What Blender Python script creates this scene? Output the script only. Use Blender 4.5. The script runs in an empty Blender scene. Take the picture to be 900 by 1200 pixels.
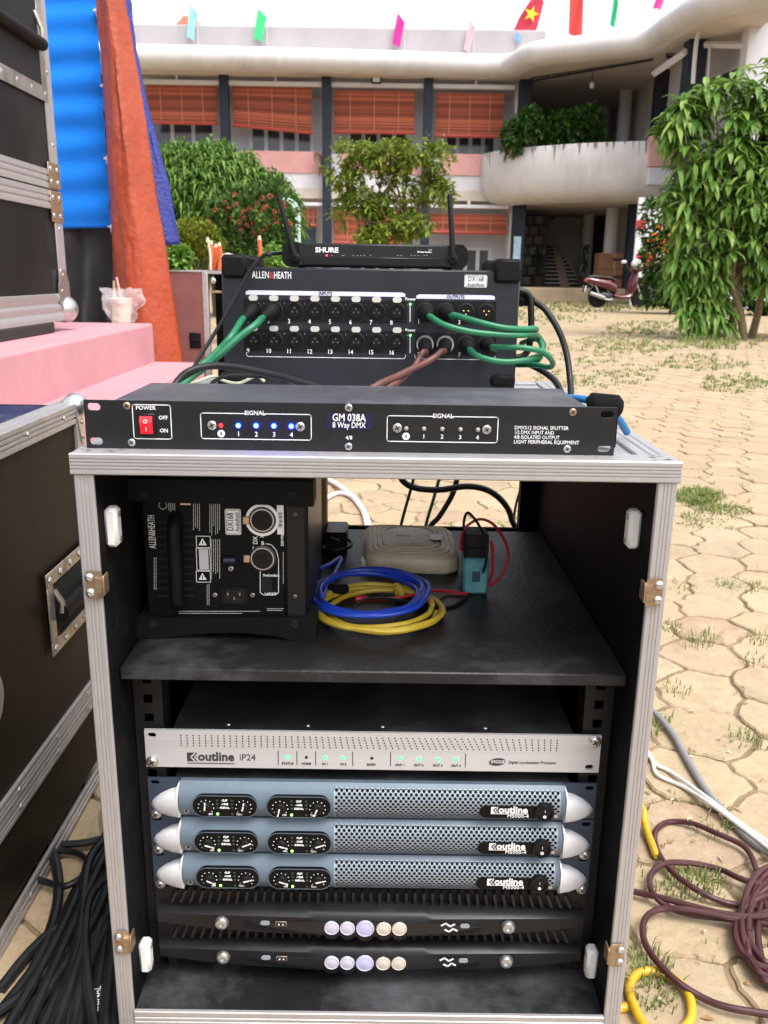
import bpy, bmesh, math, random
from mathutils import Vector, Matrix
R = math.radians
rnd = random.Random(11)
S = bpy.context.scene
COL = S.collection

# ---------------------------------------------------------------- camera, sky, sun, exposure
F, PITCH, ROLL, YAW = 1012.2, 0.2682, 0.0151, 0.0027
CAM = Vector((0.0058, -0.7552, 0.8119))
fw = Vector((math.sin(YAW)*math.cos(PITCH), math.cos(YAW)*math.cos(PITCH), -math.sin(PITCH)))
_r = Vector((math.cos(YAW), -math.sin(YAW), 0)); _u = _r.cross(fw)
CR = math.cos(ROLL)*_r + math.sin(ROLL)*_u
CU = -math.sin(ROLL)*_r + math.cos(ROLL)*_u
cd = bpy.data.cameras.new('camera'); cam = bpy.data.objects.new('camera', cd); COL.objects.link(cam)
m = Matrix((CR, CU, -fw)).transposed().to_4x4(); m.translation = CAM; cam.matrix_world = m
cd.sensor_fit = 'VERTICAL'; cd.sensor_height = 36; cd.sensor_width = 27; cd.lens = F/1200*36
cd.clip_start = .02; cd.clip_end = 2000
cd.dof.use_dof = True; cd.dof.focus_distance = 0.95; cd.dof.aperture_fstop = 17
S.camera = cam
S.render.engine = 'CYCLES'
S.view_settings.view_transform = 'Standard'; S.view_settings.look = 'None'; S.view_settings.gamma = 1
S.view_settings.use_curve_mapping = False
S.view_settings.exposure = 1.30
SUN_EL, SUN_AZ = 62, 140      # degrees; azimuth clockwise from +Y
w = bpy.data.worlds.new('World'); S.world = w; w.use_nodes = True
nt = w.node_tree; nt.nodes.clear()
sk = nt.nodes.new('ShaderNodeTexSky'); sk.sky_type = 'NISHITA'; sk.sun_disc = False
sk.sun_elevation = R(SUN_EL); sk.sun_rotation = R(SUN_AZ); sk.dust_density = 5; sk.air_density = 1.2
hs = nt.nodes.new('ShaderNodeHueSaturation'); hs.inputs['Saturation'].default_value = .30
bg = nt.nodes.new('ShaderNodeBackground'); bg.inputs['Strength'].default_value = .15
wo = nt.nodes.new('ShaderNodeOutputWorld')
nt.links.new(sk.outputs[0], hs.inputs['Color']); nt.links.new(hs.outputs[0], bg.inputs[0]); nt.links.new(bg.outputs[0], wo.inputs[0])
sl = bpy.data.lights.new('sun', 'SUN'); sl.energy = 0.6; sl.angle = R(20); sl.color = (1, .98, .95)
so = bpy.data.objects.new('sun', sl); COL.objects.link(so)
sd = Vector((math.sin(R(SUN_AZ))*math.cos(R(SUN_EL)), math.cos(R(SUN_AZ))*math.cos(R(SUN_EL)), math.sin(R(SUN_EL))))
so.rotation_euler = sd.to_track_quat('Z', 'Y').to_euler()

def at(u, v, x=None, y=None, z=None):
    """world point on the ray through photograph pixel (u, v) at one known coordinate"""
    d = fw*F + CR*(u-450) - CU*(v-600)
    t = (x-CAM.x)/d.x if x is not None else (y-CAM.y)/d.y if y is not None else (z-CAM.z)/d.z
    return CAM + d*t
def proj(P):
    d = P - CAM; q = d.dot(fw)
    return 450+F*d.dot(CR)/q, 600-F*d.dot(CU)/q, q

# ---------------------------------------------------------------- materials
MATS = {}
def mat(name, col, rough=.5, metal=0, var=0, scale=30, bump=0, bscale=None, spec=.5, dirt=None, dirt_amt=.5, emit=0, trans=0, coat=0, island=0, stretch=None, alpha=1, sheen=0, dirt_lo=.5):
    if name in MATS: return MATS[name]
    m = bpy.data.materials.new(name); m.use_nodes = True; MATS[name] = m
    n = m.node_tree.nodes; l = m.node_tree.links; b = n['Principled BSDF']
    c4 = (*col, 1)
    b.inputs['Base Color'].default_value = c4; b.inputs['Roughness'].default_value = rough; b.inputs['Metallic'].default_value = metal
    b.inputs['Specular IOR Level'].default_value = spec
    if coat: b.inputs['Coat Weight'].default_value = coat
    if sheen: b.inputs['Sheen Weight'].default_value = sheen
    if trans: b.inputs['Transmission Weight'].default_value = trans
    if alpha < 1: b.inputs['Alpha'].default_value = alpha
    if emit:
        b.inputs['Emission Color'].default_value = c4; b.inputs['Emission Strength'].default_value = emit
    tc = n.new('ShaderNodeTexCoord'); src = tc.outputs['Object']
    if stretch:
        mp = n.new('ShaderNodeMapping'); mp.inputs['Scale'].default_value = stretch; l.new(src, mp.inputs[0]); src = mp.outputs[0]
    out = None
    if var or island:
        mix = n.new('ShaderNodeMix'); mix.data_type = 'RGBA'
        mix.inputs[6].default_value = (*[max(0, c*(1-max(var, island))) for c in col], 1)
        mix.inputs[7].default_value = (*[min(1, c*(1+max(var, island))) for c in col], 1)
        if island:
            g = n.new('ShaderNodeNewGeometry'); l.new(g.outputs['Random Per Island'], mix.inputs[0])
        else:
            nz = n.new('ShaderNodeTexNoise'); nz.inputs['Scale'].default_value = scale; nz.inputs['Detail'].default_value = 6; nz.inputs['Roughness'].default_value = .65
            l.new(src, nz.inputs['Vector'])
            rp = n.new('ShaderNodeValToRGB'); rp.color_ramp.elements[0].position = .3; rp.color_ramp.elements[1].position = .7
            l.new(nz.outputs[0], rp.inputs[0]); l.new(rp.outputs[0], mix.inputs[0])
        out = mix.outputs[2]
    if dirt:
        n2 = n.new('ShaderNodeTexNoise'); n2.inputs['Scale'].default_value = scale*.37; n2.inputs['Detail'].default_value = 9; n2.inputs['Roughness'].default_value = .7
        l.new(src, n2.inputs['Vector'])
        r2 = n.new('ShaderNodeValToRGB'); r2.color_ramp.elements[0].position = dirt_lo; r2.color_ramp.elements[1].position = dirt_lo+.22
        r2.color_ramp.elements[1].color = (dirt_amt,)*3+(1,)
        l.new(n2.outputs[0], r2.inputs[0])
        mx = n.new('ShaderNodeMix'); mx.data_type = 'RGBA'; l.new(r2.outputs[0], mx.inputs[0])
        if out: l.new(out, mx.inputs[6])
        else: mx.inputs[6].default_value = c4
        mx.inputs[7].default_value = (*dirt, 1); out = mx.outputs[2]
        ad = n.new('ShaderNodeMath'); ad.operation = 'MULTIPLY_ADD'; ad.inputs[1].default_value = .35; ad.inputs[2].default_value = rough; ad.use_clamp = True
        l.new(r2.outputs[0], ad.inputs[0]); l.new(ad.outputs[0], b.inputs['Roughness'])
    if out: l.new(out, b.inputs['Base Color'])
    if bump:
        nb = n.new('ShaderNodeTexNoise'); nb.inputs['Scale'].default_value = bscale or scale*3; nb.inputs['Detail'].default_value = 5; l.new(src, nb.inputs['Vector'])
        bp = n.new('ShaderNodeBump'); bp.inputs['Strength'].default_value = bump; bp.inputs['Distance'].default_value = .01
        l.new(nb.outputs[0], bp.inputs['Height']); l.new(bp.outputs[0], b.inputs['Normal'])
    return m

def leaf_mat(name, a, b_, c, rough=.45, tl=.3):
    m = bpy.data.materials.new(name); m.use_nodes = True; n = m.node_tree.nodes; l = m.node_tree.links
    p = n['Principled BSDF']; g = n.new('ShaderNodeNewGeometry'); oi = n.new('ShaderNodeObjectInfo')
    ad = n.new('ShaderNodeMath'); ad.operation = 'ADD'; l.new(g.outputs['Random Per Island'], ad.inputs[0]); l.new(oi.outputs['Random'], ad.inputs[1])
    fr = n.new('ShaderNodeMath'); fr.operation = 'FRACT'; l.new(ad.outputs[0], fr.inputs[0])
    r = n.new('ShaderNodeValToRGB'); e = r.color_ramp.elements; e[0].color = (*a, 1); e[1].color = (*c, 1)
    k = e.new(.55); k.color = (*b_, 1)
    l.new(fr.outputs[0], r.inputs[0]); l.new(r.outputs[0], p.inputs['Base Color']); p.inputs['Roughness'].default_value = rough; p.inputs['Specular IOR Level'].default_value = .22
    t = n.new('ShaderNodeBsdfTranslucent'); l.new(r.outputs[0], t.inputs[0])
    mx = n.new('ShaderNodeMixShader'); mx.inputs[0].default_value = tl
    l.new(p.outputs[0], mx.inputs[1]); l.new(t.outputs[0], mx.inputs[2]); l.new(mx.outputs[0], n['Material Output'].inputs[0])
    MATS[name] = m; return m

BLACK = mat('black powder coat', (.009, .009, .0105), .42, spec=.35, var=.35, scale=60, bump=.05, bscale=900)
BLACKD = mat('dusty black panel', (.018, .018, .0205), .45, spec=.4, var=.3, scale=26, dirt=(.13, .125, .125), dirt_amt=.32, bump=.06, bscale=500)
BOARD = mat('worn black board', (.0042, .0042, .0048), .7, spec=.08, var=.3, scale=14, dirt=(.07, .068, .072), dirt_amt=.16, bump=.10, bscale=200, dirt_lo=.50)
SHELF = mat('dusty shelf board', (.010, .010, .0115), .46, spec=.4, var=.4, scale=9, dirt=(.16, .16, .175), dirt_amt=.5, bump=.12, bscale=180, dirt_lo=.46)
PLAST = mat('black plastic', (.006, .006, .007), .36, spec=.24, var=.2, scale=40)
RUBBER = mat('black rubber', (.0055, .0055, .0062), .6, spec=.15, bump=.1, bscale=600)
CABLE = mat('black cable jacket', (.007, .007, .0078), .45, spec=.35, var=.3, scale=25, dirt=(.09, .08, .065), dirt_amt=.18)
HOLE = mat('dark hole', (.004, .004, .004), .8)
ALU = mat('extruded aluminium', (.43, .415, .42), .42, .5, var=.05, scale=60, dirt=(.34, .31, .29), dirt_amt=.4, dirt_lo=.52)
ALUD = mat('weathered aluminium', (.48, .46, .46), .42, .7, var=.1, scale=30, dirt=(.20, .17, .15), dirt_amt=.45, dirt_lo=.54)
STEEL = mat('zinc steel', (.55, .55, .56), .3, .9, var=.15, scale=80)
BRASS = mat('tarnished plated steel', (.42, .31, .2), .38, .8, var=.3, scale=90, dirt=(.12, .07, .04), dirt_amt=.7)
WHITEP = mat('white plastic', (.72, .72, .7), .4, var=.06, scale=60, dirt=(.3, .28, .25), dirt_amt=.35, dirt_lo=.55)
INK = mat('white silk-screen ink', (.78, .78, .78), .6)
INKK = mat('black ink', (.015, .015, .018), .6)
INKR = mat('red ink', (.5, .02, .03), .6)

# ---------------------------------------------------------------- geometry helpers
class MB:
    def __init__(s): s.v = []; s.f = []; s.mi = []; s.mats = []
    def slot(s, m):
        if m not in s.mats: s.mats.append(m)
        return s.mats.index(m)
    def add(s, vs, fs, m=None):
        o = len(s.v); s.v.extend(Vector(p) for p in vs); k = s.slot(m) if m else 0
        s.f.extend([i+o for i in f] for f in fs); s.mi.extend([k]*len(fs)); return s
    def box(s, x0, x1, y0, y1, z0, z1, b=0, m=None, M=None):
        if x0 > x1: x0, x1 = x1, x0
        if y0 > y1: y0, y1 = y1, y0
        if z0 > z1: z0, z1 = z1, z0
        b = min(b, (x1-x0)*.49, (y1-y0)*.49, (z1-z0)*.49)
        if b <= 0:
            vs = [(x, y, z) for x in (x0, x1) for y in (y0, y1) for z in (z0, z1)]
            fs = [(0, 1, 3, 2), (4, 6, 7, 5), (0, 4, 5, 1), (2, 3, 7, 6), (0, 2, 6, 4), (1, 5, 7, 3)]
        else:
            vs = []; idx = {}
            for i, x in enumerate((x0, x1)):
                for j, y in enumerate((y0, y1)):
                    for k, z in enumerate((z0, z1)):
                        sx, sy, sz = (1-2*i)*b, (1-2*j)*b, (1-2*k)*b
                        for a, p in enumerate(((x, y+sy, z+sz), (x+sx, y, z+sz), (x+sx, y+sy, z))):
                            idx[i, j, k, a] = len(vs); vs.append(p)
            fs = []
            for i in (0, 1):
                q = [idx[i, 0, 0, 0], idx[i, 1, 0, 0], idx[i, 1, 1, 0], idx[i, 0, 1, 0]]; fs.append(q if i else q[::-1])
                q = [idx[0, i, 0, 1], idx[0, i, 1, 1], idx[1, i, 1, 1], idx[1, i, 0, 1]]; fs.append(q if i else q[::-1])
                q = [idx[0, 0, i, 2], idx[1, 0, i, 2], idx[1, 1, i, 2], idx[0, 1, i, 2]]; fs.append(q if i else q[::-1])
            for i in (0, 1):
                for j in (0, 1):
                    q = [idx[i, j, 0, 0], idx[i, j, 1, 0], idx[i, j, 1, 1], idx[i, j, 0, 1]]; fs.append(q if i == j else q[::-1])
                    q = [idx[i, 0, j, 2], idx[i, 1, j, 2], idx[i, 1, j, 0], idx[i, 0, j, 0]]; fs.append(q if i == j else q[::-1])
                    q = [idx[0, i, j, 1], idx[1, i, j, 1], idx[1, i, j, 2], idx[0, i, j, 2]]; fs.append(q if i == j else q[::-1])
                    for k in (0, 1):
                        q = [idx[i, j, k, 0], idx[i, j, k, 1], idx[i, j, k, 2]]; fs.append(q if (i+j+k) % 2 else q[::-1])
        if M is not None: vs = [M @ Vector(p) for p in vs]
        return s.add(vs, fs, m)
    def prism(s, poly, a, b, axis='y', m=None, M=None):
        """polygon in the other two axes (x,z for y; y,z for x; x,y for z), extruded from a to b"""
        def P(p, t):
            q = Vector((p[0], t, p[1]) if axis == 'y' else (t, p[0], p[1]) if axis == 'x' else (p[0], p[1], t))
            return M @ q if M is not None else q
        n = len(poly); vs = [P(p, a) for p in poly]+[P(p, b) for p in poly]
        fs = [list(range(n)), list(range(2*n-1, n-1, -1))]+[(i, i+n, (i+1) % n+n, (i+1) % n) for i in range(n)]
        return s.add(vs, fs, m)
    def tube(s, path, r, n=8, m=None, closed=False, cap=True, flat=1):
        path = [Vector(p) for p in path]; N = len(path)
        if N < 2: return s
        rs = r if isinstance(r, (list, tuple)) else [r]*N
        T = []
        for i in range(N):
            a = path[(i-1) % N] if closed else path[max(0, i-1)]; c = path[(i+1) % N] if closed else path[min(N-1, i+1)]
            t = c-a; T.append(t.normalized() if t.length > 1e-9 else Vector((0, 0, 1)))
        up = Vector((0, 0, 1)) if abs(T[0].z) < .9 else Vector((0, 1, 0))
        nrm = (up-T[0]*up.dot(T[0])).normalized()
        vs = []
        for i in range(N):
            nrm = nrm-T[i]*nrm.dot(T[i]); nrm = nrm.normalized() if nrm.length > 1e-6 else T[i].orthogonal().normalized()
            bi = T[i].cross(nrm)
            for k in range(n):
                a = 2*math.pi*k/n; vs.append(path[i]+(nrm*math.cos(a)*flat+bi*math.sin(a))*rs[i])
        fs = []
        for i in range(N if closed else N-1):
            j = (i+1) % N
            for k in range(n):
                k2 = (k+1) % n; fs.append((i*n+k, i*n+k2, j*n+k2, j*n+k))
        if cap and not closed: fs += [list(range(n))[::-1], list(range((N-1)*n, N*n))]
        return s.add(vs, fs, m)
    def cyl(s, p0, p1, r0, r1=None, n=16, m=None): return s.tube([p0, p1], [r0, r0 if r1 is None else r1], n, m)
    def lathe(s, prof, n=20, M=None, m=None):
        """prof: (r, h) along local z; M places it"""
        M = M or Matrix(); vs = []; fs = []
        for r, h in prof:
            for k in range(n): a = 2*math.pi*k/n; vs.append(M @ Vector((r*math.cos(a), r*math.sin(a), h)))
        for i in range(len(prof)-1):
            for k in range(n): k2 = (k+1) % n; fs.append((i*n+k, i*n+k2, (i+1)*n+k2, (i+1)*n+k))
        fs += [list(range(n))[::-1], list(range((len(prof)-1)*n, len(prof)*n))]
        return s.add(vs, fs, m)
    def ball(s, c, r, sx=1, sy=1, sz=1, n=14, k=8, m=None):
        M = Matrix.Translation(c) @ Matrix.Diagonal((sx, sy, sz, 1))
        return s.lathe([(max(1e-5, r*math.sin(math.pi*i/k)), -r*math.cos(math.pi*i/k)) for i in range(k+1)], n, M, m)
    def text(s, body, size, x, y, z, rot=None, m=None, align='CENTER', sx=1, bold=0, depth=.0002, fit=0):
        """upright lettering facing -y; rot turns it in its own plane (radians)"""
        c = bpy.data.curves.new('t', 'FONT'); c.body = body; c.size = size; c.align_x = align; c.align_y = 'CENTER'
        c.resolution_u = 2; c.extrude = depth; c.offset = bold
        o = bpy.data.objects.new('t', c); me = bpy.data.meshes.new_from_object(o)
        if fit: xs = [v.co.x for v in me.vertices]; sx = fit/max(1e-6, max(xs)-min(xs))
        M = Matrix.Translation((x, y, z)) @ Matrix.Rotation(math.pi/2, 4, 'X') @ Matrix.Rotation(rot or 0, 4, 'Z') @ Matrix.Diagonal((sx, 1, 1, 1))
        s.add([M @ v.co for v in me.vertices], [list(p.vertices) for p in me.polygons], m)
        bpy.data.objects.remove(o); bpy.data.curves.remove(c); bpy.data.meshes.remove(me); return s
    def line(s, pts, wd, y, m=None, closed=False, d=.0003):
        """printed line of width wd in the xz plane at depth y"""
        n = len(pts)
        for i in range(n if closed else n-1):
            a = Vector(pts[i]); b = Vector(pts[(i+1) % n]); t = (b-a)
            if t.length < 1e-9: continue
            t.normalize(); q = Vector((-t.y, t.x))*wd/2; a = a-t*wd*.3; b = b+t*wd*.3
            P = [a+q, b+q, b-q, a-q]; s.add([(p.x, y, p.y) for p in P]+[(p.x, y+d, p.y) for p in P],
                [(0, 1, 2, 3), (0, 4, 5, 1), (1, 5, 6, 2), (2, 6, 7, 3), (3, 7, 4, 0)], m)
        return s
    def mesh(s, name, mt=None, org=Vector((0, 0, 0)), smooth=38):
        me = bpy.data.meshes.new(name); me.from_pydata([v-org for v in s.v], [], s.f)
        for k in (s.mats or [mt]): me.materials.append(k or mt)
        if len(s.mats) > 1: me.polygons.foreach_set('material_index', s.mi)
        bm = bmesh.new(); bm.from_mesh(me); bmesh.ops.recalc_face_normals(bm, faces=bm.faces[:]) if len(s.f) < 20000 else None; bm.to_mesh(me); bm.free()
        if smooth:
            me.polygons.foreach_set('use_smooth', [True]*len(me.polygons)); me.set_sharp_from_angle(angle=R(smooth))
        me.update(); return me
    def build(s, name, mt=None, parent=None, smooth=38, org=None):
        """link as ONE object; vertices are given in world space"""
        if org is None: org = wloc(parent) if parent else Vector((0, 0, 0))
        me = s.mesh(name, mt, org, smooth)
        return link(name, me, parent, None if parent else org)
def wloc(o):
    v = Vector(o.location)
    while o.parent: o = o.parent; v = v+o.location
    return v
def link(name, me, parent=None, loc=None):
    o = bpy.data.objects.new(name, me); COL.objects.link(o); o.parent = parent
    if loc is not None: o.location = loc
    return o
def tag(o, label=None, cat=None, group=None, kind=None):
    if label: o['label'] = label
    if cat: o['category'] = cat
    if group: o['group'] = group
    if kind: o['kind'] = kind
    return o
def thing(name, loc, label, cat, group=None):
    o = bpy.data.objects.new(name, None); COL.objects.link(o); o.location = loc; o.empty_display_size = .05
    return tag(o, label, cat, group)
def tag1(mb, name, mt, label, cat, org, group=None, smooth=38):
    return tag(mb.build(name, mt, None, smooth, Vector(org)), label, cat, group)
def cat_(pts, n=8, closed=False):
    P = [Vector(p) for p in pts]; N = len(P); out = []
    for i in range(N if closed else N-1):
        p0 = P[(i-1) % N] if closed or i > 0 else P[0]*2-P[1]; p1 = P[i]; p2 = P[(i+1) % N]
        p3 = P[(i+2) % N] if closed or i+2 < N else P[-1]*2-P[-2]
        for k in range(n):
            t = k/n; out.append(.5*((2*p1)+(p2-p0)*t+(2*p0-5*p1+4*p2-p3)*t*t+(3*p1-p0-3*p2+p3)*t**3))
    if not closed: out.append(P[-1])
    return out
def rrect(x0, x1, z0, z1, r, n=4):
    r = min(r, (x1-x0)/2, (z1-z0)/2); out = []
    for cx, cz, a in ((x1-r, z1-r, 0), (x0+r, z1-r, 90), (x0+r, z0+r, 180), (x1-r, z0+r, 270)):
        for k in range(n+1): t = R(a+90*k/n); out.append((cx+r*math.cos(t), cz+r*math.sin(t)))
    return out
FRONT = Matrix.Rotation(math.pi/2, 4, 'X')      # local +z -> world -y
def fmat(x, y, z): return Matrix.Translation((x, y, z)) @ FRONT
def ribbed(w_, d, n=4, g=.0012):
    """cross-section (across, out) of a grooved aluminium strip, w_ wide, d thick"""
    p = [(-w_/2, 0), (-w_/2, d-.001), (-w_/2+.001, d)]; st = (w_-.004)/n
    for i in range(1, n):
        c = -w_/2+.002+st*i; p += [(c-st*.26, d), (c-st*.10, d-g), (c+st*.10, d-g), (c+st*.26, d)]
    return p+[(w_/2-.001, d), (w_/2, d-.001), (w_/2, 0)]
def xz(u, v, y): p = at(u, v, y=y); return p.x, p.z

from mathutils import noise
# ================================================================ GROUND
SOIL = mat('sandy soil', (.215, .155, .090), .95, var=.35, scale=9, bump=.3, bscale=60, dirt=(.24, .17, .09), dirt_amt=.6)
q = MB(); q.add([(-400, -40, -.0052), (400, -40, -.0052), (400, 900, -.0052), (-400, 900, -.0052)], [(0, 1, 2, 3)])
tag(q.build('ground', SOIL), 'sandy soil under the paving, showing in the joints', kind='structure')
pm = mat('sandy concrete paver', (.46, .335, .165), .85)
n = pm.node_tree.nodes; l = pm.node_tree.links; bs = n['Principled BSDF']
ge = n.new('ShaderNodeNewGeometry'); oi = n.new('ShaderNodeObjectInfo'); ad = n.new('ShaderNodeMath'); ad.operation = 'ADD'; l.new(ge.outputs['Random Per Island'], ad.inputs[0]); l.new(oi.outputs['Random'], ad.inputs[1])
fr = n.new('ShaderNodeMath'); fr.operation = 'FRACT'; l.new(ad.outputs[0], fr.inputs[0])
cr = n.new('ShaderNodeValToRGB'); e = cr.color_ramp.elements; e[0].color = (.30, .225, .138, 1); e[1].color = (.38, .30, .192, 1)
for p_, c_ in ((.25, (.36, .275, .168)), (.5, (.325, .248, .158)), (.72, (.385, .298, .182)), (.88, (.315, .215, .142))): k = e.new(p_); k.color = (*c_, 1)
l.new(fr.outputs[0], cr.inputs[0])
gp = ge.outputs['Position']
def nz(sc, det, lo, hi):
    a = n.new('ShaderNodeTexNoise'); a.inputs['Scale'].default_value = sc; a.inputs['Detail'].default_value = det; a.inputs['Roughness'].default_value = .68; l.new(gp, a.inputs['Vector'])
    r_ = n.new('ShaderNodeValToRGB'); r_.color_ramp.elements[0].position = lo; r_.color_ramp.elements[1].position = hi; l.new(a.outputs[0], r_.inputs[0]); return r_.outputs[0]
def mixc(fac, a, col, amt, blend='MIX'):
    mx = n.new('ShaderNodeMix'); mx.data_type = 'RGBA'; mx.blend_type = blend; mu = n.new('ShaderNodeMath'); mu.operation = 'MULTIPLY'; mu.inputs[1].default_value = amt; l.new(fac, mu.inputs[0]); l.new(mu.outputs[0], mx.inputs[0]); l.new(a, mx.inputs[6]); mx.inputs[7].default_value = (*col, 1); return mx.outputs[2]
c_ = mixc(nz(.9, 6, .48, .68), cr.outputs[0], (.36, .225, .13), .6); c_ = mixc(nz(14, 9, .50, .72), c_, (.21, .145, .085), .62); c_ = mixc(nz(70, 6, .5, .75), c_, (.50, .41, .28), .5); c_ = mixc(nz(4, 8, .56, .74), c_, (.50, .40, .26), .65); c_ = mixc(nz(2.1, 9, .58, .70), c_, (.20, .145, .085), .6); c_ = mixc(nz(160, 4, .60, .72), c_, (.12, .085, .05), .6)
l.new(c_, bs.inputs['Base Color'])
bn = n.new('ShaderNodeTexNoise'); bn.inputs['Scale'].default_value = 90; bn.inputs['Detail'].default_value = 8; l.new(gp, bn.inputs['Vector'])
bp = n.new('ShaderNodeBump'); bp.inputs['Strength'].default_value = .35; bp.inputs['Distance'].default_value = .006; l.new(bn.outputs[0], bp.inputs['Height']); l.new(bp.outputs[0], bs.inputs['Normal'])
# irregular hexagonal pavers on a jittered lattice
pav = bpy.data.objects.new('paving', None); COL.objects.link(pav); tag(pav, 'courtyard paving of worn sandy hexagonal pavers with weedy joints', kind='structure')
RS = .100; cells = []; LATT = []
def hsh(k, s): return random.Random(hash((k, s)) & 0xffffffff)
def vkey(x, y): return (round(x/RS*4), round(y/RS*4))
_vc = {}
def vpos(x, y):
    k = vkey(x, y)
    if k not in _vc: g = random.Random(k[0]*73856093 ^ k[1]*19349663); _vc[k] = (x+g.uniform(-.18, .18)*RS, y+g.uniform(-.18, .18)*RS)
    return _vc[k]
_ec = {}
def emid(a, b):
    k = (min(a, b), max(a, b))
    if k not in _ec:
        g = random.Random(int(k[0][0]*9176+k[0][1]*6361+k[1][0]*31337+k[1][1]*911)); A, B = _vc[k[0]], _vc[k[1]]; dx, dy = B[0]-A[0], B[1]-A[1]; s1, s2 = g.uniform(-.10, .10), g.uniform(-.10, .10)
        _ec[k] = ((A[0]+dx*.33-dy*s1, A[1]+dy*.33+dx*s1), (A[0]+dx*.67-dy*s2, A[1]+dy*.67+dx*s2))
    m = _ec[k]; return m if a <= b else m[::-1]
YMAX = 17; rot = R(8)
for iy in range(-60, 220):
    for ix in range(-120, 140):
        gx = (ix+.5*(iy % 2))*RS*math.sqrt(3); gy = iy*RS*1.5
        x = gx*math.cos(rot)-gy*math.sin(rot); y = gx*math.sin(rot)+gy*math.cos(rot)
        if y < -.55 or y > YMAX: continue
        d = y+.76
        if abs(x) > .56*d+1.3: continue
        if x < -1.0 and .9 < y < 3.4: continue
        cells.append((x, y, gx, gy))
def paver_geo(gx, gy, simple, fine=False):
    ks = []
    for k in range(6):
        a = R(30+60*k); px, py = gx+RS*math.cos(a), gy+RS*math.sin(a); vpos(px, py); ks.append(vkey(px, py))
    ring = []
    for k in range(6):
        a, b = ks[k], ks[(k+1) % 6]; ring.append(_vc[a])
        if not simple:
            e_ = [_vc[a]]+list(emid(a, b))+[_vc[b]]
            if fine:
                gj = random.Random(min(a, b)[0]*77+max(a, b)[1]*13+max(a, b)[0]); o2 = []
                for i_ in range(3):
                    A_, B_ = e_[i_], e_[i_+1]
                    if i_: o2.append(A_)
                    for f_ in (.33, .67): o2.append((A_[0]+(B_[0]-A_[0])*f_+gj.uniform(-.0018, .0018), A_[1]+(B_[1]-A_[1])*f_+gj.uniform(-.0018, .0018)))
                ring += o2
            else: ring += e_[1:3]
    cx = sum(p[0] for p in ring)/len(ring); cy = sum(p[1] for p in ring)/len(ring)
    g = random.Random(ks[0][0]*131+ks[0][1]*7); out = []
    wk = g.uniform(.93, .965); tilt = (g.uniform(-.02, .02), g.uniform(-.02, .02)); lift = g.uniform(-.002, .002)
    rings = []
    for sc_, z in ((wk, -.015), (wk, -.003), (wk-.035, .0005)):
        rr = []
        for px, py in ring:
            lx, ly = cx+(px-cx)*sc_, cy+(py-cy)*sc_; X = lx*math.cos(rot)-ly*math.sin(rot); Y = lx*math.sin(rot)+ly*math.cos(rot)
            rr.append((X, Y, z if z < -.01 else z+lift+tilt[0]*(lx-cx)+tilt[1]*(ly-cy)))
        rings.append(rr)
    n_ = len(ring); vs = rings[0]+rings[1]+rings[2] if not simple else rings[1]+rings[2]; nr = 3 if not simple else 2
    fs = [(k*n_+i, k*n_+(i+1) % n_, (k+1)*n_+(i+1) % n_, (k+1)*n_+i) for k in range(nr-1) for i in range(n_)]+[tuple(range((nr-1)*n_, nr*n_))]
    return vs, fs
scored = []
for i, (x, y, gx, gy) in enumerate(cells):
    u, v, dpt = proj(Vector((x, y, 0)))
    vis = dpt > .1 and -40 < u < 940 and v < 1230
    if vis and 84 < u < 770 and v > 610: vis = False                 # behind the rack
    if vis and u < 235 and v > 380 and not (u > 60 and v > 900): vis = False    # behind the stage and the brown case
    if vis and 190 < u < 640 and v < 545: vis = False
    scored.append((dpt if vis else 1e9, i))
near = {i for d_, i in sorted(scored)[:300] if d_ < 1e8}
q = MB()
for i, (x, y, gx, gy) in enumerate(cells):
    vs, fs = paver_geo(gx, gy, y > 9 and i not in near, y < 3.2)
    if i in near:
        p = MB(); p.add(vs, fs, pm); o_ = Vector((x, y, 0)); me = bpy.data.meshes.new('paver'); me.from_pydata([Vector(v)-o_ for v in vs], [], fs); me.materials.append(pm); link('paver', me, pav, o_)
    else: q.add(vs, fs)
f_ = bpy.data.meshes.new('paver_field'); f_.from_pydata(q.v, [], q.f); f_.materials.append(pm); link('paver_field', f_, pav)['kind'] = 'stuff'
# farther paving: one sheet whose material carries the joints
fm = mat('distant pavers', (.43, .315, .16), .9); n2 = fm.node_tree.nodes; l2 = fm.node_tree.links
vo = n2.new('ShaderNodeTexVoronoi'); vo.feature = 'DISTANCE_TO_EDGE'; vo.inputs['Scale'].default_value = 4.6; g2 = n2.new('ShaderNodeNewGeometry'); l2.new(g2.outputs['Position'], vo.inputs['Vector'])
rr_ = n2.new('ShaderNodeValToRGB'); rr_.color_ramp.elements[0].color = (.22, .165, .095, 1); rr_.color_ramp.elements[0].position = .02; rr_.color_ramp.elements[1].color = (.36, .272, .155, 1); rr_.color_ramp.elements[1].position = .08; l2.new(vo.outputs['Distance'], rr_.inputs[0])
nn = n2.new('ShaderNodeTexNoise'); nn.inputs['Scale'].default_value = .8; nn.inputs['Detail'].default_value = 8; l2.new(g2.outputs['Position'], nn.inputs['Vector'])
r3_ = n2.new('ShaderNodeValToRGB'); r3_.color_ramp.elements[0].position = .48; r3_.color_ramp.elements[1].position = .72; l2.new(nn.outputs[0], r3_.inputs[0])
mx_ = n2.new('ShaderNodeMix'); mx_.data_type = 'RGBA'; l2.new(r3_.outputs[0], mx_.inputs[0]); l2.new(rr_.outputs[0], mx_.inputs[6]); mx_.inputs[7].default_value = (.27, .215, .12, 1); l2.new(mx_.outputs[2], n2['Principled BSDF'].inputs['Base Color'])
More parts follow.
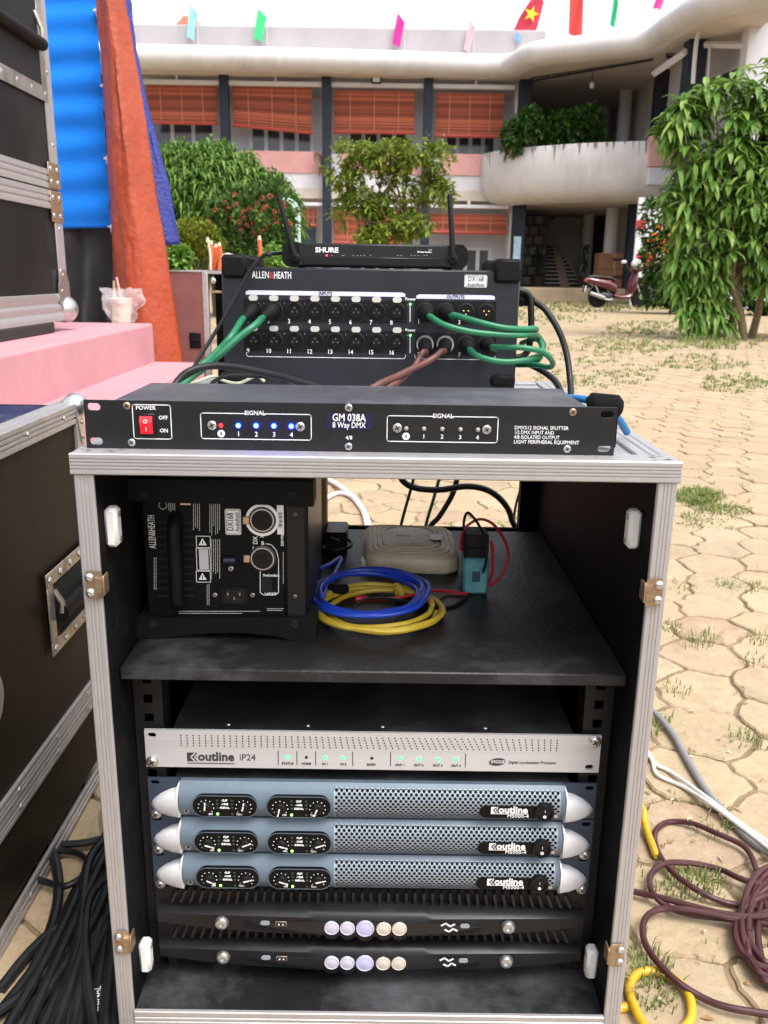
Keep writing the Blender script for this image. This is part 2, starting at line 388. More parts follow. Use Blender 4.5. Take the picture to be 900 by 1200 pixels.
q = MB(); q.add([(-40, YMAX-.25, -.003), (40, YMAX-.25, -.003), (40, 31, -.002), (-40, 31, -.002)], [(0, 1, 2, 3)]); tag(q.build('courtyard', fm), 'far part of the sandy paved courtyard in front of the school', kind='structure')
# grass in the joints and in worn patches
GRS = leaf_mat('dry joint grass', (.12, .19, .04), (.21, .27, .075), (.34, .31, .14), .6, .3)
q = MB(); g = random.Random(21)
def tuft(x, y, h, nb, spread, w_=.0016):
    for _ in range(nb):
        a = g.uniform(0, 6.283); r_ = spread*math.sqrt(g.random()); bx, by = x+r_*math.cos(a), y+r_*math.sin(a); hh = h*g.uniform(.45, 1.1); le = g.uniform(.2, 1.1)*hh; a2 = a+g.uniform(-.8, .8)
        px, py = -math.sin(a2)*w_, math.cos(a2)*w_; mx, my = bx+math.cos(a2)*le*.35, by+math.sin(a2)*le*.35; tx, ty = bx+math.cos(a2)*le, by+math.sin(a2)*le
        k = len(q.v); q.v += [Vector((bx-px, by-py, -.012)), Vector((bx+px, by+py, -.012)), Vector((mx+px*.8, my+py*.8, hh*.65)), Vector((mx-px*.8, my-py*.8, hh*.65)), Vector((tx, ty, hh*.9))]; q.f += [[k, k+1, k+2, k+3], [k+3, k+2, k+4]]; q.mi += [0, 0]
seen = set()
for (x, y, gx, gy) in cells:
    if y > 7 or y < -.5: continue
    for k in range(6):
        a = R(30+60*k); vk = vkey(gx+RS*math.cos(a), gy+RS*math.sin(a))
        if vk in seen or vk not in _vc: continue
        seen.add(vk); lx, ly = _vc[vk]; X = lx*math.cos(rot)-ly*math.sin(rot); Y = lx*math.sin(rot)+ly*math.cos(rot)
        if noise.noise((X*1.1, Y*1.1, 3))+g.uniform(-.35, .35) > .22: tuft(X, Y, g.uniform(.008, .022), g.randint(5, 15), g.uniform(.012, .035), .0009)
def patch(u, v, ru, rv, nb, h, w_=.0022):
    if v > 610: nb = int(nb*.55); h *= .72; w_ = .0012
    for _ in range(nb):
        a = g.uniform(0, 6.283); s = math.sqrt(g.random()); p = at(u+ru*s*math.cos(a), v+rv*s*math.sin(a), z=0); tuft(p.x, p.y, h*g.uniform(.5, 1), 6, .03, w_)
patch(818, 583, 26, 9, 190, .03); patch(845, 598, 30, 6, 60, .02); patch(822, 752, 14, 7, 26, .045); patch(855, 684, 20, 4, 26, .025); patch(800, 690, 8, 5, 12, .03); patch(888, 748, 9, 7, 16, .035); patch(885, 775, 6, 6, 12, .03)
patch(795, 808, 8, 4, 12, .03); patch(783, 738, 6, 7, 16, .03); patch(880, 690, 14, 6, 30, .025); patch(878, 870, 12, 6, 20, .035); patch(828, 975, 8, 6, 12, .04); patch(755, 1150, 14, 26, 60, .04); patch(818, 1040, 14, 7, 30, .035); patch(790, 1040, 22, 6, 26, .03); patch(770, 850, 16, 14, 26, .035)
patch(750, 400, 70, 13, 230, .06, .004); patch(700, 412, 70, 13, 150, .045, .004); patch(820, 425, 60, 10, 110, .05, .004); patch(770, 385, 60, 8, 140, .10, .006); patch(700, 360, 90, 6, 260, .12, .010); patch(845, 400, 50, 12, 130, .13, .005); patch(700, 440, 80, 16, 110, .04, .005); patch(640, 372, 60, 9, 120, .07, .008); patch(860, 450, 40, 12, 90, .04, .005); patch(835, 605, 40, 20, 30, .02)
tag(q.build('grass', GRS, smooth=0), 'sparse grass and weeds growing in the paving joints', kind='stuff')
LFL = leaf_mat('fallen leaf', (.25, .13, .05), (.40, .28, .14), (.55, .5, .38), .7, .1); q = MB()
for _ in range(200):
    u, v = g.uniform(600, 905), 330+870*g.random()**.8; p = at(u, v, z=.003)
    if p.y > 9 or (p.x < .30 and p.y < .62): continue
    a = g.uniform(0, 6.28); L_ = g.uniform(.003, .009); k = len(q.v); ca, sa = math.cos(a)*L_, math.sin(a)*L_
    q.v += [p+Vector((-ca, -sa, 0)), p+Vector((sa*.4, -ca*.4, .003)), p+Vector((ca, sa, .001)), p+Vector((-sa*.4, ca*.4, .004))]; q.f.append([k, k+1, k+2, k+3]); q.mi.append(0)
tag(q.build('fallen_leaves', LFL, smooth=0), 'tiny dry leaves and chips scattered over the paving', kind='stuff')

# ================================================================ PINK STAGE
PINK = mat('pink painted concrete', (.49, .235, .26), .62, var=.10, scale=5, bump=.06, bscale=70, dirt=(.36, .17, .17), dirt_amt=.5, dirt_lo=.50)
stg = thing('stage', (-2, 2.2, 0), 'pink painted concrete stage with wide steps down its side', 'stage')
def soft_step(x, z, zl, ya, yb, r=.014):
    """one step with a worn rounded nose, running along y"""
    arc = [(x-r+r*math.sin(R(90*i/5)), z-r+r*math.cos(R(90*i/5))) for i in range(6)]
    return MB().prism([(-4.5, zl), (-4.5, z)]+arc+[(x, zl)], ya, yb, 'y', PINK)
soft_step(-1.155, .56, .3705, .72, 3.66).build('platform', None, stg, 50); soft_step(-.905, .37, .1855, .72, 3.655).build('step', None, stg, 50); soft_step(-.655, .185, .0, .72, 3.65).build('step', None, stg, 50)

# ================================================================ SCHOOL BUILDING
YB = 32.0
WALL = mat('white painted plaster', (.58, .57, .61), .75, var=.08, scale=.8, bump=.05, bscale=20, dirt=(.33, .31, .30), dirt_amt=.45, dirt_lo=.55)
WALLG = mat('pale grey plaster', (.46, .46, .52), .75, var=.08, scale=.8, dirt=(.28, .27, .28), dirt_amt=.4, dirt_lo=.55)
STAINW = mat('weathered white concrete', (.55, .53, .535), .7, var=.08, scale=1.2, stretch=(1, 1, .35), dirt=(.25, .23, .20), dirt_amt=.6, dirt_lo=.53, bump=.05, bscale=15)
SOFF = mat('cream soffit plaster', (.52, .46, .41), .8, var=.12, scale=.7, dirt=(.22, .19, .16), dirt_amt=.5)
PANEL = mat('pink parapet paint', (.58, .30, .29), .7, var=.08, scale=2, dirt=(.36, .2, .2), dirt_amt=.4)
COLM = mat('dark blue tiled column', (.016, .021, .036), .55, spec=.25, var=.3, scale=4)
GLASS = mat('dark window glass', (.05, .052, .07), .15, var=.5, scale=.7, spec=.8); MUL = mat('pale window frame', (.50, .53, .56), .5)
DARKI = mat('dim interior paint', (.58, .54, .53), .8, var=.15, scale=1)
def bx(u): return at(u, 180, y=YB).x
def bz(v, y=YB, u=383): return at(u, v, y=y).z
sch = thing('school_building', (0, 36, 0), 'two storey white school with curved concrete roof edges, dark columns and red blinds', 'school')
def part(mb, name, m=None, smooth=0): return mb.build(name, m, sch, smooth)
XL = bx(-30); XR = bx(604)
zR0 = bz(82, 30.9); zT = bz(53, 31)                                # soffit and fascia top
zb1 = bz(102, 32.25); zpk1 = bz(178, 32.3); zpk0 = bz(203, 32.3); zsl = bz(221, 32.3); zgc = bz(237, 33)
yW = 33.2
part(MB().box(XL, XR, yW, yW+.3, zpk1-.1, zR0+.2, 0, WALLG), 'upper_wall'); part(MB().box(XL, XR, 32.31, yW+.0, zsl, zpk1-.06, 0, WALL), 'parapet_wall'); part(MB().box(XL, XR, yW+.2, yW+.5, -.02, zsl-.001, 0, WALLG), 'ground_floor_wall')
part(MB().box(XL, XR, 32.2, yW+.0, zsl-.35, zsl-.002, 0, SOFF), 'floor_slab')
cols = [120, 265, 383, 500]
for u in cols:
    x = bx(u); MBc = MB().box(x-.155, x+.155, 31.85, 32.19, -.02, zR0+.15, .01, COLM); part(MBc, 'column')
x = bx(612); part(MB().box(x-.22, x+.22, 31.8, 32.2, -.02, zR0+.15, .01, COLM), 'column')
edges = [-30, 120, 265, 383, 500, 605]
zle = bz(99, 32.05); zl2_ = bz(239.5, 32.05)
for a, b in zip(edges, edges[1:]):
    xa, xb = bx(a)+.16, bx(b)-.16
    part(MB().box(xa, xb, 32.0, 32.22, zle-.07, zle+.07, .01, WALL), 'awning_ledge'); part(MB().box(xa, xb, 32.0, 32.22, zl2_-.06, zl2_+.06, .01, WALL), 'awning_ledge')
    L = xb-xa
    part(MB().box(xa+.35, xb-.05 if a != 383 else xb, 32.26, 32.306, zpk0, zpk1, 0, PANEL), 'parapet_panel')
    # storey windows: frame, mullions, panes
    for (zA, zB, nm) in ((zpk1-.02, zpk1+1.02, 'window'), (.42, 1.75, 'window')):
        xs0, xs1 = xa+.55, xb-.45; nP = 4; wv = (xs1-xs0)/nP; f = MB()
        for k in range(nP+1): f.box(xs0+k*wv-.07, xs0+k*wv+.07, yW-.03+(.2 if zA < 1 else 0), yW+.02+(.2 if zA < 1 else 0), zA, zB, 0, MUL)
        f.box(xs0-.07, xs1+.07, yW-.035+(.2 if zA < 1 else 0), yW+.02+(.2 if zA < 1 else 0), zB, zB+.1, 0, MUL)
        w_ = part(f, nm)
        for k in range(nP): 
            yy = yW-.006+(.2 if zA < 1 else 0)
            MB().box(xs0+k*wv+.0702, xs0+(k+1)*wv-.0702, yy-.004, yy, zA+.01, zB-.002, 0, GLASS).build('pane', None, w_)
for u in (207, 323, 558): x = at(u, 88, y=32.1).x; part(MB().box(x-.035, x+.035, 32.05, 32.12, zle+.075, zR0, 0, WALL), 'ledge_hanger')
x = at(549.5, 236, y=32.1).x; part(MB().box(x-.05, x+.05, 32.05, 32.15, zl2_+.065, zsl-.352, 0, WALL), 'ledge_hanger')
# roof: slab with a rolled concrete edge, its outline swept across the whole front
pp = [(-60, 70), (160, 76.5), (265, 79), (383, 82), (500, 85.5), (572, 88), (592, 87), (606, 79), (624, 74), (650, 71), (700, 66), (735, 62.5), (752, 59.5), (764, 51), (776, 43), (790, 34), (806, 25), (830, 17), (870, 8), (930, -6)]
path = [at(u, v, z=zR0) for u, v in pp]
path = [path[0]]+cat_(path[1:-1], 4)+[path[-1]]
prof = [(.50, .0), (.20, .05), (.05, .22), (0, .45), (.03, .66), (.16, .85), (.42, .97), (.9, 1.0)]   # (inward, up)
inw = []
for i, p in enumerate(path):
    t = (path[min(i+1, len(path)-1)]-path[max(i-1, 0)]); t.z = 0; t.normalize(); inw.append(Vector((-t.y, t.x, 0)))
q = MB(); n_ = len(prof); fh = (zT-zR0)
for p, d in zip(path, inw):
    for o_, h_ in prof: q.v.append(p+d*o_+Vector((0, 0, h_*fh)))
N = len(path); q.f = [[i*n_+k, (i+1)*n_+k, (i+1)*n_+k+1, i*n_+k+1] for i in range(N-1) for k in range(n_-1)]; q.mi = [0]*len(q.f)
part(q, 'roof_edge', STAINW, 60)
q = MB()
for i in range(N-1):
    a, b = path[i]+inw[i]*.5, path[i+1]+inw[i+1]*.5; k = len(q.v); q.v += [Vector((a.x, a.y, zR0)), Vector((b.x, b.y, zR0)), Vector((b.x, 44, zR0)), Vector((a.x, 44, zR0))]; q.f.append([k, k+1, k+2, k+3]); q.mi.append(0)
part(q, 'soffit', SOFF)
q = MB()
for i in range(N-1):
    a, b = path[i]+inw[i]*.9, path[i+1]+inw[i+1]*.9; k = len(q.v); q.v += [Vector((a.x, a.y, zT)), Vector((b.x, b.y, zT)), Vector((b.x, 44, zT)), Vector((a.x, 44, zT))]; q.f.append([k, k+1, k+2, k+3]); q.mi.append(0)
part(q, 'roof_slab', STAINW)
xa = at(160, 30, y=32.4).x; xb = at(640, 45, y=32.4).x; zp = (at(200, 24, y=32.4).z+at(560, 37, y=32.4).z)/2
part(MB().box(bx(-60), xb, 32.5, 32.9, zT+.002, zp, .03, mat('grey lilac weathered parapet', (.40, .375, .395), .8, var=.12, scale=.8, stretch=(1, 1, .5), dirt=(.30, .27, .26), dirt_amt=.55)), 'roof_parapet')
c = at(217, 19, y=36); q = MB(); q.add([(c.x-1.1, 35, zp-.4), (c.x+1.3, 35, zp-.4), (c.x+1.3, 38, zp-.4), (c.x-1.1, 38, zp-.4), (c.x-.15, 36.4, c.z+.12), (c.x+.3, 36.4, c.z+.08)], [(0, 1, 5, 4), (1, 2, 5), (2, 3, 4, 5), (3, 0, 4)], mat('red roof tiles', (.42, .12, .07), .8, var=.3, scale=6)); part(q, 'tiled_roof')
# recessed central hall behind the curved balcony
xc0 = bx(604); yH = 38.5; xc1 = at(1000, 200, y=yH).x
zbal1 = bz(176, 31.5, 570)
part(MB().box(xc0, xc1, yH, yH+.3, -.02, zR0, 0, DARKI), 'hall_wall'); part(MB().box(xc0-.05, xc0+.15, 32.3, yH, -.02, zR0-.002, 0, DARKI), 'hall_side_wall')
# curved balcony: tub-like parapet along an arc
bt = [(563, 178), (567, 180.5), (580, 177.5), (600, 174.5), (630, 171.5), (670, 168.5), (710, 166.6), (757, 165)]
zB1 = at(565, 180, y=31.9).z
bp_ = [at(u, v, z=zB1) for u, v in bt]; bp_[0] = bp_[1]+Vector((.05, .6, 0)); 
b2 = at(800, 160, z=zB1); bp_.append(Vector((b2.x, bp_[-1].y-.1, zB1)))
bp_ = cat_(bp_, 5); hB = zB1-bz(236, 30.2, 660)
prof = [(.22, 0), (0, 0), (-.04, -.05), (-.05, -.35), (-.02, -.6), (.08, -.8), (.25, -.93), (.55, -1.0), (1.0, -1.02)]
inw = []
for i, p in enumerate(bp_):
    t = bp_[min(i+1, len(bp_)-1)]-bp_[max(i-1, 0)]; t.z = 0; t.normalize(); inw.append(Vector((-t.y, t.x, 0)))
q = MB(); n_ = len(prof); N = len(bp_)
for p, d in zip(bp_, inw):
    for o_, h_ in prof: q.v.append(p+d*o_+Vector((0, 0, h_*hB)))
q.f = [[i*n_+k, (i+1)*n_+k, (i+1)*n_+k+1, i*n_+k+1] for i in range(N-1) for k in range(n_-1)]; q.mi = [0]*len(q.f); part(q, 'balcony', STAINW, 60)
q = MB(); zb0 = zB1-hB*1.0
for i in range(N-1):
    a, b = bp_[i]+inw[i]*.9, bp_[i+1]+inw[i+1]*.9; k = len(q.v); q.v += [Vector((a.x, a.y, zb0)), Vector((b.x, b.y, zb0)), Vector((b.x, yH, zb0)), Vector((a.x, yH, zb0)), Vector((a.x, a.y, zb0+.35)), Vector((b.x, b.y, zb0+.35)), Vector((b.x, yH, zb0+.35)), Vector((a.x, yH, zb0+.35))]; q.f += [[k, k+1, k+2, k+3], [k+4, k+5, k+6, k+7]]; q.mi += [0, 0]
part(q, 'balcony_floor', SOFF)
# rain streaks under the balcony rim
q = MB(); g = random.Random(5); STK = mat('grey rain streak', (.20, .18, .165), .8, var=.3, scale=8)
for _ in range(34):
    i = g.randint(6, N-4); p = bp_[i].lerp(bp_[i+1], g.random()); d = inw[i]; t_ = Vector((d.y, -d.x, 0)); w_ = g.uniform(.012, .05); L_ = g.uniform(.08, .5)
    o_ = p-d*.058; q.add([o_-t_*w_, o_+t_*w_, o_+t_*w_*.3-Vector((0, 0, L_*.8)), o_-Vector((0, 0, L_))-d*.004, o_-t_*w_*.4-Vector((0, 0, L_*.8))], [(0, 1, 2, 3, 4)])
part(q, 'rain_stains', STK)
x = at(806, 170, y=29.5).x; xA = at(757, 175, y=28.6).x
part(MB().box(xA, xA+2.6, 28.2, 28.6, at(765, 196, y=28.4).z, at(765, 160, y=28.4).z, .02, PANEL), 'parapet_panel')
part(MB().box(xA+.05, xA+2.6, 28.25, 28.6, at(765, 217, y=28.4).z, at(765, 196, y=28.4).z-.01, .02, WALL), 'parapet_wall')
def rcol(ut, vt, ub, vb, y, r_, m=WALL, nm='round_column', z0=None, z1=None):
    a, b = at(ut, vt, y=y), at(ub, vb, y=y); part(MB().cyl((b.x, y, b.z if z0 is None else z0), (b.x, y, a.z if z1 is None else z1), r_, r_*.95, 18, m), nm, 50)
rcol(731, 95, 729, 168, 33.5, .24, z0=zb0+.35, z1=zR0); rcol(707, 110, 707, 168, 36.5, .2, z0=zb0+.35, z1=zR0); rcol(713, 237, 712, 325, 32.8, .24, z0=.45, z1=zb0); rcol(686, 240, 685, 325, 36.5, .24, z0=.45, z1=zb0)
for (u, y, w_, za, zb_) in ((770, 30.2, .32, zb0, zR0), (750, 31, .25, 0, zb0), (700, 37, .42, .45, zb0-.1), (718, 38, .5, zb0+.4, zR0-.9)):
    x = at(u, 200, y=y).x; part(MB().box(x-w_, x+w_, y-.2, y+.2, za, zb_, .01, COLM), 'dark_pier')
x = at(814, 75, y=26.5).x; part(MB().box(x-.27, x+.27, 26.3, 26.8, 0, zR0, .01, COLM), 'dark_pier')
part(MB().box(at(775, 120, y=30.4).x+.05, at(775, 120, y=30.4).x+.3, 30.7, yH-.002, -.02, zR0-.003, 0, DARKI), 'hall_side_wall')
# doors and openings in the hall wall
for (u0, v0, u1, v1) in ((745, 120, 758, 166), (640, 112, 670, 166), (722, 250, 735, 325), (762, 240, 780, 320)):
    a, b = at(u0, v0, y=yH-.05), at(u1, v1, y=yH-.05); part(MB().box(a.x, b.x, yH-.06, yH-.002, b.z, a.z, 0, mat('dim doorway', (.015, .017, .024), .7, spec=.2)), 'doorway')
a, b = at(636, 240, y=yH-.3), at(668, 276, y=yH-.3); part(MB().box(a.x, b.x, yH-.32, yH-.3, b.z, a.z, 0, WALLG), 'wall_banner'); a, b = at(635.5, 241, y=yH-.35), at(650, 257.5, y=yH-.35); part(MB().box(a.x, b.x, yH-.35, yH-.33, b.z, a.z, 0, mat('red cloth board', (.34, .03, .03), .7)), 'notice_board')
part(MB().box(at(626, 300, y=35.5).x, at(637, 300, y=35.5).x, 35.4, 35.6, .45, at(630, 274, y=35.5).z, 0, mat('cream partition', (.62, .52, .36), .7)), 'partition')
a = at(617, 280, y=34.5); q = MB()
for j in range(9):
    for i in range(3): zz = .5+j*.38; q.box(a.x-.45+i*.36+.18*(j % 2), a.x-.45+i*.36+.30+.18*(j % 2), 34.3, 34.42, zz, zz+.3, .03)
part(q, 'stone_cladding', mat('dark cladding stone', (.10, .09, .085), .8, island=.5)); part(MB().box(a.x-.55, a.x+.8, 34.421, 34.7, .45, zb0-.2, 0, mat('cladding backing', (.05, .048, .045), .9)), 'cladding_wall')
# staircase in the hall
x0_, x1_ = at(637, 320, y=35.6).x, at(681, 320, y=35.6).x
q = MB(); st_ = MB(); rs_ = MB(); nS = 11
for j in range(nS):
    zz = .45+j*.155; yy = 35.2+j*.26; MB().box(x0_+j*.03, x1_-j*.06, yy, yy+.29, zz+.115, zz+.155, 0, mat('pale stair tread', (.60, .56, .50), .6)).build('stair_tread', None, sch, 0); rs_.box(x0_+j*.03, x1_-j*.06, yy+.03, yy+.28, zz-.02, zz+.114, 0)
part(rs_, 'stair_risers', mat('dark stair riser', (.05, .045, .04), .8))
q = MB()
for j in range(nS): zz = .45+j*.155; yy = 35.17+j*.26; part(MB().box(x0_+.62+j*.01, x0_+.98+j*.0, yy, yy+.02, zz-.03, zz+.156, 0, mat('worn stair runner', (.42, .31, .24), .8)), 'stair_runner')
TER = mat('terrace concrete', (.42, .32, .21), .8, var=.15, scale=2)
part(MB().box(XL, at(1050, 330, y=30).x, 30.4, yH, -.03, .45, .03, TER), 'terrace'); 
# right wing, coming towards the camera
rwx0 = at(776, 120, y=29.5).x; rwx1 = at(960, 120, y=21).x
def wallseg(xa, ya, xb, yb, za, zb_, nm, m, th=.2):
    d = Vector((xb-xa, yb-ya, 0)).normalized(); n3 = Vector((-d.y, d.x, 0))*th
    part(MB().add([(xa, ya, za), (xb, yb, za), (xb+n3.x, yb+n3.y, za), (xa+n3.x, ya+n3.y, za), (xa, ya, zb_), (xb, yb, zb_), (xb+n3.x, yb+n3.y, zb_), (xa+n3.x, ya+n3.y, zb_)], [(0, 1, 5, 4), (1, 2, 6, 5), (2, 3, 7, 6), (3, 0, 4, 7), (4, 5, 6, 7), (0, 3, 2, 1)], m), nm)
ax, ay = at(775, 120, y=30.4).x, 30.4; ex, ey = at(875, 120, y=25.6).x, 25.6
wallseg(ax, ay, ex, ey, 0, zR0+.6, 'wing_wall', WALLG)
a = at(886, 80, y=25.3); part(MB().box(a.x-.42, a.x+2.6, 25.0, 25.5, 0, zR0+.9, .02, WALL), 'white_pier')
def onwall(t, z): return (ax+(ex-ax)*t, ay+(ey-ay)*t, z)
def wallbox(t0, t1, z0_, z1_, off, th, m):
    d = Vector((ex-ax, ey-ay, 0)).normalized(); n3 = Vector((d.y, -d.x, 0)); q = MB(); A, B = Vector(onwall(t0, z0_)), Vector(onwall(t1, z0_))
    P = [A+n3*off, B+n3*off, B+n3*(off+th), A+n3*(off+th)]; P += [p+Vector((0, 0, z1_-z0_)) for p in P]
    return q.add(P, [(0, 1, 2, 3), (4, 5, 6, 7), (0, 1, 5, 4), (1, 2, 6, 5), (2, 3, 7, 6), (3, 0, 4, 7)], m)
zw0, zw1 = at(848, 128, y=27).z, at(848, 84, y=27).z
w_ = part(wallbox(.52, .93, zw0, zw1, .002, .05, MUL), 'wing_window')
for k in range(4): wallbox(.54+k*.098, .54+k*.098+.08, zw0+.1, zw1-.1, .053, .01, GLASS).build('pane', None, w_, 0)
w_ = part(wallbox(.05, .30, at(785, 170, y=29.6).z, at(785, 130, y=29.6).z, .002, .05, MUL), 'wing_window')
for k in range(2): wallbox(.07+k*.12, .07+k*.12+.09, at(785, 168, y=29.6).z, at(785, 132, y=29.6).z, .053, .01, GLASS).build('pane', None, w_, 0)
q = MB(); q.tube([at(767, 86, y=28.3), at(803, 61, y=26.4)], .11, 4, WALL); q.tube([at(826, 52, y=26.2), at(874, 53, y=25.3)], .09, 4, WALL); q.tube([at(832, 54, y=26), at(829, 100, y=26)], .03, 6, WALL); part(q, 'awning_frame')
q = MB(); q.tube([at(622, 95, y=31.6), at(765, 70, y=28.6)], .035, 6, COLM); q.tube([at(622, 91.5, y=31.6), at(765, 66.5, y=28.6)], .03, 6, COLM)
for k in range(5): p = at(622, 95, y=31.6).lerp(at(765, 70, y=28.6), .15+k*.18); q.tube([p, p+Vector((0, 0, .13))], .025, 5, COLM)
part(q, 'hanging_pipe')

# ---- things fixed to the building
BLD = mat('red bamboo blind', (.36, .055, .035), .65, var=.25, scale=3, stretch=(.3, 1, 6), dirt=(.20, .04, .03), dirt_amt=.5)
BAT = mat('blind batten', (.30, .080, .045), .75, island=.45, spec=.2)
def blind(u0, u1, vt, vb, y, label, tilt=0):
    a, b = at(u0, vt, y=y), at(u1, vt, y=y); zt_ = (a.z+b.z)/2 if abs(u0-u1) > 60 else a.z; z0_ = at((u0+u1)/2, vb, y=y).z
    o = thing('bamboo_blind', ((a.x+b.x)/2, y, z0_), label, 'blind', 'red bamboo blinds hung along the school front')
    n_ = max(8, int((zt_-z0_)/.045)); g = random.Random(int(u0)); me = None; Wd = b.x-a.x
    mb = MB()
    for k in range(n_):
        zz = zt_-(zt_-z0_)*(k+.5)/n_; sag = tilt*(k/n_)
        yy = y+.012*math.sin(k*.9)+g.uniform(-.006, .006); h_ = (zt_-z0_)/n_*.47
        mb.add([(a.x, yy, zz-h_+sag*.5), (b.x, yy, zz-h_-sag*.5), (b.x, yy, zz+h_-sag*.5), (a.x, yy, zz+h_+sag*.5), (a.x, yy+.02, zz-h_+sag*.5), (b.x, yy+.02, zz-h_-sag*.5), (b.x, yy+.02, zz+h_-sag*.5), (a.x, yy+.02, zz+h_+sag*.5)], [(0, 1, 2, 3), (3, 2, 6, 7), (0, 4, 5, 1), (0, 3, 7, 4), (1, 5, 6, 2)])
    mb.build('slat_screen', BAT, o, 0)['kind'] = 'stuff'
    r_ = MB(); r_.tube([(a.x-.03, y, z0_-.03+tilt*.5), (b.x+.03, y, z0_-.03-tilt*.5)], .06, 8); r_.build('bottom_roll', BLD, o)
    c_ = MB()
    for f in (.2, .5, .8): x = a.x+Wd*f; c_.box(x-.012, x+.012, y-.045, y-.03, z0_-.03, zt_, 0)
    c_.build('pull_cord', mat('pale blind cord', (.45, .20, .15), .7), o)
ys_ = 32.24
blind(171, 253.5, 99, 143, ys_, 'red blind on the upper floor beside the dark blue tarpaulin'); blind(272, 365, 101, 150, ys_, 'red blind on the upper floor with a crooked lower edge', .22)
blind(391.5, 486.5, 106, 154, ys_, 'red blind on the upper floor straight above the yellow-green tree'); blind(511.5, 591, 109, 158.5, ys_, 'red blind on the upper floor nearest the balcony trees')
blind(351, 371, 244, 263, ys_, 'short red blind on the ground floor next to the receiver\'s bent antenna'); blind(391.5, 470, 246, 284, ys_, 'long red blind on the ground floor behind the yellow-green tree'); blind(500.5, 594, 251, 271.5, ys_, 'half rolled red blind on the ground floor beside the upright antenna')
a, b = at(351, 265, y=33), at(369, 285, y=33); part(MB().box(a.x, b.x, 33.2, 33.34, .4, a.z, 0, mat('blue door paint', (.03, .07, .12), .5)), 'blue_door')
a, b = at(501, 274, y=33), at(585, 305, y=33)
def small(name, label, cat_n, mk, org, group=None):
    q = MB(); mk(q); return tag1(q, name, None, label, cat_n, org, group, 40)
c = at(441, 93.5, y=32.0)
fl = thing('floodlight', c, 'small black floodlight above the upper blinds, over the yellow-green tree', 'floodlight'); MB().box(c.x-.16, c.x+.16, c.y-.12, c.y+.05, c.z-.13, c.z+.15, .02, PLAST).build('housing', None, fl); MB().box(c.x-.12, c.x+.12, c.y-.135, c.y-.121, c.z-.09, c.z+.09, 0, mat('frosted lens', (.6, .62, .62), .3)).build('lens', None, fl)
c = at(786, 61, y=28); fl = thing('floodlight', c, 'black floodlight under the curved roof between two dark piers', 'floodlight'); MB().box(c.x-.12, c.x+.12, c.y-.1, c.y+.08, c.z-.17, c.z+.17, .03, PLAST, ).build('housing', None, fl); MB().box(c.x-.09, c.x+.09, c.y-.115, c.y-.101, c.z-.12, c.z+.12, 0, mat('grey lens', (.25, .27, .3), .2)).build('lens', None, fl)
c = at(371, 187, y=31.9); d = thing('satellite_dish', c, 'rusty brown satellite dish on the pink parapet beside a column', 'satellite dish')
M = Matrix.Translation(c) @ Vector((.9, -.6, .3)).to_track_quat('Z', 'Y').to_matrix().to_4x4(); MB().lathe([(.02, 0), (.14, .02), (.24, .07), (.25, .075), (.14, .035), (.01, .02)], 18, M, mat('rusty dish', (.20, .12, .09), .6, var=.3, scale=8)).build('reflector', None, d); q = MB(); q.tube([c, c+Vector((.05, .3, -.15)), c+Vector((.05, .35, -.5))], .025, 6, STEEL); q.build('bracket', None, d)
c = at(694, 96, y=30.5); fl = thing('hanging_lamp', c, 'pale bulb hanging under the curved roof over the balcony', 'lamp'); MB().ball(c-Vector((0, 0, .1)), .09, 1, 1, 1.3, 10, 7, mat('milky bulb', (.6, .6, .6), .3)).build('bulb', None, fl); q = MB(); q.tube([c, Vector((c.x, c.y, zR0))], .012, 5, PLAST); q.build('flex', None, fl)
c = at(606, 298, y=31.7); tag1(MB().box(c.x-.13, c.x+.13, 31.76, 31.795, at(606, 312, y=31.7).z, at(606, 277, y=31.7).z, 0, mat('pale blue notice', (.45, .62, .74), .5, var=.3, scale=6)), 'notice', None, 'narrow pale blue notice fixed to the dark column by the entrance', 'notice', c)
# street lamp by the pier
c = at(812, 98, y=25.8); lp = thing('street_lamp', c, 'white curved lamp arm with an oval head in front of the dark pier', 'street lamp')
q = MB(); q.tube(cat_([at(812, 98, y=25.8), at(814, 70, y=25.8), at(817, 45, y=25.75), at(822, 31, y=25.7), at(826, 26, y=25.6)], 5), .06, 8, WALL); q.build('arm', None, lp)
c = at(831, 17, y=25.4); q = MB(); q.ball(c, .2, 1.0, 1.6, .9, 14, 8, mat('aged lamp shell', (.42, .38, .28), .4)); q.build('lamp_head', None, lp); q = MB(); q.ball(c+Vector((.02, -.2, -.03)), .13, .9, 1, 1.1, 12, 7, mat('amber lens', (.65, .52, .30), .25)); q.build('lens', None, lp)
